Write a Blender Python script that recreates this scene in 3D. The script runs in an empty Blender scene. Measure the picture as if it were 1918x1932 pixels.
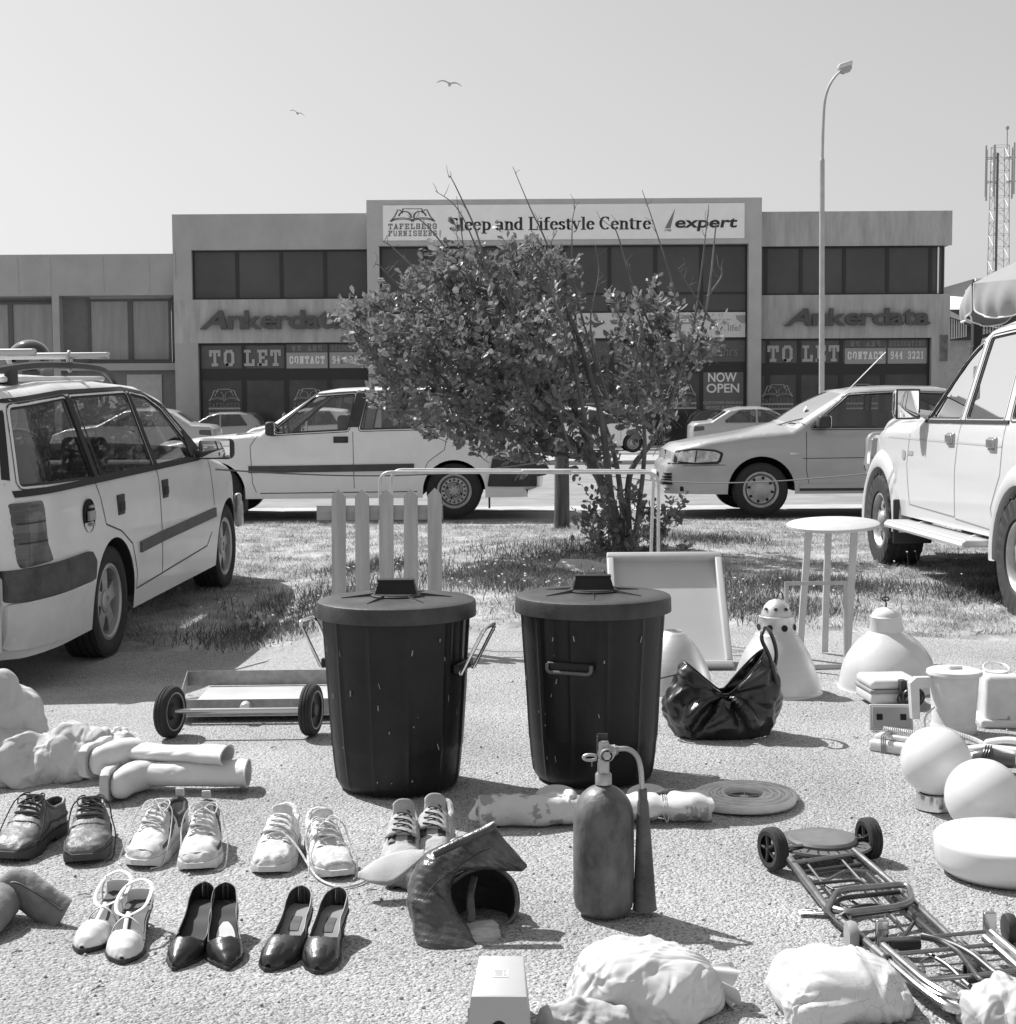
import bpy, math, random
import numpy as np
from mathutils import Vector, Matrix, noise, geometry

S = bpy.context.scene
COL = S.collection
rad = math.radians

# ---------------------------------------------------------------- camera
CAM_H = 1.15
PITCH = 3.86
ROLL = -0.38
cam_data = bpy.data.cameras.new('camera')
cam_data.sensor_fit = 'HORIZONTAL'
cam_data.sensor_width = 56.0
cam_data.lens = 80.0
cam_data.clip_start = 0.05
cam_data.clip_end = 3000
cam = bpy.data.objects.new('camera', cam_data)
COL.objects.link(cam)
CAM_R = Matrix.Rotation(rad(90 - PITCH), 4, 'X') @ Matrix.Rotation(rad(ROLL), 4, 'Z')
cam.matrix_world = Matrix.Translation((0, 0, CAM_H)) @ CAM_R
S.camera = cam

# ---------------------------------------------------------------- world and sun
SUN_EL = 51.0
SUN_DIR = Vector((-0.77, 0.64, 0)).normalized() * math.cos(rad(SUN_EL)) + Vector((0, 0, math.sin(rad(SUN_EL))))
world = bpy.data.worlds.new('World')
S.world = world
world.use_nodes = True
wn, wl = world.node_tree.nodes, world.node_tree.links
wn.clear()
sky = wn.new('ShaderNodeTexSky')
sky.sky_type = 'NISHITA'
sky.sun_disc = False
sky.sun_elevation = rad(SUN_EL)
sky.sun_rotation = math.atan2(SUN_DIR.x, SUN_DIR.y)
sky.dust_density = 2.5
sky.air_density = 1.0
sky.ozone_density = 1.0
bw = wn.new('ShaderNodeRGBToBW')            # black and white film
bg = wn.new('ShaderNodeBackground')
bg.inputs['Strength'].default_value = 0.14
wo = wn.new('ShaderNodeOutputWorld')
wl.new(sky.outputs[0], bw.inputs[0])
pw = wn.new('ShaderNodeMath'); pw.operation = 'POWER'; pw.inputs[1].default_value = 0.6
ml = wn.new('ShaderNodeMath'); ml.operation = 'MULTIPLY'; ml.inputs[1].default_value = 1.5
wl.new(bw.outputs[0], pw.inputs[0])
wl.new(pw.outputs[0], ml.inputs[0])
wl.new(ml.outputs[0], bg.inputs[0])
wl.new(bg.outputs[0], wo.inputs[0])
sun_d = bpy.data.lights.new('sun', 'SUN')
sun_d.energy = 4.7
sun_d.angle = rad(0.5)
sun_d.color = (1, 1, 1)
sun = bpy.data.objects.new('sun', sun_d)
COL.objects.link(sun)
sun.rotation_euler = SUN_DIR.to_track_quat('Z', 'Y').to_euler()
sun.location = (-20, 20, 30)
S.view_settings.view_transform = 'Standard'
S.view_settings.look = 'None'
S.view_settings.exposure = 0.42
S.view_settings.gamma = 1.0
S.render.engine = 'CYCLES'
S.cycles.max_bounces = 8
S.cycles.transparent_max_bounces = 16
S.cycles.caustics_reflective = False
S.cycles.caustics_refractive = False
S.cycles.use_denoising = True

# ---------------------------------------------------------------- coordinates
def ray(px, py):
    """direction through a point of a 1918 x 1932 view of the picture"""
    return (CAM_R.to_3x3() @ Vector(((px - 959) / 2740.0, -(py - 966) / 2740.0, -1))).normalized()

def G(px, py, z=0.0):
    d = ray(px, py)
    t = (z - CAM_H) / d.z
    return Vector((d.x * t, d.y * t, z))

def P(px, py, Y):
    d = ray(px, py)
    t = Y / d.y
    return Vector((d.x * t, Y, CAM_H + d.z * t))

def PS(px, py, Y):
    return P(px / 1.035, py / 1.035, Y)

# ---------------------------------------------------------------- materials
MATS = {}
def mat(name, g, rough=0.6, metal=0.0, var=0.0, vscale=6.0, bump=0.0, bscale=60.0, coat=0.0, spec=0.5,
        g2=None, detail=4.0, stretch=None, trans=0.0, crinkle=0.0, thr=(0.35, 0.65)):
    if name in MATS:
        return MATS[name]
    m = bpy.data.materials.new(name)
    m.use_nodes = True
    nt = m.node_tree
    n, l = nt.nodes, nt.links
    b = n['Principled BSDF']
    b.inputs['Roughness'].default_value = rough
    b.inputs['Metallic'].default_value = metal
    b.inputs['Specular IOR Level'].default_value = spec
    b.inputs['Coat Weight'].default_value = coat
    b.inputs['Coat Roughness'].default_value = 0.08
    b.inputs['Transmission Weight'].default_value = trans
    b.inputs['Base Color'].default_value = (g, g, g, 1)
    tc = n.new('ShaderNodeTexCoord')
    src = tc.outputs['Object']
    if stretch:
        mp = n.new('ShaderNodeMapping')
        mp.inputs['Scale'].default_value = stretch
        l.new(src, mp.inputs[0])
        src = mp.outputs[0]
    if var > 0 or g2 is not None:
        lo, hi = (g, g2) if g2 is not None else (g * (1 - var), g * (1 + var))
        t = n.new('ShaderNodeTexNoise')
        t.inputs['Scale'].default_value = vscale
        t.inputs['Detail'].default_value = detail
        t.inputs['Roughness'].default_value = 0.65
        l.new(src, t.inputs[0])
        r = n.new('ShaderNodeValToRGB')
        r.color_ramp.elements[0].position = thr[0]
        r.color_ramp.elements[1].position = thr[1]
        r.color_ramp.elements[0].color = (lo, lo, lo, 1)
        r.color_ramp.elements[1].color = (hi, hi, hi, 1)
        l.new(t.outputs[0], r.inputs[0])
        l.new(r.outputs[0], b.inputs['Base Color'])
        mr = n.new('ShaderNodeMapRange')
        mr.inputs[3].default_value = rough * 0.85
        mr.inputs[4].default_value = min(1, rough * 1.2)
        l.new(t.outputs[0], mr.inputs[0])
        l.new(mr.outputs[0], b.inputs['Roughness'])
    if bump > 0:
        t2 = n.new('ShaderNodeTexNoise')
        t2.inputs['Scale'].default_value = bscale
        t2.inputs['Detail'].default_value = 5
        l.new(src, t2.inputs[0])
        bp = n.new('ShaderNodeBump')
        bp.inputs['Strength'].default_value = bump
        bp.inputs['Distance'].default_value = 0.6 / bscale
        if crinkle > 0:
            t2.noise_type = 'RIDGED_MULTIFRACTAL'
            t2.inputs['Detail'].default_value = 3
            bp.inputs['Distance'].default_value = crinkle
        l.new(t2.outputs[0], bp.inputs['Height'])
        l.new(bp.outputs[0], b.inputs['Normal'])
    MATS[name] = m
    return m

def glass_mat(name, tint=0.7, refl=0.05, rough=0.02):
    m = bpy.data.materials.new(name)
    m.use_nodes = True
    n, l = m.node_tree.nodes, m.node_tree.links
    n.clear()
    tr = n.new('ShaderNodeBsdfTransparent')
    tr.inputs[0].default_value = (tint, tint, tint, 1)
    gl = n.new('ShaderNodeBsdfGlossy')
    gl.inputs['Roughness'].default_value = rough
    gl.inputs[0].default_value = (0.95, 0.95, 0.95, 1)
    fr = n.new('ShaderNodeFresnel')
    fr.inputs[0].default_value = 1.5
    ad = n.new('ShaderNodeMath')
    ad.operation = 'ADD'
    ad.inputs[1].default_value = refl
    mx = n.new('ShaderNodeMixShader')
    o = n.new('ShaderNodeOutputMaterial')
    l.new(fr.outputs[0], ad.inputs[0])
    l.new(ad.outputs[0], mx.inputs[0])
    l.new(tr.outputs[0], mx.inputs[1])
    l.new(gl.outputs[0], mx.inputs[2])
    l.new(mx.outputs[0], o.inputs[0])
    return m

# ---------------------------------------------------------------- objects
def tag(o, label=None, cat=None, group=None, kind=None):
    if label: o['label'] = label
    if cat: o['category'] = cat
    if group: o['group'] = group
    if kind: o['kind'] = kind
    return o

def thing(name, label, cat, loc=(0, 0, 0), rz=0.0, group=None, rot=None):
    o = bpy.data.objects.new(name, None)
    o.empty_display_size = 0.1
    COL.objects.link(o)
    o.location = loc
    o.rotation_euler = rot if rot is not None else (0, 0, rz)
    return tag(o, label, cat, group)

class MB:
    def __init__(self):
        self.v, self.f, self.m = [], [], []
        self.M = Matrix.Identity(4)
        self.mi = 0

    def add(self, vs, fs):
        b = len(self.v)
        self.v.extend([tuple(self.M @ Vector(p)) for p in vs])
        self.f.extend([tuple(i + b for i in f) for f in fs])
        self.m.extend([self.mi] * len(fs))
        return self

    def box(self, c, s, rot=None, taper=1.0):
        hx, hy, hz = s[0] / 2, s[1] / 2, s[2] / 2
        vs = []
        for z in (-1, 1):
            k = taper if z > 0 else 1
            for x, y in ((-1, -1), (1, -1), (1, 1), (-1, 1)):
                vs.append(Vector((x * hx * k, y * hy * k, z * hz)))
        if rot is not None:
            R = rot if isinstance(rot, Matrix) else Matrix.Rotation(rot, 3, 'Z')
            vs = [R @ p for p in vs]
        vs = [p + Vector(c) for p in vs]
        return self.add(vs, [(3, 2, 1, 0), (4, 5, 6, 7), (0, 1, 5, 4), (1, 2, 6, 5), (2, 3, 7, 6), (3, 0, 4, 7)])

    def box2(self, a, b):
        c = [(a[i] + b[i]) / 2 for i in range(3)]
        return self.box(c, [abs(b[i] - a[i]) for i in range(3)])

    def rbox(self, c, s, r=0.01, seg=3, rot=None):
        """box with rounded vertical edges and softened top and bottom"""
        hx, hy, hz = s[0] / 2, s[1] / 2, s[2] / 2
        r = min(r, hx * .95, hy * .95, hz * .95)
        rings = []
        prof = [(-hz, r)] if False else []
        for k in range(seg + 1):
            a = math.pi / 2 * k / seg
            prof.append((-hz + r - r * math.cos(a), r - r * math.sin(a)))
        for k in range(seg + 1):
            a = math.pi / 2 * k / seg
            prof.append((hz - r + r * math.sin(a), r - r * math.cos(a)))
        for z, ins in prof:
            ring = []
            for cx, cy, a0 in ((1, 1, 0), (-1, 1, 90), (-1, -1, 180), (1, -1, 270)):
                for k in range(seg + 1):
                    a = rad(a0 + 90 * k / seg)
                    rr = r - ins
                    ring.append(Vector((cx * (hx - r) + rr * math.cos(a), cy * (hy - r) + rr * math.sin(a), z)))
            rings.append(ring)
        R = Matrix.Identity(3) if rot is None else (rot if isinstance(rot, Matrix) else Matrix.Rotation(rot, 3, 'Z'))
        rings = [[R @ p + Vector(c) for p in ring] for ring in rings]
        return self.loft(rings, closed=True, cap=True)

    def loft(self, rings, closed=True, cap=True, loop=False):
        n = len(rings[0])
        vs = [p for r in rings for p in r]
        fs = []
        m = len(rings)
        for i in range(m if loop else m - 1):
            i2 = (i + 1) % m
            for j in range(n if closed else n - 1):
                j2 = (j + 1) % n
                fs.append((i * n + j, i * n + j2, i2 * n + j2, i2 * n + j))
        if cap and closed and not loop:
            fs.append(tuple(range(n - 1, -1, -1)))
            fs.append(tuple((m - 1) * n + j for j in range(n)))
        return self.add(vs, fs)

    def tube(self, pts, r, seg=8, closed=False, cap=True, r2=None, flat=None):
        pts = [Vector(p) for p in pts]
        n = len(pts)
        rings = []
        up = None
        for i in range(n):
            if closed:
                t = pts[(i + 1) % n] - pts[i - 1]
            else:
                t = pts[min(i + 1, n - 1)] - pts[max(i - 1, 0)]
            if t.length < 1e-9: t = Vector((0, 0, 1))
            t.normalize()
            if up is None:
                up = Vector((0, 0, 1)) if abs(t.z) < 0.9 else Vector((1, 0, 0))
            a = t.cross(up)
            if a.length < 1e-6: a = t.orthogonal()
            a.normalize()
            b = a.cross(t).normalized()
            up = b
            rr = r if r2 is None else r + (r2 - r) * i / (n - 1)
            if callable(r): rr = r(i / (n - 1))
            fb = flat if flat else 1.0
            rings.append([pts[i] + a * rr * math.cos(2 * math.pi * k / seg) + b * rr * fb * math.sin(2 * math.pi * k / seg) for k in range(seg)])
        return self.loft(rings, closed=True, cap=cap, loop=closed)

    def cyl(self, a, b, r, seg=16, r2=None):
        return self.tube([a, b], r, seg, r2=r2)

    def lathe(self, prof, seg=40, axis='Z', c=(0, 0, 0), fn=None):
        rings = []
        for (r, z) in prof:
            ring = []
            for k in range(seg):
                a = 2 * math.pi * k / seg
                rr = max(r, 1e-5)
                if fn: rr = fn(rr, z, a)
                if axis == 'Z': p = Vector((rr * math.cos(a), rr * math.sin(a), z))
                elif axis == 'Y': p = Vector((rr * math.cos(a), z, rr * math.sin(a)))
                else: p = Vector((z, rr * math.cos(a), rr * math.sin(a)))
                ring.append(p + Vector(c))
            rings.append(ring)
        return self.loft(rings, closed=True, cap=False)

    def prism(self, poly, h0, h1, plane='XY'):
        n = len(poly)
        def mk(p, h):
            if plane == 'XY': return (p[0], p[1], h)
            if plane == 'XZ': return (p[0], h, p[1])
            return (h, p[0], p[1])
        vs = [mk(p, h0) for p in poly] + [mk(p, h1) for p in poly]
        tris = geometry.tessellate_polygon([[Vector((p[0], p[1], 0)) for p in poly]])
        fs = [tuple(t) for t in tris] + [tuple(i + n for i in reversed(t)) for t in tris]
        fs += [(i, (i + 1) % n, (i + 1) % n + n, i + n) for i in range(n)]
        return self.add(vs, fs)

    def sheet(self, fn, nu, nv):
        vs = [fn(i / nu, j / nv) for i in range(nu + 1) for j in range(nv + 1)]
        fs = [(i * (nv + 1) + j, (i + 1) * (nv + 1) + j, (i + 1) * (nv + 1) + j + 1, i * (nv + 1) + j + 1) for i in range(nu) for j in range(nv)]
        return self.add(vs, fs)

    def build(self, name, m, parent=None, smooth=True, angle=35, weld=False, loc=None):
        me = bpy.data.meshes.new(name)
        me.from_pydata(self.v, [], self.f)
        if isinstance(m, (list, tuple)):
            for x in m: me.materials.append(x)
            me.polygons.foreach_set('material_index', self.m)
        elif m: me.materials.append(m)
        if weld:
            import bmesh
            bm = bmesh.new()
            bm.from_mesh(me)
            bmesh.ops.remove_doubles(bm, verts=bm.verts, dist=weld if isinstance(weld, float) else 1e-5)
            bmesh.ops.recalc_face_normals(bm, faces=bm.faces)
            bm.to_mesh(me)
            bm.free()
        if smooth:
            me.polygons.foreach_set('use_smooth', [True] * len(me.polygons))
            me.set_sharp_from_angle(angle=rad(angle))
        me.update()
        o = bpy.data.objects.new(name, me)
        COL.objects.link(o)
        if parent is not None: o.parent = parent
        if loc is not None: o.location = loc
        return o

def bend(pts, r, n=5):
    """round the corners of a polyline"""
    pts = [Vector(p) for p in pts]
    out = [pts[0]]
    for i in range(1, len(pts) - 1):
        a, b, c = pts[i - 1], pts[i], pts[i + 1]
        d1, d2 = (a - b), (c - b)
        k = min(r, d1.length * .49, d2.length * .49)
        p0, p2 = b + d1.normalized() * k, b + d2.normalized() * k
        for j in range(n + 1):
            t = j / n
            out.append(p0 * (1 - t) ** 2 + b * 2 * t * (1 - t) + p2 * t * t)
    out.append(pts[-1])
    return out

def spline(pts, n=8):
    pts = [Vector(p) for p in pts]
    out = []
    for i in range(len(pts) - 1):
        p0, p1, p2, p3 = pts[max(i - 1, 0)], pts[i], pts[i + 1], pts[min(i + 2, len(pts) - 1)]
        for j in range(n):
            t = j / n
            out.append(0.5 * ((2 * p1) + (p2 - p0) * t + (2 * p0 - 5 * p1 + 4 * p2 - p3) * t * t + (3 * p1 - p0 - 3 * p2 + p3) * t ** 3))
    out.append(pts[-1])
    return out

def copy_tree(o, parent=None):
    c = o.copy()
    COL.objects.link(c)
    c.parent = parent
    for ch in list(o.children):
        copy_tree(ch, c)
    return c

# ---------------------------------------------------------------- lettering
def text_mesh(body, x0, x1, z0, z1, y, m, parent=None, name='lettering', bold=0.0, shear=0.0, ext=0.004, loc=None):
    """words in the built-in face, fitted to a rectangle facing -Y, as one mesh"""
    cu = bpy.data.curves.new(name, 'FONT')
    cu.body = body
    cu.offset = bold
    cu.shear = shear
    cu.extrude = 0.02
    cu.align_x = 'CENTER'
    cu.space_line = 0.9
    ob = bpy.data.objects.new(name, cu)
    COL.objects.link(ob)
    dg = bpy.context.evaluated_depsgraph_get()
    me = bpy.data.meshes.new_from_object(ob.evaluated_get(dg))
    bpy.data.objects.remove(ob)
    bpy.data.curves.remove(cu)
    co = np.empty(len(me.vertices) * 3)
    me.vertices.foreach_get('co', co)
    co = co.reshape(-1, 3)
    mn, mx = co.min(0), co.max(0)
    out = np.empty_like(co)
    out[:, 0] = x0 + (co[:, 0] - mn[0]) / (mx[0] - mn[0]) * (x1 - x0)
    out[:, 2] = z0 + (co[:, 1] - mn[1]) / (mx[1] - mn[1]) * (z1 - z0)
    out[:, 1] = y - ext * (co[:, 2] - mn[2]) / (mx[2] - mn[2])
    me.vertices.foreach_set('co', out.ravel())
    me.materials.clear()
    me.materials.append(m)
    me.update()
    o = bpy.data.objects.new(name, me)
    COL.objects.link(o)
    if parent is not None: o.parent = parent
    return o

# strokes for a serif face drawn with a broad nib: (x, y) in a box of height 1; 'v' width
def arc(cx, cy, rx, ry, a0, a1, n=14):
    return [(cx + rx * math.cos(rad(a0 + (a1 - a0) * i / n)), cy + ry * math.sin(rad(a0 + (a1 - a0) * i / n))) for i in range(n + 1)]
X = 0.66
GL = {
 'S': (.62, [arc(.3, .74, .2, .21, 20, 180) + arc(.3, .74, .2, .24, 180, 250)[1:] + arc(.28, .26, .24, .24, 70, 0)[1:] + arc(.28, .26, .24, .24, 0, -165)[1:]], [(.5, .8, .5, .96), (.05, .04, .05, .22)], []),
 'l': (.36, [[(.17, 0), (.17, 1)]], [], [(.0, .34, 0), (.02, .17, .98)]),
 'e': (.56, [[(.08, .38), (.46, .38)], arc(.28, .33, .2, .32, 8, 325)], [], []),
 'p': (.64, [[(.17, -.26), (.17, X)], arc(.33, .33, .22, .31, 140, -140)], [], [(.02, .34, -.26), (.02, .17, X)]),
 'a': (.58, [arc(.25, .5, .16, .15, 160, 0) + [(.41, .12), (.5, .04)], arc(.22, .18, .16, .17, 30, 300) + [(.41, .16)]], [], []),
 'n': (.66, [[(.16, 0), (.16, X)], arc(.33, .45, .16, .19, 160, 0) + [(.49, 0)]], [], [(.02, .3, 0), (.02, .16, X), (.36, .64, 0)]),
 'd': (.64, [[(.45, 0), (.45, 1)], arc(.29, .33, .22, .31, 40, 320)], [], [(.3, .45, .98), (.45, .6, .02)]),
 'L': (.68, [[(.18, 0), (.18, 1)], [(.18, .03), (.6, .03)]], [(.6, .02, .6, .26)], [(.03, .36, 1), (.03, .6, 0)]),
 'i': (.34, [[(.17, 0), (.17, X)], [(.13, .9), (.21, .9)], [(.13, .94), (.21, .94)]], [], [(.02, .32, 0), (.02, .17, X)]),
 'f': (.42, [[(.17, 0), (.17, .75)] + arc(.31, .78, .14, .2, 180, 50)[1:]], [], [(.02, .36, 0), (.02, .38, X)]),
 's': (.48, [arc(.23, .5, .13, .13, 20, 250) + arc(.22, .18, .16, .16, 70, -165)], [(.38, .48, .38, .64)], []),
 't': (.42, [[(.17, .85), (.17, .15)] + arc(.29, .16, .12, .14, 180, 300)[1:]], [], [(.02, .38, X)]),
 'y': (.6, [[(.1, X), (.32, .04)]], [(.5, X, .26, -.12), (.26, -.12, .12, -.22)], [(.0, .24, X), (.4, .6, X)]),
 'C': (.76, [arc(.4, .5, .31, .49, 50, 310)], [(.62, .7, .62, .98)], []),
 'r': (.5, [[(.16, 0), (.16, X)], arc(.3, .46, .14, .18, 170, 50)], [], [(.02, .32, 0), (.02, .16, X)]),
 ' ': (.3, [], [], []),
}
def ribbon(mb, pts, x0, y, z0, sx, sz, nib, thin):
    """nib stroke through pts as a flat raised band facing -Y"""
    for i in range(len(pts) - 1):
        (ax, az), (bx, bz) = pts[i], pts[i + 1]
        dx, dz = bx - ax, bz - az
        L = math.hypot(dx, dz) or 1e-6
        w = thin + (nib - thin) * abs(dz) / L
        nx, nz = -dz / L * w / 2, dx / L * w / 2
        ex, ez = dx / L * thin * .3, dz / L * thin * .3
        q = [(ax + nx - ex, az + nz - ez), (ax - nx - ex, az - nz - ez), (bx - nx + ex, bz - nz + ez), (bx + nx + ex, bz + nz + ez)]
        mb.add([(x0 + p[0] * sx, y, z0 + p[1] * sz) for p in q], [(0, 1, 2, 3)])

def serif_text(body, x0, x1, z0, z1, y, m, parent, name='lettering', nib=.17, thin=.055):
    adv = sum(GL[c][0] for c in body)
    sx = (x1 - x0) / adv
    sz = z1 - z0
    mb = MB()
    x = x0
    lay = 0
    for c in body:
        w, strokes, thins, serifs = GL[c]
        for s in strokes:
            lay += 1
            ribbon(mb, s, x, y - (lay % 5) * .0012, z0, sx, sz, nib, thin)
        for t in thins:
            lay += 1
            ribbon(mb, [(t[0], t[1]), (t[2], t[3])], x, y - .006 - (lay % 5) * .0012, z0, sx, sz, thin, thin)
        for a, b, h in serifs:
            lay += 1
            ribbon(mb, [(a, h), (b, h)], x, y - .012 - (lay % 5) * .0012, z0, sx, sz, thin * 1.2, thin * 1.2)
        x += w * sx
    return mb.build(name, m, parent, smooth=False)

# block slab capitals: polylines in a unit box
SL = {
 'T': [[(.5, 0), (.5, 1)], [(.05, 1), (.95, 1)], [(.05, 1), (.05, .72)], [(.95, 1), (.95, .72)], [(.28, 0), (.72, 0)]],
 'O': [[(.28, 0), (.1, .2), (.1, .8), (.28, 1), (.72, 1), (.9, .8), (.9, .2), (.72, 0), (.28, 0)]],
 'L': [[(.3, 1), (.3, 0)], [(.05, 1), (.55, 1)], [(.05, 0), (.95, 0), (.95, .32)]],
 'E': [[(.25, 1), (.25, 0)], [(.05, 1), (.92, 1), (.92, .75)], [(.25, .52), (.65, .52)], [(.05, 0), (.92, 0), (.92, .27)]],
 'W': [[(.1, 1), (.3, 0), (.5, .7), (.7, 0), (.9, 1)], [(0, 1), (.25, 1)], [(.75, 1), (1, 1)]],
 'A': [[(.12, 0), (.5, 1), (.88, 0)], [(.28, .33), (.72, .33)], [(0, 0), (.3, 0)], [(.7, 0), (1, 0)]],
 'R': [[(.25, 0), (.25, 1)], [(.05, 1), (.75, 1), (.9, .85), (.9, .65), (.75, .5), (.25, .5)], [(.6, .5), (.9, 0)], [(.05, 0), (.45, 0)]],
 'C': [[(.9, .68), (.9, .82), (.72, 1), (.28, 1), (.1, .8), (.1, .2), (.28, 0), (.72, 0), (.9, .18), (.9, .32)]],
 'N': [[(.2, 0), (.2, 1), (.8, 0), (.8, 1)], [(0, 1), (.3, 1)], [(.65, 1), (1, 1)], [(0, 0), (.38, 0)]],
 'G': [[(.9, .68), (.9, .82), (.72, 1), (.28, 1), (.1, .8), (.1, .2), (.28, 0), (.72, 0), (.9, .18), (.9, .45), (.6, .45)]],
 'I': [[(.5, 0), (.5, 1)], [(.2, 0), (.8, 0)], [(.2, 1), (.8, 1)]],
 '9': [[(.1, .1), (.25, 0), (.72, 0), (.9, .2), (.9, .8), (.72, 1), (.28, 1), (.1, .82), (.1, .6), (.28, .45), (.9, .45)]],
 '4': [[(.75, 0), (.75, 1), (.1, .35), (.98, .35)], [(.5, 0), (.98, 0)]],
 '3': [[(.1, .8), (.28, 1), (.72, 1), (.9, .82), (.9, .62), (.75, .52), (.4, .52)], [(.75, .52), (.9, .4), (.9, .18), (.72, 0), (.28, 0), (.1, .2)]],
 '2': [[(.1, .78), (.28, 1), (.72, 1), (.9, .82), (.9, .6), (.1, .02), (.92, .02), (.92, .22)]],
 '1': [[(.25, .82), (.5, 1), (.5, 0)], [(.2, 0), (.8, 0)]],
 'F': [[(.25, 1), (.25, 0)], [(.05, 1), (.92, 1), (.92, .72)], [(.25, .52), (.65, .52)], [(.05, 0), (.5, 0)]],
 'B': [[(.2, 0), (.2, 1), (.75, 1), (.88, .85), (.88, .65), (.75, .52), (.2, .52)], [(.75, .52), (.92, .4), (.92, .15), (.75, 0), (.05, 0)]],
 'U': [[(.15, 1), (.15, .2), (.32, 0), (.68, 0), (.85, .2), (.85, 1)]],
 'S': [[(.9, .75), (.9, .85), (.72, 1), (.28, 1), (.1, .85), (.1, .65), (.9, .38), (.9, .15), (.72, 0), (.28, 0), (.1, .15), (.1, .28)]],
 'H': [[(.2, 0), (.2, 1)], [(.8, 0), (.8, 1)], [(.2, .5), (.8, .5)], [(.05, 0), (.38, 0)], [(.62, 0), (.95, 0)], [(.05, 1), (.38, 1)], [(.62, 1), (.95, 1)]],
 ' ': [],
}
def slab_text(body, x0, x1, z0, z1, y, m, parent, name='lettering', w=.2, gap=.14):
    n = len(body)
    cw = (x1 - x0) / (n + (n - 1) * gap)
    mb = MB()
    h = z1 - z0
    lay = 0
    wx = w * cw
    for i, c in enumerate(body):
        xx = x0 + i * cw * (1 + gap)
        for s in SL[c]:
            lay += 1
            for a, b in zip(s[:-1], s[1:]):
                p = Vector((xx + wx / 2 + a[0] * (cw - wx), 0, z0 + wx / 2 + a[1] * (h - wx)))
                q = Vector((xx + wx / 2 + b[0] * (cw - wx), 0, z0 + wx / 2 + b[1] * (h - wx)))
                d = (q - p).normalized()
                nn = Vector((-d.z, 0, d.x)) * wx / 2
                e = d * wx * .42
                yy = Vector((0, y - .001 * (lay % 7), 0))
                mb.add([p + nn - e + yy, p - nn - e + yy, q - nn + e + yy, q + nn + e + yy], [(0, 1, 2, 3)])
                lay += 1
    return mb.build(name, m, parent, smooth=False)
# ================================================================ terrain
def sstep(a, b, x):
    t = min(1, max(0, (x - a) / (b - a)))
    return t * t * (3 - 2 * t)

def gz(x, y):
    """height of the ground"""
    wl_ = sstep(-0.9, -1.5, x)
    z = -wl_ * (sstep(5.2, 7.0, y) * 0.125 - sstep(8.0, 11.0, y) * 0.075 - sstep(11, 14.5, y) * 0.05)
    d2 = ((x - 0.95) / 1.3) ** 2 + ((y - 12.3) / 1.4) ** 2
    z += 0.07 * math.exp(-d2)
    z -= 0.20 * sstep(20, 52, y)
    if 3 < y < 15.2:
        z += 0.012 * noise.noise(Vector((x * 0.9, y * 0.9, 3)))
    return z

def gravel_material():
    m = bpy.data.materials.new('gravel')
    m.use_nodes = True
    n, l = m.node_tree.nodes, m.node_tree.links
    b = n['Principled BSDF']
    b.inputs['Roughness'].default_value = 0.95
    b.inputs['Specular IOR Level'].default_value = 0.2
    tc = n.new('ShaderNodeTexCoord')
    v = n.new('ShaderNodeTexVoronoi'); v.inputs['Scale'].default_value = 185
    v2 = n.new('ShaderNodeTexVoronoi'); v2.inputs['Scale'].default_value = 95
    big = n.new('ShaderNodeTexNoise'); big.inputs['Scale'].default_value = 1.7; big.inputs['Detail'].default_value = 9
    for t in (v, v2, big): l.new(tc.outputs['Object'], t.inputs[0])
    gr = n.new('ShaderNodeRGBToBW'); l.new(v.outputs['Color'], gr.inputs[0])
    r = n.new('ShaderNodeValToRGB')
    e = r.color_ramp.elements
    e[0].position, e[0].color = 0.12, (.17, .17, .17, 1)
    e[1].position, e[1].color = 0.85, (.50, .50, .50, 1)
    k = e.new(0.35); k.color = (.36, .36, .36, 1)
    k = e.new(0.6); k.color = (.43, .43, .43, 1)
    l.new(gr.outputs[0], r.inputs[0])
    mr = n.new('ShaderNodeMapRange')
    mr.inputs[1].default_value, mr.inputs[2].default_value = .3, .7
    mr.inputs[3].default_value, mr.inputs[4].default_value = .80, 1.1
    l.new(big.outputs[0], mr.inputs[0])
    mu = n.new('ShaderNodeVectorMath'); mu.operation = 'SCALE'
    l.new(r.outputs[0], mu.inputs[0]); l.new(mr.outputs[0], mu.inputs['Scale'])
    l.new(mu.outputs[0], b.inputs['Base Color'])
    ad = n.new('ShaderNodeMath'); ad.operation = 'ADD'
    sc = n.new('ShaderNodeMath'); sc.operation = 'MULTIPLY'; sc.inputs[1].default_value = 1.4
    l.new(v2.outputs['Distance'], sc.inputs[0])
    l.new(v.outputs['Distance'], ad.inputs[0]); l.new(sc.outputs[0], ad.inputs[1])
    bp = n.new('ShaderNodeBump'); bp.invert = True
    bp.inputs['Strength'].default_value = 0.9
    bp.inputs['Distance'].default_value = 0.0045
    l.new(ad.outputs[0], bp.inputs['Height'])
    l.new(bp.outputs[0], b.inputs['Normal'])
    return m

def grid_ground(name, xs, ys, m, off=0.0, edge=None, kind='structure'):
    mb = MB()
    vs = []
    for y in ys:
        for x in xs:
            yy = y if edge is None else edge(x, y)
            vs.append((x, yy, gz(x, yy) + off))
    nx = len(xs)
    fs = [(j * nx + i, j * nx + i + 1, (j + 1) * nx + i + 1, (j + 1) * nx + i) for j in range(len(ys) - 1) for i in range(nx - 1)]
    mb.add(vs, fs)
    o = mb.build(name, m, None, angle=180)
    o['kind'] = kind
    return o

def lin(a, b, n): return [a + (b - a) * i / n for i in range(n + 1)]

M_GRAVEL = gravel_material()
grid_ground('gravel_ground', [-1500, -60] + lin(-8, 8, 80) + [60, 1500], [-200, -5] + lin(1, 16, 75) + [20, 30, 40, 52, 80, 400, 2500], M_GRAVEL)

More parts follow.
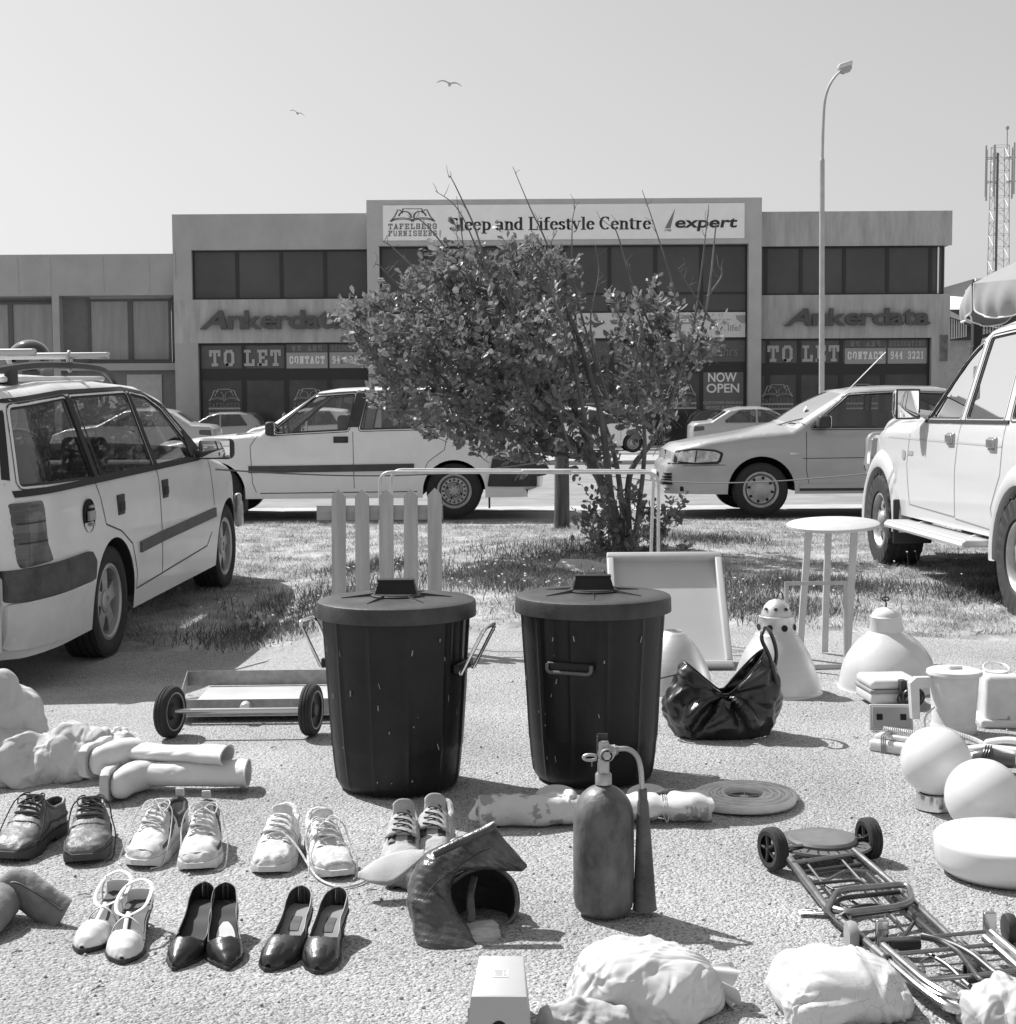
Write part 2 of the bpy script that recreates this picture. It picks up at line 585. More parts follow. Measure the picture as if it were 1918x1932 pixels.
M_SOIL = mat('verge_soil', .17, rough=.95, g2=.45, vscale=3.5, detail=9, bump=.7, bscale=45)
def verge_y(x):
    return 7.75 + 0.35 * noise.noise(Vector((x * .7, 0, 0))) + 0.16 * noise.noise(Vector((x * 3.1, 5, 0))) - (0.55 * sstep(1.5, 3.2, x)) - .1
def vedge(x, t):
    a, b = verge_y(x), 15.25 + .1 * noise.noise(Vector((x * 1.2, 7, 1)))
    return a + (b - a) * t
mbv = MB()
xs = lin(-9, 9, 150); ts = lin(0, 1, 60)
vs = [(x, vedge(x, t), gz(x, vedge(x, t)) + (-.012 if t == 0 else .012)) for t in ts for x in xs]
nx = len(xs)
mbv.add(vs, [(j * nx + i, j * nx + i + 1, (j + 1) * nx + i + 1, (j + 1) * nx + i) for j in range(len(ts) - 1) for i in range(nx - 1)])
o = mbv.build('verge_earth', M_SOIL, None, angle=180); o['kind'] = 'structure'

M_ASPH = mat('asphalt', .24, rough=.9, var=.22, vscale=1.2, bump=.6, bscale=160, detail=10)
M_ASPH2 = mat('shoulder_asphalt', .20, rough=.9, var=.2, vscale=2.0, bump=.6, bscale=160, detail=10)
M_CONC = mat('kerb_concrete', .42, rough=.85, var=.15, vscale=4, bump=.3, bscale=80)
M_DRY = mat('dry_median', .26, rough=.95, g2=.5, vscale=2.5, detail=10, bump=.8, bscale=30)
XS = [-400, -60, -20] + lin(-16, 16, 16) + [20, 60, 400]
grid_ground('road_shoulder', XS, lin(15.15, 17.0, 4), M_ASPH2, .008)
grid_ground('gutter', XS, lin(17.0, 17.85, 2), M_CONC, .014)
grid_ground('road', XS, lin(17.85, 35, 8), M_ASPH, .012)
grid_ground('median', XS, lin(35, 43, 4), M_DRY, .09)
mbk = MB()
for yk in (34.85, 43.0):
    mbk.box((0, yk + .07, gz(0, yk) + .05), (800, .15, .12))
o = mbk.build('kerb', M_CONC); o['kind'] = 'structure'
grid_ground('far_road', XS, lin(43.2, 52, 4), M_ASPH, .012)
grid_ground('pavement', XS, lin(52, 58.8, 4), M_CONC, .06)

# ---------------------------------------------------------------- grass blades
def blades(name, n, region, hmin, hmax, wid, m, seed=1, dens=None, lean=.6):
    rng = np.random.default_rng(seed)
    P0 = []
    tries = 0
    while len(P0) < n and tries < 60:
        tries += 1
        pts = region(rng, 20000)
        for x, y in pts:
            d = dens(x, y) if dens else 1
            if rng.random() < d:
                P0.append((x, y, gz(x, y) + .008))
                if len(P0) >= n: break
    P0 = np.array(P0)
    n = len(P0)
    a = rng.uniform(0, 2 * np.pi, n)
    h = rng.uniform(hmin, hmax, n) * (0.6 + 0.8 * rng.random(n) ** 2)
    ln = rng.uniform(0.1, lean, n) * h
    b = rng.uniform(0, 2 * np.pi, n)
    side = np.stack([np.cos(a), np.sin(a), np.zeros(n)], 1) * wid * rng.uniform(.6, 1.3, n)[:, None]
    dirv = np.stack([np.cos(b), np.sin(b), np.zeros(n)], 1)
    mid = P0 + dirv * (ln * .35)[:, None] + np.array([0, 0, 1]) * (h * .6)[:, None]
    tip = P0 + dirv * ln[:, None] * 1.2 + np.array([0, 0, 1]) * h[:, None]
    V = np.stack([P0 - side, P0 + side, mid + side * .7, mid - side * .7, tip], 1).reshape(-1, 3)
    i = np.arange(n) * 5
    loops = np.stack([i, i + 1, i + 2, i + 3, i + 3, i + 2, i + 4], 1).ravel()
    starts = np.stack([np.arange(n) * 7, np.arange(n) * 7 + 4], 1).ravel()
    me = bpy.data.meshes.new(name)
    me.vertices.add(len(V)); me.vertices.foreach_set('co', V.ravel())
    me.loops.add(len(loops)); me.loops.foreach_set('vertex_index', loops.astype(np.int32))
    me.polygons.add(2 * n); me.polygons.foreach_set('loop_start', starts.astype(np.int32))
    me.update(calc_edges=True); me.validate()
    me.materials.append(m)
    o = bpy.data.objects.new(name, me)
    COL.objects.link(o)
    o['kind'] = 'stuff'
    return o

def leafy(name, lo, hi, scale=4.0, translucent=.35, rough=.55, spec=.3):
    m = bpy.data.materials.new(name)
    m.use_nodes = True
    n, l = m.node_tree.nodes, m.node_tree.links
    b = n['Principled BSDF']
    b.inputs['Roughness'].default_value = rough
    b.inputs['Specular IOR Level'].default_value = spec
    tc = n.new('ShaderNodeTexCoord')
    t = n.new('ShaderNodeTexNoise'); t.inputs['Scale'].default_value = scale; t.inputs['Detail'].default_value = 6
    l.new(tc.outputs['Object'], t.inputs[0])
    r = n.new('ShaderNodeValToRGB')
    r.color_ramp.elements[0].position = .35; r.color_ramp.elements[1].position = .68
    r.color_ramp.elements[0].color = (lo, lo, lo, 1); r.color_ramp.elements[1].color = (hi, hi, hi, 1)
    l.new(t.outputs[0], r.inputs[0]); l.new(r.outputs[0], b.inputs['Base Color'])
    tr = n.new('ShaderNodeBsdfTranslucent'); l.new(r.outputs[0], tr.inputs[0])
    mx = n.new('ShaderNodeMixShader'); mx.inputs[0].default_value = translucent
    o = n['Material Output']
    l.new(b.outputs[0], mx.inputs[1]); l.new(tr.outputs[0], mx.inputs[2]); l.new(mx.outputs[0], o.inputs[0])
    return m

M_GRASS = leafy('grass_blades', .20, .66, 3.5, .25)
def reg(rng, k):
    x = rng.uniform(-6.5, 6.5, k); y = 7.3 + (15.3 - 7.3) * rng.random(k) ** 1.15
    keep = np.abs(x) < y * .42
    return list(zip(x[keep], y[keep]))
def gdens(x, y):
    if y < verge_y(x) - .1: return 0
    e = sstep(verge_y(x) - .1, verge_y(x) + .5, y)
    nn = noise.noise(Vector((x * 1.1, y * 1.1, 0))) * .5 + noise.noise(Vector((x * 3.3, y * 3.3, 4))) * .4
    return max(0.04, e * min(1, .55 + nn * 1.3))
blades('grass', 120000, reg, .015, .042, .0028, M_GRASS, 3, gdens, 2.2)
def clump_reg(rng, k):
    c = [(-1.35, 8.2, .5), (-1.1, 9.3, .6), (-.15, 10.2, .5), (.1, 9.6, .5), (1.2, 9.1, .55), (1.9, 9.6, .4), (.4, 11.5, .8), (2.2, 9.3, .4), (-1.0, 10.8, .4), (1.7, 12.4, .5), (3.0, 9.0, .5), (1.5, 8.3, .5), (.5, 8.4, .4)]
    out = []
    for i in range(k):
        cx, cy, r = c[rng.integers(len(c))]
        out.append((cx + rng.normal() * r * .5, cy + rng.normal() * r * .5))
    return out
blades('tall_grass', 26000, clump_reg, .03, .075, .0032, leafy('tall_grass_blades', .07, .22, 6, .2), 5, lambda x, y: 1 if y > verge_y(x) else 0, .9)
def med_reg(rng, k):
    return list(zip(rng.uniform(-16, 16, k), rng.uniform(35.3, 42.8, k)))
# small white flower heads on thin stems
rngf = random.Random(8)
mbf = MB()
for i in range(120):
    x = rngf.choice([-1.25, -.9, .0, .35, 1.4, 1.9, 2.6]) + rngf.gauss(0, .3)
    y = rngf.uniform(7.9, 10.6)
    if y < verge_y(x): continue
    h = rngf.uniform(.07, .16)
    z = gz(x, y)
    tx, ty = x + rngf.gauss(0, .02), y + rngf.gauss(0, .02)
    mbf.mi = 0
    mbf.tube([(x, y, z), ((x + tx) / 2 + .004, (y + ty) / 2, z + h * .5), (tx, ty, z + h)], .0012, 4)
    mbf.mi = 1
    mbf.lathe([(0, -.004), (.006, -.002), (.008, .002), (.003, .006), (0, .006)], 6, c=(tx, ty, z + h))
o = mbf.build('small_flowers', [mat('stem', .2, .8), mat('petal', .75, .8)]); o['kind'] = 'stuff'

# ================================================================ shop building
M_WALL = mat('plaster', .36, rough=.9, g2=.43, vscale=.9, detail=8, bump=.25, bscale=20, stretch=(1, 1, .6))
M_WALLL = mat('light_plaster', .46, rough=.9, var=.07, vscale=1.5, detail=8, bump=.2, bscale=25)
M_STREAK = mat('streaked_plaster', .33, rough=.9, g2=.47, vscale=1.5, detail=7, bump=.25, bscale=20, stretch=(2.2, 1, .35))
M_PANE = mat('tinted_pane', .085, rough=.25, var=.12, vscale=.4, spec=.25)
M_PANE2 = mat('shop_pane', .07, rough=.12, var=.3, vscale=.5, spec=.35)
M_FRAME = mat('dark_frame', .02, rough=.5)
M_BAND = mat('window_band', .10, rough=.5, var=.1)
M_WHITEB = mat('sign_white', .88, rough=.5, var=.03, vscale=2)
M_INK = mat('sign_ink', .03, rough=.6)
M_DECAL = mat('window_lettering', .42, rough=.6, var=.08)
M_DECALW = mat('white_lettering', .8, rough=.6)

YB = 58.3
def bx(p, Y=YB): return (p - 992.5) * Y / 2836.0
def bzr(py, px=992, Y=YB):
    return PS(px, py, Y).z
def wallrect(mb, x0, x1, y0, y1, Yf, Yb_, px=None):
    cx = (x0 + x1) / 2
    mb.box2((bx(x0), Yf, bzr(y1, cx)), (bx(x1), Yb_, bzr(y0, cx)))

GB = -0.14   # ground level at the shops
bld = thing('shop_building', 'wide two storey grey furniture shop with a raised middle block behind the parked cars', 'building', (0, YB, GB))
def inb(o):
    o.parent = bld
    o.location = (0, -YB, -GB)
    return o

ztop = dict(l=bzr(417, 540), c=bzr(391, 1104), r=bzr(412, 1670))
ref = 540
zl = lambda y: bzr(y, 540)
zr = lambda y: bzr(y, 1670)
zc = lambda y: bzr(y, 1104)
def W(mb, x0, x1, zb, zt, yf=YB, yb=YB + .6):
    mb.box2((bx(x0), yf, zb), (bx(x1), yb, zt))
# left wing
mb = MB()
W(mb, 347, 725, zl(487), ztop['l'], YB, YB + 12)
W(mb, 347, 383, zl(584), zl(487))
W(mb, 347, 392, GB, zl(669))
W(mb, 348.5, 352, zl(540), zl(487.5), YB - .03)
inb(mb.build('wall', M_WALL, smooth=False))
mb = MB()
W(mb, 347, 725, zl(669), zl(584), YB, YB + .6)
o = inb(mb.build('spandrel', M_STREAK, smooth=False))
# right wing
mb = MB()
W(mb, 1483, 1855, zr(478), ztop['r'], YB, YB + 12)
W(mb, 1818, 1853, GB, zr(660))
W(mb, 1483, 1855.1, zr(480), zr(478), YB - .004, YB)
inb(mb.build('wall', M_STREAK, smooth=False))
mb = MB()
W(mb, 1483, 1853, zr(660), zr(575), YB, YB + 10)
inb(mb.build('spandrel', M_STREAK, smooth=False))
# back volume that carries the roof
mb = MB()
mb.box2((bx(350), YB + .62, GB), (bx(1850), YB + 11.5, ztop['r'] - .6))
inb(mb.build('rear_volume', M_WALL, smooth=False))
# middle block
mb = MB()
YC = YB - .45
W(mb, 725, 1483, zc(480), ztop['c'], YC, YC + 6)
W(mb, 725, 748, GB, zc(480), YC, YC + 1.0)
W(mb, 1458, 1483, GB, zc(480), YC, YC + 1.0)
inb(mb.build('pillar_block', M_WALLL, smooth=False))

def window(xa, xb_, za, zb, Y, glass=M_PANE, fw=.07, name='window', mid=None):
    """a glazed bay with its frame as a child, butted inside the wall"""
    g = MB()
    g.box2((xa + fw * .3, Y + .03, za + fw * .3), (xb_ - fw * .3, Y + .05, zb - fw * .3))
    go = inb(g.build(name, glass, smooth=False))
    f = MB()
    f.box2((xa, Y, za), (xa + fw, Y + .08, zb))
    f.box2((xb_ - fw, Y, za), (xb_, Y + .08, zb))
    f.box2((xa + fw, Y + .002, za), (xb_ - fw, Y + .08, za + fw))
    f.box2((xa + fw, Y + .002, zb - fw), (xb_ - fw, Y + .08, zb))
    if mid:
        f.box2((xa + fw, Y + .004, mid), (xb_ - fw, Y + .08, mid + fw))
    fo = f.build('frame', M_FRAME, go, smooth=False)
    return go

lefts = [383, 469, 555, 640, 725]
for a, b in zip(lefts[:-1], lefts[1:]):
    window(bx(a), bx(b), zl(584), zl(487), YB + .22)
cents = [748 + i * 88.75 for i in range(9)]
for a, b in zip(cents[:-1], cents[1:]):
    window(bx(a), bx(b), zc(612), zc(480), YC + .35, mid=zc(576))
rights = [1483, 1497, 1565, 1649, 1733, 1817, 1843]
for a, b in zip(rights[:-1], rights[1:]):
    window(bx(a), bx(b), zr(575), zr(480), YB + .22)
mb = MB(); W(mb, 1830, 1833, zr(573), zr(482), YB + .18, YB + .2)
inb(mb.build('downpipe', M_WHITEB, smooth=False))
# lower shop windows: transom row, band, big panes
def shop_row(xs, z0, z1, z2, z3, Y):
    out = []
    for a, b in zip(xs[:-1], xs[1:]):
        t = window(bx(a), bx(b), z1, z0, Y, M_BAND)
        w = window(bx(a), bx(b), z3, z2, Y, M_PANE2, .09)
        out.append((t, w))
    mb = MB()
    mb.box2((bx(xs[0]), Y + .01, z2), (bx(xs[-1]), Y + .2, z1))
    inb(mb.build('transom_beam', M_FRAME, smooth=False))
    return out
rowL = shop_row([392, 478, 561, 645, 725], zl(670), zl(722), zl(737), GB, YB + .25)
rowR = shop_row([1483, 1502, 1563, 1645, 1727, 1818], zr(660), zr(711), zr(726), GB, YB + .25)
cshop = [748, 837, 925, 1014, 1103, 1196, 1285, 1371, 1458]
rowC = shop_row(cshop, zc(663), zc(712), zc(726), GB, YC + .35)

# ---- lettering on the fascia: two sets of raised letters
def fascia(x0, x1, y0, y1, px, label):
    r = thing('fascia_letters', label, 'sign', (bx((x0 + x1) / 2), YB - .06, bzr(y1, px)), group='raised fascia names')
    M_L = mat('raised_letter', .085, rough=.6, var=.15, vscale=4)
    a0, a1 = bx(x0) - r.location.x, bx(x1) - r.location.x
    z1 = bzr(y0, px) - r.location.z
    w = a1 - a0
    text_mesh('A', a0, a0 + w * .19, 0, z1, 0, M_L, r, 'letter', .03, .3, .12)
    cuts = [('n', .195, .305, .72), ('k', .31, .42, 1), ('e', .42, .525, .72), ('r', .53, .61, .72), ('d', .61, .72, 1), ('a', .725, .82, .72), ('t', .82, .895, .95), ('a', .9, 1.0, .72)]
    for c, p, q, h in cuts:
        text_mesh(c, a0 + w * p, a0 + w * (q + .006), 0, z1 * h, 0, M_L, r, 'letter', .018, 0, .12)
fascia(397, 680, 606, 643, 540, 'raised dark letters Ankerdata on the wall above the left shop windows, partly behind the bush')
fascia(1530, 1811, 602, 636, 1670, 'raised dark letters Ankerdata on the wall right of the street lamp pole')

# ---- big sign
sb = thing('signboard', 'long white board reading Sleep and Lifestyle Centre on top of the shop front', 'sign', (bx(1103), YC - .06, zc(470)))
lx = lambda p: (p - 1103) * YC / 2836.0
lz = lambda y: zc(y) - zc(470)
mb = MB(); mb.box2((lx(754), 0, 0), (lx(1452), .055, lz(402)))
mb.build('panel', M_WHITEB, sb, smooth=False)
serif_text('Sleep and Lifestyle Centre', lx(883), lx(1272), lz(451), lz(427), -.006, M_INK, sb, 'lettering')
text_mesh('expert', lx(1318), lx(1438), lz(456), lz(431), -.006, M_INK, sb, 'wordmark', .022, .12, .01)
mb = MB(); mb.prism([(lx(1298), lz(450)), (lx(1309), lz(450)), (lx(1318), lz(412))], -.012, -.004, 'XZ'); mb.build('sail_mark', mat('sail', .2, .6), sb, smooth=False)
text_mesh('1928', lx(1298), lx(1310), lz(456), lz(452), -.006, M_INK, sb, 'small_lettering', .01)

def bed_logo(parent, cx, z0, w, h, Y, m, m2, stripes=True):
    """bed outline with two pillows above two lines of letters"""
    mb = MB()
    def s(pts, t=.018):
        lay = s.k = s.k + 1
        ribbon(mb, [(p[0], p[1]) for p in pts], cx - w / 2, Y - (lay % 6) * .0012, z0, w, h, t * 1.6, t * 1.3)
    s.k = 0
    s([(.02, .55), (.12, .74), (.19, .98), (.23, .98), (.28, .9)])
    s([(.98, .55), (.88, .74), (.81, .98), (.77, .98), (.72, .9)])
    s([(.28, .86), (.3, 1.02), (.7, 1.02), (.72, .86)])
    s(arc(.34, .72, .13, .2, 170, -10), .022)
    s(arc(.66, .72, .13, .2, 190, 10), .022)
    s(arc(.28, .55, .24, .13, 160, 20), .022)
    s(arc(.72, .55, .24, .13, 160, 20), .022)
    s(arc(.28, .5, .26, .13, 160, 20), .018)
    s(arc(.72, .5, .26, .13, 160, 20), .018)
    mb.build('bed_emblem', m, parent, smooth=False)
    if stripes:
        mb = MB()
        for za, zb in ((.2, .27), (0, .07)):
            mb.box2((cx - w / 2, Y - .004, z0 + za * h), (cx + w / 2, Y + .001, z0 + zb * h))
        mb.build('emblem_stripes', m, parent, smooth=False)
        slab_text('TAFELBERG', cx - w / 2, cx + w / 2, z0 + .3 * h, z0 + .46 * h, Y - .001, m2, parent, 'emblem_name')
        slab_text('FURNISHERS', cx - w / 2, cx + w / 2, z0 + .08 * h, z0 + .19 * h, Y - .001, m2, parent, 'emblem_name')
    else:
        slab_text('TAFELBERG', cx - w / 2 - .05, cx + w / 2 + .05, z0 + .26 * h, z0 + .47 * h, Y - .001, m2, parent, 'emblem_name')
        slab_text('FURNISHERS', cx - w / 2 - .05, cx + w / 2 + .05, z0, z0 + .21 * h, Y - .001, m2, parent, 'emblem_name')
bed_logo(sb, lx(811), lz(462), lx(856) - lx(766), lz(410) - lz(462), -.006, mat('emblem_grey', .12, .6), mat('emblem_type', .16, .6), False)

# ---- strip of small boards over the middle shop
st = thing('advert_board', 'white strip of bedding adverts above the middle shop windows, its end reading life!', 'sign', (bx(1103), YC + .28, zc(662)))
lz2 = lambda y: zc(y) - zc(662)
mb = MB(); mb.box2((lx(749), 0, lz2(661)), (lx(1457), .06, lz2(612)))
mb.build('panel', mat('dull_white', .62, .6, var=.04), st, smooth=False)
M_G1 = mat('advert_grey', .3, .6)
text_mesh('life!', lx(1423), lx(1448), lz2(649), lz2(636), -.004, M_G1, st, 'lettering', .01)
text_mesh('Wake up to the', lx(1386), lx(1428), lz2(629), lz2(624), -.004, M_G1, st, 'small_lettering')
text_mesh('most beautiful', lx(1392), lx(1424), lz2(636), lz2(631), -.004, M_G1, st, 'small_lettering')
text_mesh('Serta', lx(1312), lx(1347), lz2(631), lz2(622), -.008, M_WHITEB, st, 'brand_lettering', .02)
mb = MB(); mb.rbox((lx(1329), -.002, lz2(626)), (lx(1353) - lx(1305), .004, .36), .001); mb.build('badge', M_G1, st, smooth=False)
mb = MB(); mb.prism([(lx(1438), lz2(618)), (lx(1457), lz2(618)), (lx(1457), lz2(633)), (lx(1450), lz2(634)), (lx(1440), lz2(626))], -.006, -.001, 'XZ'); mb.build('leaf_mark', M_G1, st, smooth=False)

# ---- window lettering belongs to the panes
def on_pane(o, pane):
    o.parent = pane
    return o
def pane_text(kind, body, x0, x1, y0, y1, px, pane, m, Y, **k):
    f = slab_text if kind == 'slab' else text_mesh
    return f(body, bx(x0), bx(x1), bzr(y1, px), bzr(y0, px), Y, m, pane, 'lettering', **k)
M_FAINT = mat('faint_lettering', .2, .6)
M_BOXC = mat('contact_box', .33, .6)
for row, d, px, dy in ((rowL, 0, 540, 0), (rowR, 1090, 1670, -9)):
    Yp = YB + .2465
    k0 = 0 if d == 0 else 1
    xo = (lambda a: a) if d == 0 else (lambda a: a + 1090)
    p = [r[0] for r in row]
    pane_text('slab', 'TO', xo(410), xo(462), 682 + dy, 714 + dy, px, p[k0], M_DECAL, Yp, w=.24)
    pane_text('slab', 'LET', xo(478), xo(552), 682 + dy, 714 + dy, px, p[k0 + 1], M_DECAL, Yp, w=.24)
    for a, b, t1, t2, pn in ((562, 642, 'WE ARE', 'CONTACT', p[k0 + 2]), (646, 722, 'RELOCATING', '944 3221', p[k0 + 3])):
        mb = MB(); mb.box2((bx(xo(a)), Yp, bzr(719 + dy, px)), (bx(xo(b)), Yp + .003, bzr(688 + dy, px)))
        mb.build('contact_panel', M_BOXC, pn, smooth=False)
        mb = MB(); mb.box2((bx(xo(a)), Yp + .001, bzr(687 + dy, px)), (bx(xo(b)), Yp + .003, bzr(672 + dy, px)))
        mb.build('notice_panel', M_BAND, pn, smooth=False)
        pane_text('slab', t1, xo(a + (10 if t1 == 'WE ARE' else 3)), xo(b - (10 if t1 == 'WE ARE' else 3)), 674 + dy, 685 + dy, px, pn, M_FAINT, Yp - .004, w=.26)
        pane_text('slab', t2, xo(a + 5), xo(b - 5), 695 + dy, 710 + dy, px, pn, M_DECALW, Yp - .004, w=.27)
    for i, cx_ in enumerate((439, 605)):
        pn = row[k0 + 2 * i][1]
        bed_logo(pn, bx(xo(cx_) - (8 if d else 0)), bzr(808 + dy, px), bx(62) - bx(0), bzr(760, px) - bzr(808, px), YB + .2465, M_DECAL, M_FAINT)
for i, cx_ in ((0, 790), (2, 970), (4, 1150), (6, 1332)):
    bed_logo(rowC[i][1], bx(cx_, YC), zc(800), bx(62) - bx(0), zc(752) - zc(800), YC + .3465, M_DECAL, M_FAINT)
pn = rowC[7][1]
mb = MB(); mb.box2((bx(1377, YC), YC + .345, GB + .5), (bx(1455, YC), YC + .349, zc(729))); mb.build('poster', mat('poster_grey', .14, .6), pn, smooth=False)
text_mesh('NOW', bx(1386, YC), bx(1442, YC), zc(748), zc(729.5), YC + .342, M_DECALW, pn, 'lettering', .02)
text_mesh('OPEN', bx(1383, YC), bx(1447, YC), zc(769), zc(751), YC + .342, M_DECALW, pn, 'lettering', .02)
text_mesh('CUSTOMER PARKING', bx(1376.5, YC), bx(1454, YC), zc(791), zc(785.5), YC + .342, M_DECAL, pn, 'small_lettering', .015)
text_mesh('BEHIND BUILDING', bx(1382, YC), bx(1448, YC), zc(800), zc(794), YC + .342, M_DECAL, pn, 'small_lettering', .015)
text_mesh('24hrs', bx(1392, YC), bx(1444, YC), zc(697), zc(678), YC + .342, M_FAINT, rowC[7][0], 'lettering', 0, .2)
# small poster on the right end pier
mb = MB(); mb.box2((bx(1834), YB - .03, zr(706)), (bx(1849), YB - .003, zr(655))); inb(mb.build('notice_case', mat('case_grey', .16, .5, var=.4, vscale=3), smooth=False))

# ================================================================ low building on the left
YL = YB + .9
lb = thing('low_building', 'lower grey building with two deep window bays left of the furniture shop', 'building', (bx(100), YL, GB))
def inl(o):
    o.parent = lb; o.location = (-bx(100), -YL, -GB); return o
zz = lambda y: bzr(y, 200)
mb = MB()
def WL(x0, x1, zb, zt, yf=YL, yb=YL + .5): mb.box2((bx(x0), yf, zb), (bx(x1), yb, zt))
WL(-260, 347, zz(573), zz(491), YL, YL + 9)
for a in (32, 96, 200, 290): WL(a, a + .8, zz(570), zz(497), YL - .012, YL)
WL(97, 111, GB, zz(573))
WL(-120, -100, GB, zz(573))
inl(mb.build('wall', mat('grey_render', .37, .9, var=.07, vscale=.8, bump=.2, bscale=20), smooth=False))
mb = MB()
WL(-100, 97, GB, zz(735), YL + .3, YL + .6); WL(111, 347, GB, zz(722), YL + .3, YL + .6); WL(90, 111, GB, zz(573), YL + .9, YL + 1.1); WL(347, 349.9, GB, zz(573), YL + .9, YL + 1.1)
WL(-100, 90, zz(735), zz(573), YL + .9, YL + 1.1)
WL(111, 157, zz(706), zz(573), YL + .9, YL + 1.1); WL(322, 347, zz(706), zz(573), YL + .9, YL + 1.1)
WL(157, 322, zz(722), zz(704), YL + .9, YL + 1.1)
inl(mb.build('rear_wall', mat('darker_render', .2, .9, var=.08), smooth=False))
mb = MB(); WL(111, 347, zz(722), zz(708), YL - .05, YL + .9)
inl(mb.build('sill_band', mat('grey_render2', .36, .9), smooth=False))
M_BLIND = mat('blind_pane', .25, .5, g2=.34, vscale=1.2, detail=8, stretch=(3, 1, .3))
for a, b, t, bt in ((157, 241, 577, 704), (241, 322, 577, 704), (2, 90, 582, 735), (-90, 2, 582, 735)):
    g = MB(); g.box2((bx(a) + .05, YL + .8, zz(bt) + .05), (bx(b) - .05, YL + .83, zz(t) - .05))
    go = inl(g.build('window', M_BLIND, smooth=False))
    f = MB(); fw = .1
    f.box2((bx(a), YL + .74, zz(bt)), (bx(a) + fw, YL + .85, zz(t))); f.box2((bx(b) - fw, YL + .742, zz(bt)), (bx(b), YL + .85, zz(t)))
    f.box2((bx(a) + fw, YL + .744, zz(bt)), (bx(b) - fw, YL + .85, zz(bt) + fw)); f.box2((bx(a) + fw, YL + .744, zz(t) - fw), (bx(b) - fw, YL + .85, zz(t)))
    f.build('frame', mat('brown_frame', .1, .6), go, smooth=False)
mb = MB()
for i in range(30):
    z0 = GB + i * .1
    mb.prism([(YL + .22, z0), (YL + .27, z0), (YL + .27, z0 + .1), (YL + .25, z0 + .1)], bx(238), bx(307), 'YZ')
inl(mb.build('roller_shutter', mat('shutter', .48, .5, var=.08), smooth=False))

# ================================================================ buildings on the far right
rb = thing('warehouse', 'pale roofed brick warehouse with slatted gables beyond the right end of the shop', 'building', (24, 80, -.2))
def inr(o):
    o.parent = rb; o.location = (-24, -80, .2); return o
def w3(px, py, Y): return PS(px, py, Y)
mb = MB()
mb.box2((PS(1840, 0, 80).x, 80, -.2), (PS(1900, 0, 80).x, 98, PS(1880, 663, 80).z)); mb.box2((PS(1900, 0, 80).x, 80, -.2), (PS(2250, 0, 80).x, 98, PS(1960, 650, 80).z))
inr(mb.build('brick_wall', mat('pale_brick', .33, .9, var=.12, vscale=2, bump=.3, bscale=10), smooth=False))
mb = MB()
a, b, c, d = PS(1838, 578, 110), PS(2050, 578, 110), PS(1838, 605, 79), PS(1908, 632, 79)
mb.add([a, b, PS(2050, 660, 79), d, c], [(0, 1, 2, 3, 4)])
mb.add([p - Vector((0, 0, .25)) for p in (a, b, PS(2050, 660, 79), d, c)], [(4, 3, 2, 1, 0)])
inr(mb.build('roof', mat('pale_sheet', .82, .6, var=.05, stretch=(3, 1, 1)), smooth=False))
mb = MB()
def slats(x0, x1, t0, t1, b0, b1, Y, n):
    for i in range(n):
        f = (i + .3) / n; f2 = (i + .72) / n
        xa, xb2 = x0 + (x1 - x0) * f, x0 + (x1 - x0) * f2
        pa, pb = PS(xa, t0 + (t1 - t0) * f, Y), PS(xb2, t0 + (t1 - t0) * f2, Y)
        qa, qb = PS(xa, b0 + (b1 - b0) * f, Y), PS(xb2, b0 + (b1 - b0) * f2, Y)
        mb.prism([(qa.x, qa.z), (qb.x, qb.z), (pb.x, pb.z), (pa.x, pa.z)], Y, Y + .2, 'XZ')
M_SLAT = mat('slat_paint', .5, .7)
slats(1853, 1890, 616, 634, 663, 657, 79.2, 8); inr(mb.build('gable_slats', M_SLAT, smooth=False)); mb = MB()
slats(1908, 1990, 628, 638, 655, 640, 79.2, 14); inr(mb.build('gable_slats', M_SLAT, smooth=False)); mb = MB()
slats(1912, 1945, 555, 566, 578, 578, 104, 5); inr(mb.build('gable_slats', M_SLAT, smooth=False)); mb = MB()
p = [PS(1850, 604, 79.1), PS(1900, 629, 79.1), PS(1900, 634, 79.1), PS(1850, 616, 79.1)]
mb.prism([(q.x, q.z) for q in p], 79.05, 79.3, 'XZ'); inr(mb.build('bargeboard', M_SLAT, smooth=False)); mb = MB()
p = [PS(1906, 543, 103.9), PS(1960, 548, 103.9), PS(1960, 566, 103.9), PS(1906, 556, 103.9)]
mb.prism([(q.x, q.z) for q in p], 103.8, 104.1, 'XZ')
inr(mb.build('bargeboard', M_SLAT, smooth=False))
mb = MB()
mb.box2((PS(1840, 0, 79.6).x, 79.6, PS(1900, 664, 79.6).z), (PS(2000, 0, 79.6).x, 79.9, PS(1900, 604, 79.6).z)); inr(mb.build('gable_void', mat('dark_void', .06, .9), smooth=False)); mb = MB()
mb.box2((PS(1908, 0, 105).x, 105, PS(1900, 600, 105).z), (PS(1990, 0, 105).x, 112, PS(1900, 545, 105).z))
inr(mb.build('gable_void', mat('dark_void', .06, .9), smooth=False))

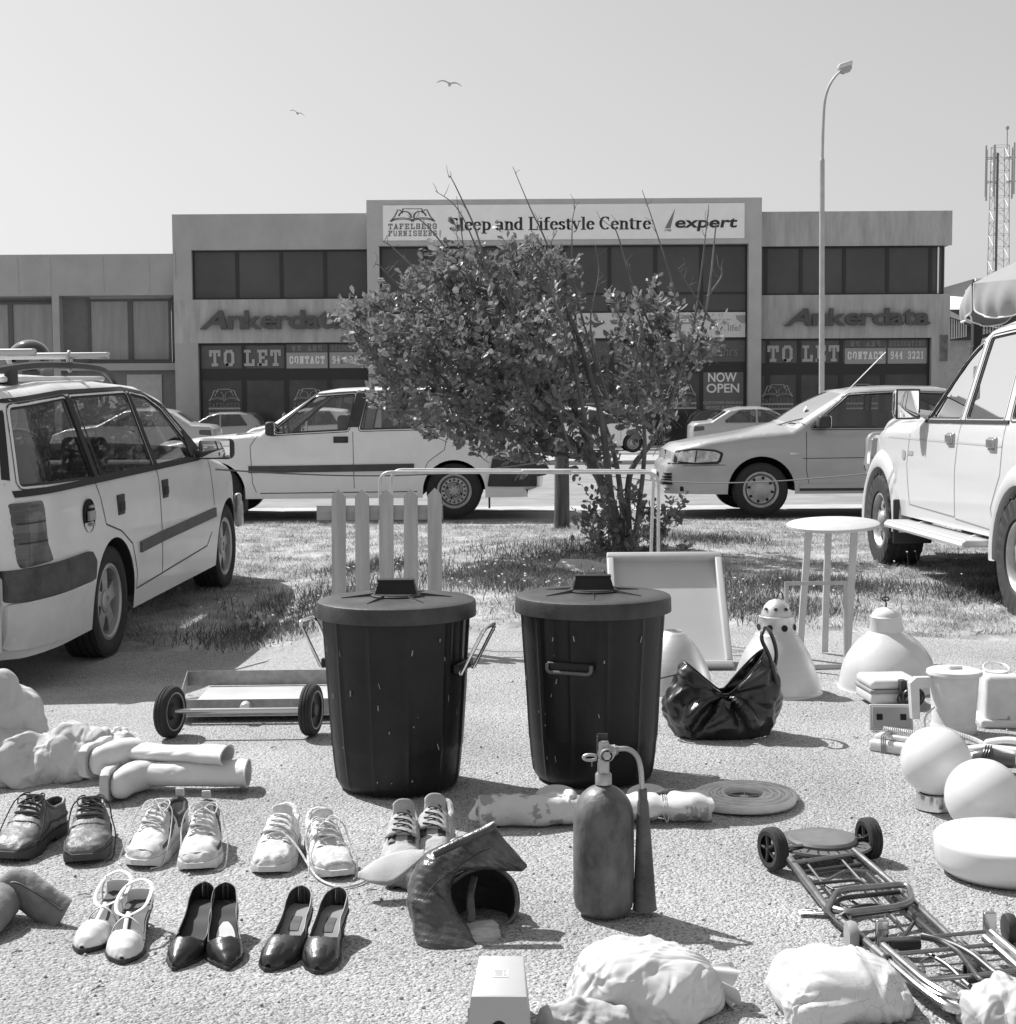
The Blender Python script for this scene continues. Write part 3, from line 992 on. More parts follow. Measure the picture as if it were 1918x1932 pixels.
# ================================================================ lattice mast
def mast():
    Y = 150; base = PS(1945, 870, Y); base.z = 0
    r = thing('lattice_mast', 'thin steel phone mast with antennas rising far behind the warehouse', 'mast', base)
    k = 2836 / Y
    mb = MB(); hw, hwt = 19 / k, 13 / k
    H = PS(1945, 285, Y).z
    def cor(z, sx, sy):
        w = hw + (hwt - hw) * z / H
        return Vector((sx * w, sy * w, z))
    for sx, sy in ((-1, -1), (1, -1), (1, 1), (-1, 1)):
        mb.tube([cor(0, sx, sy), cor(H, sx, sy)], .045, 5)
    n = 22
    for i in range(n):
        z0, z1 = H * i / n, H * (i + 1) / n
        for (a, b) in (((-1, -1), (1, -1)), ((1, -1), (1, 1)), ((1, 1), (-1, 1)), ((-1, 1), (-1, -1))):
            s = i % 2
            mb.tube([cor(z0, *(a if s else b)), cor(z1, *(b if s else a))], .02, 4)
            mb.tube([cor(z1, *a), cor(z1, *b)], .018, 4)
    M_MAST = mat('galvanised', .3, .5, .3)
    mb.build('lattice', M_MAST, r)
    mb = MB(); mb.tube([(-.55, -.9, 0), (-.55, -.9, H * .97)], .13, 6); mb.build('cable_tray', mat('cable_dark', .12, .7), r)
    for i, (dx, dy, dz) in enumerate(((-1.6, -.5, 0), (-.9, -.9, 0), (-1.1, .8, -.2), (1.7, -.4, 0), (1.1, -1, .2), (1.5, .7, 0))):
        mb = MB()
        mb.rbox((dx, dy, H - 2.6 + dz), (.2, .14, 5.2), .05)
        mb.tube([(dx, dy, H - 3.6), (dx * .5, dy * .4, H - 3.6)], .05, 5)
        mb.tube([(dx, dy, H - 1.2), (dx * .4, dy * .4, H - 1.2)], .05, 5)
        mb.build('panel_antenna', mat('antenna', .38, .6), r)
    mb = MB(); mb.tube([(.7, 0, H - .3), (.7, 0, H + 1.8)], .06, 5); mb.lathe([(0, 0), (.18, .1), (.18, .35), (0, .45)], 8, c=(.7, 0, H + 1.6)); mb.build('beacon', M_MAST, r)
mast()

# ================================================================ street lamp
def lamp():
    Y = 44.0
    b = P(1551, 840, Y); b.z = gz(0, Y) + .08
    r = thing('street_lamp', 'tall tapering street lamp with a curved neck in front of the right wing', 'street lamp', b)
    L = lambda px, py: P(px, py, Y) - b
    M_P = mat('lamp_pole', .42, .55, .2, var=.12, vscale=2)
    mb = MB()
    mb.tube([(0, 0, 0), L(1552, 302)], .085, 14, r2=.075)
    mb.tube([L(1552, 303), L(1552, 296)], .08, 12, r2=.05)
    mb.tube(spline([L(1552, 298), L(1554, 230), L(1557, 190), L(1564, 165), L(1575, 146), L(1588, 133)], 6), .05, 10, r2=.035)
    mb.build('pole', M_P, r)
    c = L(1595, 127)
    R = Matrix.Rotation(rad(-18), 3, 'Y')
    mb = MB()
    mb.rbox(c + Vector((0, 0, .07)), (.42, .34, .14), .05, rot=R)
    mb.build('lamp_housing', mat('lamp_cap', .6, .5), r)
    mb = MB()
    mb.loft([[R @ Vector((sx * w, sy * w * .8, z)) + c for sx, sy in ((-1, -1), (1, -1), (1, 1), (-1, 1))] for w, z in ((.18, 0.0), (.16, -.1), (.09, -.17))])
    mb.build('lamp_lens', mat('lens', .35, .2), r)
lamp()

# ================================================================ birds
def bird(px, py, Y, span, label, tilt, grp='distant birds'):
    c = P(px, py, Y)
    r = thing('flying_bird', label, 'bird', c)
    mb = MB()
    def w(s):
        pts = [(0, 0), (.22, .1), (.5, .02), (.5, .0)]
        def f(u, v):
            x = s * u * span / 2
            z = span * (.13 * math.sin(u * 2.2) - .12 * u * u)
            ch = span * .11 * (1 - u) ** .5 + .004
            return (x, (v - .5) * ch * 2 + u * u * .05 * span, z)
        mb.sheet(f, 10, 3)
    w(1); w(-1)
    mb.lathe([(0, -.24), (.02, -.2), (.035, -.08), (.03, .05), (.03, .14), (.045, .2), (0, .26)], 10, 'Y', fn=None)
    mb.v = [tuple(Matrix.Rotation(rad(tilt), 3, 'Y') @ Vector(p)) for p in mb.v]
    o = mb.build('body', mat('bird_grey', .32, .8), r)
    md = o.modifiers.new('thick', 'SOLIDIFY'); md.thickness = .02
bird(848, 158, 62, 1.05, 'dark gull gliding high above the left end of the sign', 8)
bird(561, 213, 95, 1.0, 'faint small gull high above the low grey building, left of the other', 20)
# ================================================================ cars
M_RUBBER = mat('tyre_rubber', .03, .85, var=.25, vscale=20, bump=.3, bscale=120)
M_BLACKP = mat('black_plastic', .035, .55, var=.2, vscale=12)
M_DARK = mat('dark_cavity', .012, .9)
M_ALLOY = mat('alloy', .45, .4, .55, var=.12, vscale=10)
M_STEELR = mat('steel_rim', .42, .45, .4, var=.15, vscale=14)
M_CHROME = mat('chrome', .8, .12, 1.0)
M_SEAL = mat('window_seal', .02, .7)
M_GAP = mat('panel_gap', .07, .8)
M_SEAT = mat('seat_cloth', .1, .9)
M_CARGLASS = glass_mat('car_glass', .75, .05)
M_TAIL = mat('tail_lens', .05, .15, coat=.5, var=.3, vscale=30, stretch=(1, 1, 4))
M_HEADL = mat('head_lens', .35, .12, .3, coat=1, g2=.85, vscale=16)
M_MIRR = mat('mirror_glass', .9, .03, 1.0)
M_DUSTW = mat('white_paint', .78, .32, coat=.6, var=.03, vscale=5)
M_SILVER = mat('silver_paint', .40, .35, .25, coat=.7, var=.03, vscale=5)

def pip(x, y, poly):
    c = False
    n = len(poly)
    j = n - 1
    for i in range(n):
        xi, yi = poly[i]; xj, yj = poly[j]
        if (yi > y) != (yj > y) and x < (xj - xi) * (y - yi) / (yj - yi) + xi:
            c = not c
        j = i
    return c

def resample(poly, step, closed=True):
    out = []
    n = len(poly)
    for i in range(n if closed else n - 1):
        a, b = poly[i], poly[(i + 1) % n]
        d = math.hypot(b[0] - a[0], b[1] - a[1])
        k = max(1, int(round(d / step)))
        for j in range(k):
            t = j / k
            out.append((a[0] + (b[0] - a[0]) * t, a[1] + (b[1] - a[1]) * t))
    if not closed: out.append(tuple(poly[-1]))
    return out

def roundpoly(poly, r, n=4):
    out = []
    m = len(poly)
    for i in range(m):
        a, b, c = Vector(poly[i - 1]), Vector(poly[i]), Vector(poly[(i + 1) % m])
        d1, d2 = a - b, c - b
        k1 = min(r, d1.length * .45); k2 = min(r, d2.length * .45)
        p0, p2 = b + d1.normalized() * k1, b + d2.normalized() * k2
        for j in range(n + 1):
            t = j / n
            q = p0 * (1 - t) ** 2 + b * 2 * t * (1 - t) + p2 * t * t
            out.append((q.x, q.y))
    return out

def cdt(polys, holes, step, inner):
    """triangulate the region inside polys, outside holes, with a regular fill of points"""
    pts, edges = [], []
    for pl in polys + holes:
        b = len(pts)
        pts.extend(pl)
        edges += [(b + i, b + (i + 1) % len(pl)) for i in range(len(pl))]
    X0 = min(p[0] for p in pts); X1 = max(p[0] for p in pts); Z0 = min(p[1] for p in pts); Z1 = max(p[1] for p in pts)
    nx, nz = int((X1 - X0) / step), int((Z1 - Z0) / step)
    for i in range(1, nx + 1):
        for j in range(1, nz + 1):
            x = X0 + (i + (.5 if j % 2 else 0)) * step; z = Z0 + j * step
            if any(pip(x, z, p) for p in polys) and not any(pip(x, z, h) for h in holes):
                pts.append((x, z))
    for p in inner: pts.append(p)
    r = geometry.delaunay_2d_cdt([Vector(p) for p in pts], edges, [], 0, 1e-5)
    V = [(v.x, v.y) for v in r[0]]
    F = []
    for f in r[2]:
        cx = sum(V[i][0] for i in f) / len(f); cz = sum(V[i][1] for i in f) / len(f)
        if any(pip(cx, cz, p) for p in polys) and not any(pip(cx, cz, h) for h in holes):
            F.append(tuple(f))
    return V, F

class Car:
    def __init__(s, root, out, Wh, belt, wb, rt, bottom=.22, tumble=.24, rf=.06, step=.05, ends=(.55, .45), endin=(.16, .10), arch=1.13, paint=M_DUSTW, archtop=None):
        s.root, s.Wh, s.belt, s.wb, s.rt, s.tumble, s.rf, s.step, s.paint = root, Wh, belt, wb, rt, tumble, rf, step, paint
        s.out = resample(out, step, closed=False)     # rear bottom ... over the roof ... front bottom
        s.raw = out
        s.x0 = min(p[0] for p in out); s.x1 = max(p[0] for p in out)
        s.bottom = bottom
        s.ends, s.endin = ends, endin
        s.ar = rt * arch
        s.archz = rt + .0
        s.P = [Vector(p) for p in s.out]

    def edist(s, x, z):
        best = 9
        p = Vector((x, z))
        for a, b in zip(s.raw[:-1], s.raw[1:]):
            a, b = Vector(a), Vector(b)
            d = b - a
            t = max(0, min(1, (p - a).dot(d) / max(d.dot(d), 1e-9)))
            best = min(best, (p - a - d * t).length)
        return best

    def w(s, x, z, fil=True):
        W = s.Wh
        f = (x - (s.x1 - s.ends[1])) / s.ends[1]
        if f > 0: W -= s.endin[1] * f ** 2.2 * 1.0
        f = ((s.x0 + s.ends[0]) - x) / s.ends[0]
        if f > 0: W -= s.endin[0] * f ** 2.2
        if z > s.belt: W -= (z - s.belt) * s.tumble + .012
        else:
            t = (s.belt - z) / s.belt
            W -= .012 * max(0, 1 - (t / .08)) - 0
            W += .02 * math.sin(min(1, t * 1.2) * math.pi) - .05 * max(0, t - .55) ** 1.5
        if fil:
            e = s.edist(x, z)
            if e < s.rf:
                q = 1 - e / s.rf
                W -= s.rf * (1 - math.sqrt(max(0, 1 - q * q)))
        return W

    def S(s, x, z, side, off=0.0):
        return Vector((x, side * (s.w(x, z) + off), z))

    def archpoly(s, cx):
        a = s.ar
        pts = arc(cx, s.rt, a, a, 180, 0, 20)
        return [(cx - a, s.bottom - .05)] + pts + [(cx + a, s.bottom - .05)]

    def body(s, windows, holes=(), name='body', glass_segs=(), crown=None, lower=None):
        """windows: polygons (x,z); glass_segs: [(i0,i1)] index ranges of raw outline that are glazed"""
        arches = [s.archpoly(0), s.archpoly(s.wb)]
        # outline with arches: build closed loop along the sill
        sil = [(s.raw[-1][0], s.bottom)]
        for ap in reversed(arches):
            sil += [p for p in reversed(ap) if p[1] > s.bottom] and [(ap[-1][0], s.bottom)] + [p for p in reversed(ap) if p[1] > s.bottom] + [(ap[0][0], s.bottom)]
        sil += [(s.raw[0][0], s.bottom)]
        closed = list(s.out) + resample(sil, s.step, closed=False)
        # drop duplicates
        cl = []
        for p in closed:
            if not cl or math.hypot(p[0] - cl[-1][0], p[1] - cl[-1][1]) > 1e-4: cl.append(p)
        if math.hypot(cl[0][0] - cl[-1][0], cl[0][1] - cl[-1][1]) < 1e-4: cl.pop()
        inner = []
        for i in range(1, len(s.P) - 1):
            t = (s.P[i + 1] - s.P[i - 1]).normalized()
            nrm = Vector((t.y, -t.x))
            for k in (.08, .3, .6, 1.0):
                q = s.P[i] + nrm * s.rf * k
                if pip(q.x, q.y, cl): inner.append((q.x, q.y))
        wins = [resample(roundpoly(wp, .03), s.step) for wp in windows]
        V, F = cdt([cl], wins, s.step, inner)
        mb = MB()
        for side in (1, -1):
            vs = [s.S(x, z, side) for x, z in V]
            fs = F if side < 0 else [tuple(reversed(f)) for f in F]
            mb.add(vs, fs)
        # skin across the car
        ns = 12
        def skin(mbx, i0, i1, tmax=1.0):
            vs = []
            for i in range(i0, i1 + 1):
                p = s.P[i]
                t = (s.P[min(i + 1, len(s.P) - 1)] - s.P[max(i - 1, 0)]).normalized()
                nrm = Vector((-t.y, t.x))
                we = s.w(p.x, p.y)
                cr = crown(p.x, p.y) if crown else .03
                for j in range(-ns, ns + 1):
                    u = j / ns * tmax
                    d = cr * (1 - u * u)
                    vs.append((p.x + nrm.x * d, u * we, p.y + nrm.y * d))
            m = 2 * ns + 1
            fs = [(a * m + b, a * m + b + 1, (a + 1) * m + b + 1, (a + 1) * m + b) for a in range(i1 - i0) for b in range(m - 1)]
            mbx.add(vs, fs)
        # glazed segments
        def idx(raw_i):
            q = Vector(s.raw[raw_i])
            return min(range(len(s.P)), key=lambda k: (s.P[k] - q).length)
        segs = sorted((idx(a), idx(b)) for a, b in glass_segs)
        cur = 0
        for a, b in segs:
            skin(mb, cur, a + 1)
            cur = b - 1
        skin(mb, cur, len(s.P) - 1)
        for a, b in segs:      # side borders of the glazed openings
            for side in (-1, 1):
                vs = []
                for i in range(a + 1, b):
                    p = s.P[i]
                    t = (s.P[i + 1] - s.P[i - 1]).normalized(); nrm = Vector((-t.y, t.x))
                    we = s.w(p.x, p.y); cr = crown(p.x, p.y) if crown else .03
                    for u in (1.0, .97, .94):
                        d = cr * (1 - u * u)
                        vs.append((p.x + nrm.x * d, side * u * we, p.y + nrm.y * d))
                k = b - a - 1
                mb.add(vs, [(q * 3 + r, q * 3 + r + 1, (q + 1) * 3 + r + 1, (q + 1) * 3 + r) for q in range(k - 1) for r in range(2)])
        # floor and wheel wells
        body = mb.build(name, s.paint, s.root, angle=40, weld=1e-4)
        u = MB()
        zf = s.bottom + .03
        xs_ = [s.x0 + .15, -s.ar, s.ar, s.wb - s.ar, s.wb + s.ar, s.x1 - .15]
        for a, b in ((0, 1), (2, 3), (4, 5)):
            u.box2((xs_[a], -s.Wh + .1, zf), (xs_[b], s.Wh - .1, zf + .05))
        for cx in (0, s.wb):
            ap = [p for p in s.archpoly(cx) if p[1] > s.bottom]
            for side in (-1, 1):
                vs = []
                for x, z in ap:
                    vs += [s.S(x, z, side, -.006), Vector((x, side * (s.Wh - .34), z))]
                u.add(vs, [(2 * i, 2 * i + 1, 2 * i + 3, 2 * i + 2) for i in range(len(ap) - 1)])
                cpt = [Vector((x, side * (s.Wh - .34), z)) for x, z in ap]
                u.add(cpt, [tuple(range(len(cpt)))])
        u.build('underbody', M_DARK, s.root, smooth=False)
        # glass
        for wp in windows:
            V2, F2 = cdt([resample(roundpoly(wp, .03), .08)], [], .12, [])
            for side in (1, -1):
                g = MB()
                g.add([s.S(x, z, side, -.012) for x, z in V2], F2)
                wo_ = g.build('window', M_CARGLASS, s.root)
                g = MB()
                ring = resample(roundpoly(wp, .03), .05)
                c = Vector((sum(p[0] for p in ring) / len(ring), sum(p[1] for p in ring) / len(ring)))
                vs = []
                for i, p in enumerate(ring):
                    a, b = Vector(ring[i - 1]), Vector(ring[(i + 1) % len(ring)])
                    t = (b - a).normalized(); nn = Vector((t.y, -t.x))
                    if (Vector(p) - c).dot(nn) < 0: nn = -nn
                    q = Vector(p) + nn * .018; r = Vector(p) - nn * .012
                    vs += [s.S(q.x, q.y, side, .003), s.S(r.x, r.y, side, -.008)]
                n = len(ring)
                g.add(vs, [(2 * i, 2 * i + 1, 2 * ((i + 1) % n) + 1, 2 * ((i + 1) % n)) for i in range(n)])
                g.build('seal', M_SEAL, wo_)
        for k, (a, b) in enumerate(segs):
            g = MB()
            skin(g, a + 1, b - 1, .95)
            # border of the screen
            go = g.build('windscreen' if k == len(segs) - 1 else 'rear_window', M_CARGLASS, s.root)
        return body

    def strip(s, pts, w, m, name, off=.004, thick=.0, side=(1, -1), res=.05, parent=None):
        """band along the flank following its curvature"""
        pl = resample(pts, res, closed=False)
        outp = []
        for sd in side:
            mb = MB()
            rings = []
            for i, p in enumerate(pl):
                a, b = Vector(pl[max(i - 1, 0)]), Vector(pl[min(i + 1, len(pl) - 1)])
                t = (b - a).normalized(); n = Vector((-t.y, t.x)) * w / 2
                q, r = Vector(p) + n, Vector(p) - n
                if thick > 0:
                    rings.append([s.S(q.x, q.y, sd, 0), s.S(q.x, q.y, sd, thick), s.S(r.x, r.y, sd, thick), s.S(r.x, r.y, sd, 0)])
                else:
                    rings.append([s.S(q.x, q.y, sd, off), s.S(r.x, r.y, sd, off)])
            mb.loft(rings, closed=thick > 0, cap=thick > 0)
            outp.append(mb.build(name, m, parent or s.root, angle=30))
        return outp

    def patch(s, poly, m, name, off=.006, side=(1, -1), r=.02, res=.05, parent=None):
        V2, F2 = cdt([resample(roundpoly(poly, r), res)], [], res * 1.3, [])
        outp = []
        for sd in side:
            g = MB()
            n0 = len(V2)
            g.add([s.S(x, z, sd, off) for x, z in V2], F2)
            ring = resample(roundpoly(poly, r), res)
            vs = []
            for p in ring: vs += [s.S(p[0], p[1], sd, off), s.S(p[0], p[1], sd, -.004)]
            n = len(ring)
            g.add(vs, [(2 * i, 2 * i + 1, 2 * ((i + 1) % n) + 1, 2 * ((i + 1) % n)) for i in range(n)])
            outp.append(g.build(name, m, parent or s.root, angle=30))
        return outp

    def wheels(s, tw, style, rim_r, inset=.01, m=None):
        for cx in (0, s.wb):
            for sd in (1, -1):
                wheel(s.root, (cx, sd * (s.Wh - tw / 2 - inset), s.rt), s.rt, tw, rim_r, style, sd, m)

    def seats(s, xs):
        for x in xs:
            for y in (-.36, .36):
                mb = MB()
                mb.rbox((x, y, .62), (.16, .5, .62), .06, rot=Matrix.Rotation(rad(-12), 3, 'Y'))
                mb.rbox((x - .1, y, 1.03), (.1, .27, .2), .04)
                mb.rbox((x + .28, y, .42), (.5, .5, .16), .05)
                mb.build('seat', M_SEAT, s.root)
        mb = MB(); mb.rbox((s.wb - .42, 0, s.belt - .12), (.45, 2 * s.Wh - .3, .2), .05)
        mb.tube([(s.wb - .72 + .02 * math.sin(a), .36 + .19 * math.cos(a), s.belt + .19 * math.sin(a)) for a in [math.tau * k / 20 for k in range(20)]], .013, 6, closed=True)
        mb.build('dashboard', M_SEAT, s.root)

def wheel(parent, c, r, tw, rr, style, sd, m=None):
    """tyre with its rim; the outer face looks along sd"""
    mb = MB()
    h = tw / 2
    prof = [(rr, -h * .85), (rr + .012, -h * .98), (r * .9, -h * 1.03), (r * .975, -h * .86)]
    for k in range(5):
        y = -h * .8 + k * h * .4
        prof += [(r, y - h * .13), (r, y + h * .13)]
        if k < 4: prof += [(r - .008, y + h * .15), (r - .008, y + h * .25)]
    prof += [(r * .975, h * .86), (r * .9, h * 1.03), (rr + .012, h * .98), (rr, h * .85)]
    if style == 'off':
        fn = lambda q, z, a: q - (.012 if (q > r * .96 and int(a / math.tau * 44 + (.5 if z > 0 else 0)) % 2) else 0)
        mb.lathe(prof, 176, 'Y', fn=fn)
    else:
        mb.lathe(prof, 56, 'Y')
    w = mb.build('wheel', M_RUBBER, parent, angle=50)
    w.location = c
    # rim
    mb = MB()
    M_ = Matrix.Scale(1 if sd > 0 else -1, 4, Vector((0, 1, 0)))
    mb.M = M_
    face = h * .62
    lip = [(rr + .004, h * .9), (rr - .012, h * .93), (rr - .022, h * .84), (rr - .03, face - .03), (rr - .032, -h * .8)]
    mb.mi = 0
    mb.lathe(lip, 48, 'Y')
    mb.mi = 1
    mb.lathe([(rr - .03, face - .075), (0, face - .075)], 32, 'Y')
    mb.mi = 0
    if style == 'five':
        for k in range(5):
            a = math.tau * k / 5 + math.pi / 2
            R = Matrix.Rotation(-a, 3, 'Y')
            rings = []
            for t, wd, yy in ((.03, .045, face + .0), (.45 * rr, .038, face + .004), (.8 * rr, .05, face), (rr - .02, .07, face - .01)):
                rings.append([R @ Vector((t, yy, wd)), R @ Vector((t, yy, -wd)), R @ Vector((t, yy - .05, -wd * .9)), R @ Vector((t, yy - .05, wd * .9))])
            mb.loft(rings)
        mb.lathe([(.062, face - .04), (.062, face + .008), (.05, face + .014), (.032, face + .014), (.03, face + .006), (0, face + .006)], 24, 'Y')
    elif style in ('steel', 'off'):
        n = 16 if style == 'steel' else 5
        if style == 'steel':
            mb.lathe([(rr - .03, face - .02), (rr - .045, face + .004), (rr - .085, face + .004), (rr - .1, face - .02), (.075, face - .02), (.06, face + .01), (.03, face + .018), (0, face + .018)], 48, 'Y')
            mb.mi = 1
            for k in range(n):
                a = math.tau * k / n
                R = Matrix.Rotation(-a, 3, 'Y')
                mb.box(R @ Vector((rr - .065, face + .005, 0)), (.024, .004, .017), rot=R)
            for k in range(4):
                a = math.tau * k / 4 + .4
                mb.lathe([(.011, face - .02), (.011, face - .004), (0, face - .004)], 8, 'Y', c=(.085 * math.cos(a), 0, .085 * math.sin(a)))
            for k in range(8):
                a = math.tau * k / 8
                R = Matrix.Rotation(-a, 3, 'Y')
                mb.box(R @ Vector((.048, face + .015, 0)), (.016, .006, .01), rot=R)
        else:
            for k in range(6):
                a = math.tau * k / 6 + .3
                R = Matrix.Rotation(-a, 3, 'Y')
                rings = []
                for t, wd, yy in ((.04, .04, face + .0), (.5 * rr, .03, face + .015), (.8 * rr, .036, face), (rr - .02, .05, face - .02)):
                    rings.append([R @ Vector((t, yy, wd)), R @ Vector((t, yy + .008, 0)), R @ Vector((t, yy, -wd)), R @ Vector((t, yy - .05, -wd * .9)), R @ Vector((t, yy - .05, wd * .9))])
                mb.loft(rings)
            mb.lathe([(.075, face - .04), (.07, face + .02), (.05, face + .04), (0, face + .045)], 24, 'Y')
    elif style == 'cap':
        mb.lathe([(rr - .03, face - .02), (rr - .04, face), (rr - .09, face + .004), (rr - .1, face + .012), (.03, face + .02), (0, face + .02)], 48, 'Y')
        mb.mi = 1
        for k in range(8):
            a = math.tau * k / 8 + .2
            R = Matrix.Rotation(-a, 3, 'Y')
            mb.box(R @ Vector((rr - .062, face + .004, 0)), (.03, .008, .026), rot=R)
    o = mb.build('rim', [m or (M_STEELR if style in ('steel', 'cap') else M_ALLOY), M_DARK], w, angle=40)
    return w

def mirror(c, x, z, side, m, L=.12, size=(.1, .2, .15), back=1):
    mb = MB()
    p = c.S(x, z, side)
    cx = p + Vector((.02, side * (L + size[1] / 2 - .04), .03))
    mb.tube([p, p + Vector((0, side * L * .6, .0)), cx + Vector((0, -side * size[1] * .3, -.03))], .028, 8)
    mb.rbox(cx, size, .035)
    o = mb.build('mirror', m, c.root)
    g = MB(); g.rbox(cx + Vector((-size[0] / 2 - .002, 0, 0)), (.006, size[1] * .86, size[2] * .82), .002)
    g.build('mirror_glass', M_MIRR, o)
    return o

def handle(c, x, z, m, w=.16, h=.05, side=(1, -1)):
    for sd in side:
        p = c.S(x, z, sd)
        mb = MB()
        mb.rbox(p + Vector((0, sd * .002, 0)), (w, .012, h), .005)
        mb.rbox(p + Vector((0, sd * .014, h * .12)), (w * .9, .014, h * .55), .006)
        mb.build('door_handle', m, c.root)

# ---------------------------------------------------------------- white estate parked across, in the middle
root = thing('parked_car', 'boxy white estate car seen side on behind the picket fence, rear half under the bush', 'car', (P(858, 975, 15.75).x, 16.55, .02), math.pi)
OUT = [(-.80, .30), (-.93, .34), (-.95, .60), (-.86, .64), (-.84, .95), (-.70, 1.34), (-.6, 1.385), (.2, 1.425), (.9, 1.42), (1.28, 1.405), (1.47, 1.375), (2.12, .935), (2.9, .86), (3.22, .80), (3.36, .72), (3.42, .5), (3.36, .28)]
c = Car(root, OUT, .84, .96, 2.6, .30, bottom=.23, tumble=.20, paint=M_DUSTW)
c.body([[(2.0, .925), (1.50, 1.335), (1.06, 1.365), (1.14, .965)], [(1.02, .968), (.93, 1.368), (.20, 1.37), (.07, .985)], [(-.03, .99), (.1, 1.365), (-.5, 1.335), (-.68, .995)]],
       glass_segs=[(4, 5), (10, 11)], crown=lambda x, z: .06 if x > 3.2 else (.05 if x < -.5 else .03))
c.strip([(2.22, .55), (1.95, .55), (.43, .565)], .075, mat('rub_strip', .06, .6, var=.2), 'rub_strip', thick=.014)
c.patch([(-.9, .34), (-.9, .66), (-.42, .67), (-.36, .35)], M_BLACKP, 'bumper', .02)
c.patch([(-.86, .68), (-.74, .68), (-.70, .97), (-.83, .97)], M_TAIL, 'tail_light', .012)
for ln in ([(2.12, .92), (2.2, .8), (2.18, .4), (2.14, .3)], [(1.09, .95), (1.08, .34)], [(.06, .96), (.1, .75), (.28, .62), (.33, .5)]):
    c.strip(ln, .007, M_GAP, 'panel_gap', off=.0015)
c.strip([(2.1, .29), (.4, .30)], .01, M_GAP, 'sill_line', off=.002)
c.patch([(1.15, 1.0), (1.02, 1.0), (.93, 1.37), (1.05, 1.37)], M_BLACKP, 'door_pillar', .004)
c.strip([(2.02, .935), (1.49, 1.36), (1.05, 1.385), (.2, 1.392), (-.43, 1.355)], .016, M_SEAL, 'drip_rail', thick=.008)
handle(c, 1.22, .865, M_BLACKP, .16, .07); handle(c, .25, .9, M_BLACKP, .16, .07)
mirror(c, 1.93, .96, 1, M_BLACKP); mirror(c, 1.93, .96, -1, M_BLACKP)
c.wheels(.18, 'steel', .185); c.seats((.25, 1.35))
mb = MB(); mb.tube([(-.8, -.72, .5), (-.98, -.72, .52), (-.98, .72, .52), (-.8, .72, .5)], .06, 8); mb.build('tow_bumper', M_BLACKP, root)
mb = MB()
for x, zb in ((-.38, .12), (2.28, .1)): mb.box((x, .72, zb + .12), (.02, .18, .26))
mb.build('mud_flap', M_BLACKP, root, smooth=False)

# ---------------------------------------------------------------- silver hatchback on the right
root = thing('parked_car', 'silver saloon nosing in from the right with a bent aerial and plain steel wheel', 'car', (P(1434.5, 975, 15.65).x + 2.46, 16.4, .03), math.pi)
OUT = [(-.88, .28), (-.93, .4), (-.90, .62), (-.86, .92), (-.45, .99), (.12, 1.30), (.5, 1.375), (.95, 1.385), (1.3, 1.372), (1.52, 1.335), (2.14, .93), (2.6, .885), (3.05, .82), (3.32, .755), (3.395, .70), (3.41, .60), (3.46, .55), (3.47, .36), (3.42, .25)]
c = Car(root, OUT, .83, .935, 2.46, .29, bottom=.245, tumble=.26, rf=.08, paint=M_SILVER, ends=(.55, .62), endin=(.12, .24), arch=1.24)
c.body([[(1.93, .945), (1.50, 1.305), (.98, 1.33), (.97, .945)], [(.90, .945), (.91, 1.33), (.42, 1.31), (.02, 1.13), (-.02, .945)]],
       glass_segs=[(4, 5), (9, 10)], crown=lambda x, z: .03 + .02 * sstep(3.1, 3.45, x) + .07 * sstep(1.4, 1.9, x) * (1 - sstep(2.0, 2.7, x)))
for ln in ([(1.98, .91), (1.98, .5), (1.94, .3)], [(.94, .92), (.94, .34)], [(3.30, .55), (2.85, .56)]):
    c.strip(ln, .007, M_GAP, 'panel_gap', off=.0015)
c.strip([(2.02, .625), (1.9, .625), (.2, .64)], .008, M_GAP, 'crease_line', off=.002)
c.strip([(2.05, .33), (.4, .33)], .05, M_SILVER, 'sill', thick=.012)
c.strip([(2.05, .29), (.4, .29)], .03, M_BLACKP, 'sill_trim', thick=.004)
c.patch([(3.365, .715), (3.39, .585), (3.16, .57), (2.90, .585), (2.87, .69), (2.96, .725), (3.17, .74)], M_SEAL, 'light_surround', .003)
hl = c.patch([(3.33, .695), (3.35, .60), (3.16, .585), (2.93, .60), (2.90, .68), (2.97, .705), (3.17, .72)], M_HEADL, 'headlight', .006)
c.strip([(3.15, .715), (3.17, .59)], .012, M_SEAL, 'light_divider', off=.01)
c.strip([(3.44, .575), (3.1, .57), (2.92, .575)], .012, M_SEAL, 'bumper_gap', off=.004)
c.patch([(2.16, .66), (2.08, .66), (2.08, .69), (2.16, .69)], M_HEADL, 'side_repeater', .008, r=.012)
handle(c, 1.12, .80, M_SILVER); mirror(c, 1.80, .985, 1, M_BLACKP, .06, (.13, .2, .14)); mirror(c, 1.80, .985, -1, M_BLACKP, .06, (.13, .2, .14))
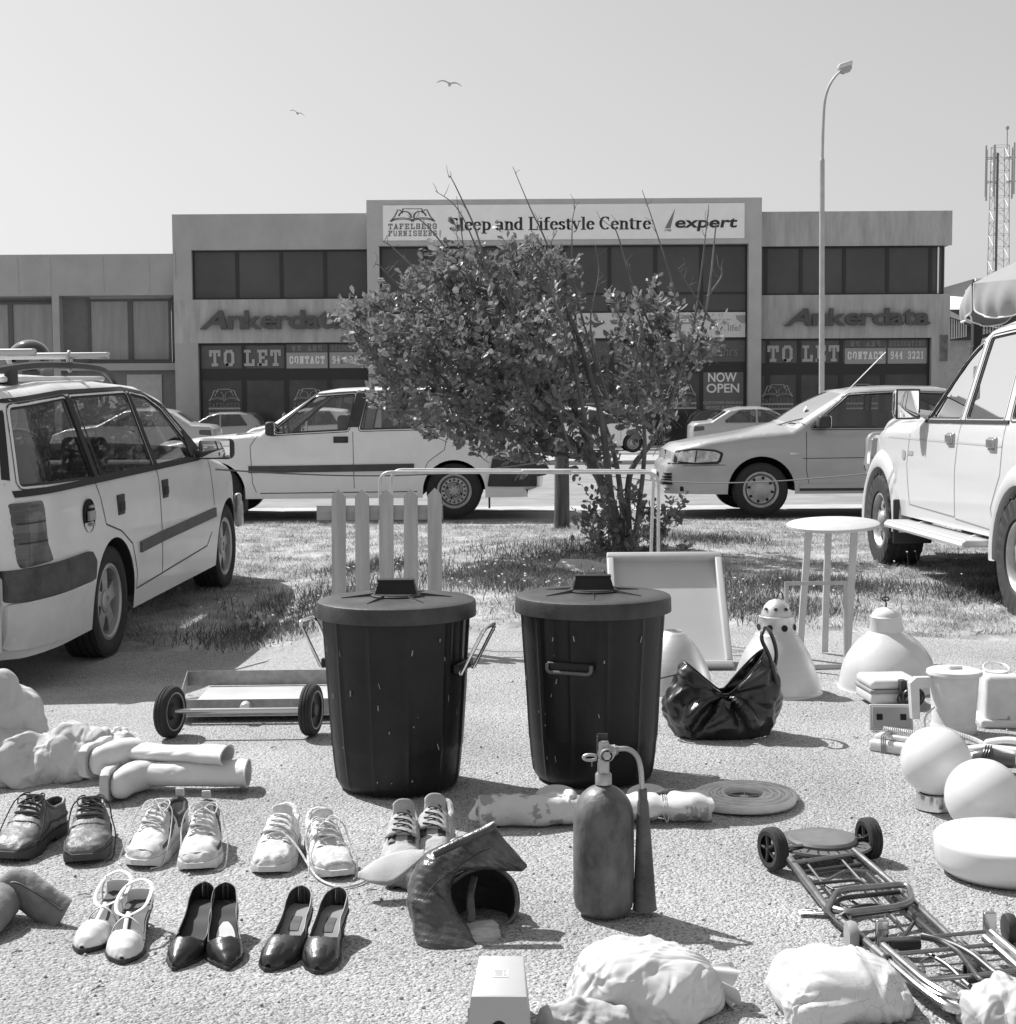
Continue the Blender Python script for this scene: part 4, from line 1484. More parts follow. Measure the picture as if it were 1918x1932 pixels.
# face: grille, plate, lower intake
mb = MB()
for i in range(5): mb.box((3.44 - .004 * i, 0, .60 + i * .024), (.02, .62, .01))
mb.box((3.425, 0, .65), (.02, .64, .13))
mb.build('grille', M_BLACKP, root, smooth=False)
mb = MB(); mb.rbox((3.525, 0, .43), (.012, .5, .11), .004); mb.build('number_plate', mat('plate', .7, .5), root)
for sd in (1, -1):
    mb = MB()
    for i in range(4): mb.box2((3.38, sd * .42, .345 + i * .035), (3.505 - .01 * i, sd * .66, .365 + i * .035))
    mb.build('intake', M_DARK, root, smooth=False)
mb = MB(); mb.rbox((3.38, 0, .27), (.2, 1.2, .05), .02); mb.build('lip', M_SILVER, root)
c.wheels(.18, 'cap', .19); c.seats((.2, 1.15))
mb = MB(); mb.tube([c.S(1.98, .98, 1), c.S(1.98, .98, 1) + Vector((-.02, .02, .02)), c.S(1.98, .98, 1) + Vector((-.60, .0, .60))], .005, 6); 
mb.v = [tuple(Vector(p) + Vector((-.28, -.12, .18))) for p in mb.v]
mb.build('aerial', M_CHROME, root)
mb = MB()
for y in (-.1, -.55, .35): mb.tube([(2.28, y, .955), (2.1, y + .2, 1.02), (2.02, y + .45, 1.05)], .008, 5)
mb.build('wiper', M_BLACKP, root)
mb = MB(); mb.lathe([(0, 0), (.055, 0)], 16, 'X', c=(0, 0, 0)); mb.v = [tuple(Matrix.Rotation(rad(-30), 3, 'Y') @ Vector(p) + Vector((1.93, .45, 1.14))) for p in mb.v]; mb.build('licence_disc', mat('paper_disc', .7, .6), root)

# ---------------------------------------------------------------- white estate on the left, three-quarter rear
root = thing('parked_car', 'dusty white estate car with roof rack parked nose away on the left edge', 'car', (-2.10 - .835, 7.72, -.125), 0, rot=(0, rad(-1.5), rad(90 - 2.9)))
OUT = [(-1.15, .20), (-1.19, .30), (-1.19, .58), (-1.14, .66), (-1.13, .95), (-1.0, 1.37), (-.90, 1.42), (-.3, 1.455), (.4, 1.462), (1.05, 1.43), (1.42, 1.36), (1.72, 1.20), (2.08, .985), (2.3, .93), (2.7, .86), (3.05, .77), (3.25, .66), (3.31, .5), (3.28, .2)]
c = Car(root, OUT, .835, .955, 2.517, .295, bottom=.205, tumble=.27, rf=.075, step=.045, paint=mat('dusty_white_paint', .68, .4, coat=.4, g2=.76, vscale=2.5, detail=8), ends=(.5, .9), endin=(.10, .26), arch=1.16)
c.body([[(-1.05, .985), (-.95, 1.345), (-.26, 1.38), (-.18, .965)], [(-.12, .965), (-.20, 1.385), (.74, 1.395), (.85, .96)], [(.93, .96), (.81, 1.393), (1.08, 1.365), (1.33, 1.285), (1.80, .995), (1.74, .965)]],
       glass_segs=[(4, 5), (10, 12)], crown=lambda x, z: .10 if x > 3.1 else .045)
# black border round the side glass and the slim bar in the rear door
c.patch([(-.125, .965), (-.205, 1.39), (-.27, 1.385), (-.185, .96)], M_SEAL, 'door_pillar', .004)
c.strip([(-.06, .97), (-.13, 1.38)], .022, M_SEAL, 'window_bar', off=-.004)
c.patch([(.86, .96), (.75, 1.395), (.80, 1.395), (.925, .96)], M_SEAL, 'door_pillar', .004)
c.strip([(-1.09, .955), (1.78, .955), (1.98, .965)], .03, M_SEAL, 'waist_seal', thick=.008)
c.patch([(1.66, .98), (1.98, .975), (1.62, 1.15)], M_BLACKP, 'mirror_sail', .006)
c.strip([(-1.09, 1.02), (-.98, 1.375), (-.28, 1.41), (.75, 1.42), (1.08, 1.39), (1.36, 1.31), (1.95, .99)], .02, M_SEAL, 'roof_seal', off=.004)
c.strip([(.43, .535), (.86, .55), (2.1, .575)], .06, mat('rub_strip_dark', .09, .6, var=.25, vscale=6), 'rub_strip', thick=.014)
for ln in ([(-.2, .94), (-.12, .72), (.12, .66), (.30, .57), (.38, .40), (.37, .31), (.9, .33)], [(.88, .94), (.865, .7), (.87, .33), (1.9, .37), (2.02, .45)], [(2.05, .93), (2.1, .62)]):
    c.strip(ln, .009, M_GAP, 'panel_gap', off=.0015)
c.patch([(-1.115, .62), (-1.115, .915), (-.93, .915), (-.93, .72), (-.89, .63)], mat('tail_lens_dark', .045, .2, coat=.5, g2=.10, vscale=1.2, stretch=(1, 1, 14), thr=(.45, .55)), 'tail_light', .012, r=.015, res=.022)
c.patch([(-1.18, .47), (-1.18, .615), (-.42, .615), (-.36, .56), (-.38, .47)], mat('faded_bumper', .10, .7, g2=.045, vscale=7, detail=8), 'bumper_top', .025, r=.015)
c.patch([(-1.18, .25), (-1.18, .465), (-.385, .465), (-.44, .30), (-.52, .235)], mat('scuffed_white', .62, .5, var=.06, vscale=8), 'bumper', .022, r=.02)
mb = MB()
yy = c.w(-1.17, .5) - .02
for z0, z1, mm in ((.47, .615, 0), (.25, .465, 1)):
    mb.mi = mm
    vs = []
    for j in range(-10, 11):
        u = j / 10
        x = -1.19 - .055 * (1 - u * u) - .02
        vs += [(x, u * yy, z0), (x, u * yy, z1), (x + .12, u * yy, z1)]
    mb.add(vs, [(3 * i + k, 3 * i + k + 1, 3 * i + k + 4, 3 * i + k + 3) for i in range(20) for k in range(2)])
mb.build('rear_bumper', [MATS['faded_bumper'], MATS['scuffed_white']], root)
# fuel filler: round dark recess with the missing flap
c.strip([(-1.11, .73), (-.93, .73)], .006, M_SEAL, 'lens_divider', off=.014, res=.02); c.strip([(-1.11, .82), (-.935, .82)], .006, M_SEAL, 'lens_divider', off=.014, res=.02)
p = c.S(-.38, .79, -1)
mb = MB(); mb.mi = 0
mb.lathe([(0, .002), (.085, .002), (.085, -.004)], 28, 'Y', c=p + Vector((0, -.004, 0)))
mb.mi = 1
mb.rbox(p + Vector((0, -.018, 0)), (.085, .02, .05), .006); mb.rbox(p + Vector((.01, -.016, .045)), (.05, .02, .014), .004); mb.rbox(p + Vector((.01, -.016, -.045)), (.05, .02, .014), .004)
mb.build('fuel_filler', [M_DARK, mat('grey_cap', .35, .5)], root)
for x, z in ((.60, .80), (1.62, .82)):
    for sd in (1, -1):
        q = c.S(x - (.46 if x < 1 else .64), z, sd)
        mb = MB(); mb.rbox(q + Vector((0, 0, 0)), (.115, .016, .11), .007); mb.mi = 1; mb.rbox(q + Vector((0, sd * .008, -.01)), (.09, .012, .05), .005)
        mb.build('door_handle', [M_BLACKP, M_SEAL], root)
o = mirror(c, 1.80, .985, -1, M_BLACKP, .06, (.10, .23, .135)); mirror(c, 1.80, .985, 1, M_BLACKP, .06, (.10, .23, .135))
c.wheels(.19, 'five', .20, inset=.01); c.seats((.15, 1.1))
# damaged front corner: dark gap and loose bumper end
p = c.S(3.02, .52, -1)
c.patch([(2.93, .50), (2.95, .66), (3.0, .72), (3.06, .60), (3.06, .46)], M_DARK, 'missing_light', .004, side=(-1,))
mb = MB(); mb.rbox(p + Vector((.1, -.03, -.05)), (.1, .06, .20), .03); mb.rbox(p + Vector((.07, -.035, .06)), (.07, .05, .09), .03); mb.build('loose_bumper_end', M_SILVER, root)
# roof rails and cross bars
for sd in (1, -1):
    mb = MB()
    yr = c.w(0, 1.45) - .10
    pts = spline([(-1.0, sd * yr, 1.43), (-.88, sd * yr, 1.50), (-.2, sd * yr, 1.545), (.6, sd * yr, 1.54), (.98, sd * (yr - .02), 1.50), (1.2, sd * (yr - .03), 1.40)], 6)
    mb.tube(pts, .019, 8)
    mb.rbox((-.55, sd * yr, 1.47), (.10, .035, .12), .01)
    mb.build('roof_rail', M_BLACKP, root)
for x in (-.80, .27):
    mb = MB(); mb.rbox((x, -.06, 1.60), (.045, 1.42, .035), .012); 
    mb.build('roof_bar', mat('bar_alu', .5, .35, .6), root)
    for sd in (1, -1):
        mb = MB()
        mb.tube([(x + .03 * math.cos(t), sd * (yr), 1.57 + .055 * math.sin(t)) for t in [math.tau * k / 14 for k in range(14)]], .008, 6, closed=True)
        mb.build('bar_clamp', M_ALLOY, root)
mb = MB(); mb.rbox((.1, -.1, 1.475), (1.5, .9, .03), .012); mb.build('roof_panel', M_DUSTW, root)
mb = MB(); mb.tube([c.S(-1.1, 1.0, -1, -.0), c.S(-1.1, 1.0, -1, .0) + Vector((0, 0, .001))], .004, 5); mb.build('trim', M_SEAL, root)

# ---------------------------------------------------------------- white off-road pick-up on the right
root = thing('parked_car', 'white high off-road vehicle with side step parked nose away on the right edge', 'car', (2.84 + .82, 8.02, -.02), 0, rot=(0, 0, rad(90 + .6)))
OUT = [(-1.0, .45), (-1.05, .6), (-1.03, 1.1), (-.9, 1.62), (-.75, 1.69), (0, 1.735), (.7, 1.73), (1.1, 1.69), (1.33, 1.60), (1.98, 1.16), (2.2, 1.115), (2.9, 1.08), (3.35, 1.03), (3.55, .97), (3.64, .85), (3.66, .6), (3.6, .42)]
c = Car(root, OUT, .80, 1.10, 2.9, .355, bottom=.43, tumble=.25, rf=.10, step=.05, paint=mat('bright_white_paint', .66, .3, coat=.7), ends=(.4, .9), endin=(.05, .2), arch=1.14)
c.body([[(1.18, 1.12), (1.10, 1.60), (1.22, 1.565), (1.42, 1.46), (1.86, 1.12)], [(.40, 1.12), (.42, 1.64), (1.0, 1.625), (1.08, 1.12)], [(-.75, 1.14), (-.70, 1.60), (.30, 1.64), (.28, 1.12)]],
       glass_segs=[(2, 3), (8, 9)], crown=lambda x, z: .09 if x > 3.3 else .045)
for ln in ([(1.14, 1.09), (1.18, .8), (1.16, .50)], [(2.2, 1.06), (2.24, .8), (2.16, .52), (1.17, .50)], [(.34, 1.09), (.36, .8), (.5, .6), (.45, .47), (1.15, .49)]):
    c.strip(ln, .009, mat('light_gap', .25, .8), 'panel_gap', off=.0015)
c.strip([(1.9, 1.105), (.3, 1.105)], .02, M_SEAL, 'waist_seal', thick=.008)
c.strip([(2.75, .985), (1.5, .975), (.36, .965)], .012, mat('crease', .45, .6), 'crease_line', off=.002)
c.strip([(1.62, 1.42), (1.3, 1.625), (1.0, 1.69), (.2, 1.69)], .008, mat('light_gap2', .3, .8), 'roof_gutter', off=.002)
for x, z in ((1.28, .99), (.50, .975)):
    for sd in (1, -1):
        q = c.S(x, z, sd)
        mb = MB(); mb.rbox(q, (.13, .03, .085), .012); mb.rbox(q + Vector((0, sd * .018, .005)), (.12, .02, .055), .01)
        mb.build('door_handle', mat('chrome_dull', .45, .3, .8), root)
for x, z, n_ in ((2.32, .865, 'round_badge'),):
    c.patch([(x - .04, z - .035), (x + .04, z - .035), (x + .04, z + .035), (x - .04, z + .035)], mat('badge_grey', .35, .4), 'badge', .005, r=.03)
    c.patch([(x - .22, z + .00), (x - .09, z + .00), (x - .09, z + .03), (x - .22, z + .03)], MATS['badge_grey'], 'badge', .004, r=.005)
# flared wheel arches
for cx in (0, 2.9):
    for sd in (1, -1):
        mb = MB()
        rings = []
        for k in range(25):
            a = rad(205 - 230 * k / 24)
            ca, sa = math.cos(a), math.sin(a)
            r0, r1, r2 = c.ar - .01, c.ar + .02, c.ar + .115
            def pt(r, off): 
                x, z = cx + r * ca, c.rt + r * sa * 1.02
                z = max(z, .3)
                return Vector((x, sd * (c.Wh + off), z))
            rings.append([pt(r0, -.06), pt(r0, .045), pt(r1, .055), pt(r2 - .03, .03), pt(r2, .01), pt(r2, -.06)])
        mb.loft(rings, closed=True, cap=True)
        mb.build('wheel_arch_flare', mat('flare_white', .60, .4, coat=.3), root, angle=50)
for sd in (1, -1):
    mb = MB(); mb.rbox((1.40, sd * (c.Wh + .06), .385), (1.72, .20, .045), .015)
    mb.build('side_step', mat('step_alu', .45, .45, .2), root)
    mb = MB(); mb.tube([(.55, sd * (c.Wh + .15), .375), (2.25, sd * (c.Wh + .15), .375)], .022, 8)
    for x in (.8, 1.9): mb.tube([(x, sd * (c.Wh + .1), .37), (x, sd * (c.Wh - .15), .45)], .02, 6)
    mb.build('step_tube', mat('step_white', .7, .4), root)
    mb = MB(); mb.rbox((2.42, sd * (c.Wh - .08), .38), (.03, .28, .32), .01); mb.build('mud_flap', M_BLACKP, root)
for sd in (1, -1):
    p = c.S(1.95, 1.16, sd)
    cc = p + Vector((.05, sd * .17, .06))
    mb = MB(); mb.tube([p + Vector((-.05, 0, -.02)), cc + Vector((0, -sd * .05, -.06))], .03, 8)
    mb.rbox(cc, (.11, .18, .22), .05, 5)
    o = mb.build('mirror', M_CHROME, root)
    g = MB(); g.rbox(cc + Vector((-.06, 0, 0)), (.01, .145, .185), .004); g.mi = 0
    g.build('mirror_glass', M_MIRR, o)
    g = MB(); g.rbox(cc + Vector((-.056, 0, 0)), (.006, .165, .205), .003); g.build('mirror_rim', M_SEAL, o)
c.wheels(.26, 'off', .205, inset=-.04); c.seats((.2, 1.2))
# nudge bar ahead of the nose
mb = MB()
mb.tube(bend([(3.6, -.45, .45), (3.82, -.5, .55), (3.85, -.52, 1.05), (3.80, -.4, 1.12), (3.80, .4, 1.12), (3.85, .52, 1.05), (3.82, .5, .55), (3.6, .45, .45)], .08), .035, 10)
mb.tube([(3.84, -.51, .8), (3.84, .51, .8)], .03, 8)
for sd in (-1, 1): mb.tube(bend([(3.84, sd * .5, .98), (3.80, sd * .68, .98), (3.72, sd * .72, .72), (3.6, sd * .66, .6)], .06), .028, 8)
mb.build('nudge_bar', M_CHROME, root)

# ---------------------------------------------------------------- cars on the far carriageway
def small_car(px, py, Y, L, paint, label, face, kind='saloon', grp=None, rz=0, zoff=-.1):
    base = P(px, py, Y); base.z = gz(0, Y) + (.075 if Y < 50 else .012)
    r = thing('parked_car' if 'parked' in label else 'moving_car', label, 'car', base, (math.pi if face < 0 else 0) + rz, grp)
    k = L / 4.3
    if kind == 'saloon':
        OUT = [(-.9, .28), (-.96, .45), (-.95, .85), (-.86, .93), (-.40, .97), (.15, 1.32), (.5, 1.385), (1.1, 1.39), (1.4, 1.34), (2.1, .96), (2.9, .86), (3.28, .72), (3.36, .5), (3.3, .25)]
        wins = [[(1.95, .96), (1.42, 1.30), (1.0, 1.335), (1.0, .95)], [(.93, .95), (.93, 1.335), (.45, 1.31), (.02, 1.02), (.02, .95)]]
        gs = [(4, 5), (8, 9)]
    elif kind == 'hatch':
        OUT = [(-.62, .28), (-.68, .45), (-.68, .9), (-.5, 1.2), (-.25, 1.40), (.3, 1.45), (1.1, 1.44), (1.5, 1.35), (2.25, .95), (2.9, .82), (3.15, .68), (3.22, .5), (3.16, .25)]
        wins = [[(2.05, .95), (1.5, 1.32), (1.05, 1.38), (1.05, .94)], [(.97, .94), (.97, 1.38), (.2, 1.38), (-.1, .98)]]
        gs = [(2, 4), (7, 8)]
    else:
        OUT = [(-.8, .3), (-.88, .5), (-.86, 1.1), (-.7, 1.66), (-.5, 1.72), (.6, 1.76), (1.5, 1.74), (1.9, 1.62), (2.55, 1.1), (3.1, .98), (3.35, .8), (3.4, .5), (3.32, .3)]
        wins = [[(2.35, 1.1), (1.85, 1.56), (1.35, 1.63), (1.35, 1.08)], [(1.27, 1.08), (1.27, 1.63), (.35, 1.64), (.35, 1.08)], [(.27, 1.08), (.27, 1.64), (-.5, 1.6), (-.66, 1.1)]]
        gs = [(2, 3), (7, 8)]
    c = Car(r, OUT, .82, .94 if kind != 'van' else 1.07, 2.5, .30, bottom=.22, step=.09, paint=paint)
    c.body(wins, glass_segs=gs, crown=lambda x, z: .06)
    c.wheels(.18, 'cap', .19)
    for ln in ([(.96, .92), (.96, .34)], [(2.1, .92), (2.1, .4)]): c.strip(ln, .012, M_GAP, 'panel_gap', off=.003, res=.1)
    c.patch([(-.93, .68), (-.9, .84), (-.62, .84), (-.62, .72)] if kind == 'saloon' else [(-.64, .7), (-.62, .95), (-.45, .95), (-.45, .7)], M_TAIL, 'tail_light', .01)
    c.patch([(3.25, .72), (3.27, .6), (2.95, .6), (2.95, .74)], M_HEADL, 'headlight', .01)
    handle(c, 1.15, .82, M_SEAL, .16, .04)
    c.seats((.2, 1.2))
    r.scale = (k, 1, 1)
    return r
M_GREYP = mat('grey_paint', .3, .35, .2, coat=.7)
M_DARKP = mat('dark_paint', .03, .3, coat=.8)
small_car(1361, 860, 45.5, 4.4, M_SILVER, 'silver saloon passing on the far road below the NOW OPEN window', 1, 'saloon')
bpy.data.objects  # keep order
small_car(1050, 860, 47.5, 4.2, M_DUSTW, 'white hatchback on the far road glimpsed through the stems of the bush', 1, 'hatch')
small_car(1330, 840, 55.0, 4.2, M_DARKP, 'black car parked at the shop front behind the bush and the silver saloon', 1, 'hatch')
small_car(345, 840, 40.0, 4.4, M_SILVER, 'silver saloon seen between the two white estate cars', -1, 'saloon')
small_car(470, 850, 56.2, 4.0, M_GREYP, 'grey hatchback parked at the left shop window, standing in for a reflected car', -1, 'hatch')  # added car, takes the place of a reflection in the shop glass
small_car(640, 850, 47.0, 4.0, M_DUSTW, 'white hatchback seen through the cab windows of the boxy estate', -1, 'hatch')
# ================================================================ things laid out on the gravel
def place(px, py, z=0.0):
    g = G(px, py, z)
    return Vector((g.x, g.y, gz(g.x, g.y) + z))

# ---------------------------------------------------------------- refuse bins
M_BIN = mat('bin_plastic', .009, .42, g2=.022, vscale=7, detail=9, bump=.12, bscale=60, thr=(.4, .8), spec=.35)
M_BINLID = mat('bin_lid_plastic', .025, .45, g2=.062, vscale=9, detail=9, bump=.15, bscale=90)
M_SCUFF = mat('pale_scuff', .3, .7)
M_WIRE = mat('bright_wire', .6, .3, .9)
def bin_(x, y, label, rz, R=.246, H=.555, seed=1, turn=0):
    r = thing('refuse_bin', label, 'bin', (x, y, gz(x, y)), rz, 'black lidded refuse bins')
    prof = [(0, .004), (.165, .004), (.182, .012), (.19, .035), (.197, .09), (.2, .13)] 
    n = 22
    for i in range(n + 1):
        t = i / n
        prof.append((.202 + (.228 - .202) * t, .135 + (H - .135) * t))
    prof += [(.236, H + .002), (.236, H + .012), (.226, H + .012), (.218, H - .03), (.19, .1), (0, .05)]
    def fn(q, z, a):
        if q < .15 or z < .03: return q
        k = 0
        d = abs(((a / math.tau * 12) % 1) - .5) * 2     # ribs
        if z < H and d > .9: k += .0045 * (d - .9) / .1
        # flat recessed panel with the handle, two opposite sides
        for a0 in (0, math.pi):
            da = abs((a - a0 + math.pi) % math.tau - math.pi)
            if da < .36 and z > H - .19 and z < H - .002: k -= .012 * min(1, (.36 - da) / .05) * min(1, (z - H + .19) / .03)
        k += .0016 * noise.noise(Vector((math.cos(a) * 2, math.sin(a) * 2, z * 5 + seed)))
        return q + k
    mb = MB(); mb.lathe(prof, 144, fn=fn)
    mb.build('bin_body', M_BIN, r, angle=50)
    for s in (1, -1):   # wire handles
        mb = MB()
        e = .222 * s
        if turn:   # hanging flat
            pts = bend([(e + s * .006, -.07, H - .16), (e + s * .008, -.07, H - .185), (e + s * .012, .07, H - .185), (e + s * .006, .07, H - .16)], .015)
        else:
            pts = bend([(e - s * .005, -.06, H - .17), (e + s * .005, -.06, H - .19), (e + s * .082, -.055, H - .045), (e + s * .082, .055, H - .045), (e + s * .005, .06, H - .19), (e - s * .005, .06, H - .17)], .02)
        mb.tube(pts, .0055, 8)
        mb.build('wire_handle', M_CHROME if not turn else mat('dull_handle', .12, .5), r)
        mb = MB(); mb.rbox((s * .215, 0, H - .17), (.02, .15, .03), .006); mb.build('handle_socket', M_BIN, r)
    # lid
    mb = MB()
    zt = H + .028
    mb.lathe([(R - .008, H - .022), (R, H - .022), (R - .001, H + .018), (R - .004, zt - .003), (R - .010, zt), (R - .045, zt + .002), (.10, zt + .008), (.075, zt + .009), (.072, zt + .018), (0, zt + .019)], 96)
    for k in range(6):
        a = math.tau * k / 6 + .35
        ca, sa = math.cos(a), math.sin(a)
        R3 = Matrix.Rotation(a, 3, 'Z')
        mb.prism([(0, 0), (0, 0), (0, 0)], 0, 0) if False else None
        vs = [R3 @ Vector(p) for p in ((.07, -.002, zt + .008), (.17, -.0015, zt + .004), (.17, .0015, zt + .004), (.07, .002, zt + .008), (.07, 0, zt + .019), (.17, 0, zt + .006))]
        mb.add(vs, [(0, 1, 5, 4), (3, 4, 5, 2), (0, 4, 3), (1, 2, 5)])
    lid = mb.build('lid', M_BINLID, r, angle=40)
    mb = MB()
    R3 = Matrix.Rotation(-rz, 3, 'Z')
    def q(x_, y_, z_): return R3 @ Vector((x_, y_, z_))
    rings = []
    for t in (0, 1):
        hx = .066 - .012 * t; hy = .035 - .015 * t; z = zt + .012 + .044 * t
        rings.append([q(-hx, -hy, z), q(hx, -hy, z), q(hx, hy, z), q(-hx, hy, z)])
    mb.loft(rings)
    mb.lathe([(.080, zt + .006), (.080, zt + .013), (.074, zt + .016), (.05, zt + .017)], 32)
    mb.box(q(0, 0, zt + .058), (.112, .045, .006), rot=R3)
    mb.build('lid_handle', M_BIN, lid, angle=30)
    # pale scuffs on the plastic
    rg = random.Random(seed)
    mb = MB()
    for i in range(26):
        a = rg.uniform(math.pi, math.tau) - rz; z = rg.uniform(.04, H - .05)
        q_ = .202 + (.228 - .202) * max(0, (z - .135) / (H - .135)) if z > .135 else .19 + z * .08
        q_ += .0065
        L = rg.uniform(.002, .02); w_ = rg.uniform(.0008, .002); sl = rg.uniform(-.3, .3)
        da = w_ / q_
        p = [Vector((q_ * math.cos(a + s_ * da + t * sl * L / q_), q_ * math.sin(a + s_ * da + t * sl * L / q_), z + t * L)) for s_, t in ((-1, 0), (1, 0), (1, 1), (-1, 1))]
        mb.add(p, [(0, 1, 2, 3)])
    mb.build('scuff_marks', M_SCUFF, r, smooth=False)
    return r
bin_(-.346, 4.455, 'black ribbed refuse bin with bright wire handles sticking out, in front of the picket fence', rad(-17), seed=1)
bin_(.266, 4.545, 'black ribbed refuse bin with its handle hanging flat, behind the gas cylinder', rad(-112), seed=4, turn=1)

# ---------------------------------------------------------------- picket fence
M_PINE = mat('raw_pine', .48, .75, g2=.36, vscale=3, detail=8, bump=.2, bscale=40, stretch=(9, 9, .8))
r = thing('picket_fence', 'short raw pine picket fence panel with five pointed pickets behind the left bin', 'fence', (P(728, 1100, 7.0).x, 7.05, gz(-.6, 7.05)))
k7 = 7.05 / 2740
def lxp(px): return (px - 728) * k7
for i, (pt, pb, top) in enumerate(((640, 636, 922), (684, 682, 922), (730, 727, 922), (776, 773, 922), (821, 819, 921))):
    mb = MB()
    z1 = P(728, top, 7.05).z - gz(-.6, 7.05)
    w_ = .034
    a, b = lxp(pb), lxp(pt)
    mb.prism([(a - w_, 0), (a + w_, 0), (b + w_, z1 - .035), (b, z1), (b - w_, z1 - .035)], -.012, .006, 'XZ')
    mb.build('picket', M_PINE, r, smooth=False)
for z in (P(728, 965, 7.07).z, .16):
    mb = MB(); mb.box2((lxp(597), .008, z - .036), (lxp(836), .028, z + .036)); mb.build('rail', mat('raw_pine_rail', .38, .75, g2=.30, vscale=3, detail=8, stretch=(.8, 9, 9)), r, smooth=False)

# ---------------------------------------------------------------- tubular rail
M_TUBEW = mat('white_tube', .55, .45, .1, var=.1, vscale=20)
r = thing('tube_rail', 'double white metal tube bent into a wide arch over the picket fence and board', 'rack', (0, 7.25, 0))
zt_ = P(960, 889, 7.25).z
xl, xr = P(717, 900, 7.25).x, P(1243, 900, 7.25).x
for dx, dz, dy in ((0, 0, 0), (.045, .005, .16)):
    mb = MB()
    pts = bend([(xl + dx, dy, .0), (xl + dx, dy, zt_ + dz), (xr - dx * .3, dy * .6, zt_ + dz - .012), (xr - dx * .8, dy, 0)], .06)
    mb.tube(pts, .0085, 10)
    mb.build('tube', M_TUBEW, r)
mb = MB(); mb.rbox(((P(1027, 0, 7.25).x), .02, zt_ - .003), (.25, .05, .022), .008); mb.build('sleeve', M_TUBEW, r)

# ---------------------------------------------------------------- framed board
M_BOARD = mat('board_face', .50, .6, var=.04, vscale=3)
M_BFR = mat('board_frame', .52, .5, var=.04, vscale=6)
bl = place(1384, 1262); 
r = thing('framed_board', 'pale framed board leaning back behind the right bin and the dome shades', 'board', (bl.x - .54, bl.y, 0), 0, rot=(rad(-41), 0, 0))
mb = MB(); mb.box2((.02, .01, .02), (.52, .016, .61)); mb.build('panel', M_BOARD, r, smooth=False)
for a, b in (((0, 0), (.54, .03)), ((0, .60), (.54, .63)), ((0, .03), (.03, .60)), ((.51, .03), (.54, .60))):
    mb = MB(); mb.rbox(((a[0] + b[0]) / 2, -.006, (a[1] + b[1]) / 2), (b[0] - a[0] + .001, .046, b[1] - a[1] + .001), .006); mb.build('frame_side', M_BFR, r)

# ---------------------------------------------------------------- round table and tube frame
M_TABLE = mat('table_paint', .52, .55, var=.06, vscale=8, bump=.1, bscale=50)
tb = place(1575, 1243)
r = thing('round_table', 'small round pale table on three flat legs right of the framed board', 'table', tb, 0, rot=(rad(4), rad(-2), 0))
zt_ = .62
mb = MB(); mb.lathe([(0, zt_), (.205, zt_), (.211, zt_ + .004), (.211, zt_ + .014), (.206, zt_ + .018), (0, zt_ + .018)], 64); mb.build('table_top', M_TABLE, r, angle=50)
for x0, y0, x1, y1 in ((-.115, -.02, -.165, .0), (.0, .09, -.02, .12), (.085, -.06, .035, -.10)):
    mb = MB()
    rings = []
    for x, y, z in ((x1, y1, 0), (x0, y0, zt_)):
        rings.append([Vector((x + sx * .015, y + sy * .009, z)) for sx, sy in ((-1, -1), (1, -1), (1, 1), (-1, 1))])
    mb.loft(rings); mb.build('leg', M_TABLE, r, smooth=False)
a, b = place(1500, 1262), place(1592, 1264)
r = thing('metal_stand', 'low square metal frame standing in front of the round table legs', 'frame', ((a.x + b.x) / 2, a.y, 0), 0, rot=(rad(-4), 0, rad(3)))
w2 = .135; h = P(1555, 1105, a.y).z
mb = MB()
for p, q in (((-w2 + .004, -.008, 0), (-w2 - .012, .008, h)), ((w2 - .016, -.008, 0), (w2, .008, h))):
    mb.box2(p, q)
mb.box2((-w2 - .012, -.0079, h), (w2, .0079, h + .018))
mb.build('hoop', mat('grey_bar', .38, .5, .3, var=.15), r, smooth=False)
mb = MB(); mb.box2((-w2 - .02, -.02, 0), (w2 + .06, -.0085, .02)); mb.build('foot_bar', MATS['grey_bar'], r, smooth=False)

# ---------------------------------------------------------------- dome lamp shades
M_ALUS = mat('spun_aluminium', .62, .40, .6, var=.03, vscale=3, stretch=(1, 1, 40), bump=.06, bscale=40)
M_ENAM = mat('cream_enamel', .56, .35, coat=.3, g2=.68, vscale=7, detail=9)
def shade(px, pyb, R, prof, label, m, hole=None, rot=(0, 0, 0)):
    p = place(px, pyb)
    r = thing('lamp_shade', label, 'lamp shade', p, rot=rot, group='industrial dome shades')
    mb = MB()
    pr = [tuple(q) for q in spline([(a, b, 0) for a, b in prof], 5) for q in [(q.x, q.y)]]
    inner = [(max(a - .002, 0), b) for a, b in reversed(pr)]
    mb.lathe(pr + inner if hole else pr, 72)
    mb.build('dome', m, r, angle=40)
    return r
shade(1270, 1300, .16, [(.163, 0), (.165, .01), (.158, .05), (.135, .12), (.095, .19), (.055, .235), (.04, .245), (.036, .25), (.034, .24)], 'plain grey metal dome shade with an open top, half hidden behind the right bin', M_ALUS, True)
r = shade(1465, 1303, .19, [(.190, .0), (.188, .008), (.182, .012), (.176, .04), (.162, .09), (.135, .16), (.10, .22), (.088, .243)], 'aluminium dome shade with round holes in its neck, behind the black bag', M_ALUS)
mb = MB(); mb.lathe([(.086, .238), (.089, .243), (.082, .25), (.072, .312), (.074, .316), (.066, .318)], 64); mb.build('neck', M_ALUS, r, angle=40)
mb = MB(); mb.lathe([(.064, .316), (.06, .335), (.05, .36), (.032, .378), (.012, .386), (0, .387)], 56); mb.build('cap', M_ALUS, r)
mb = MB()
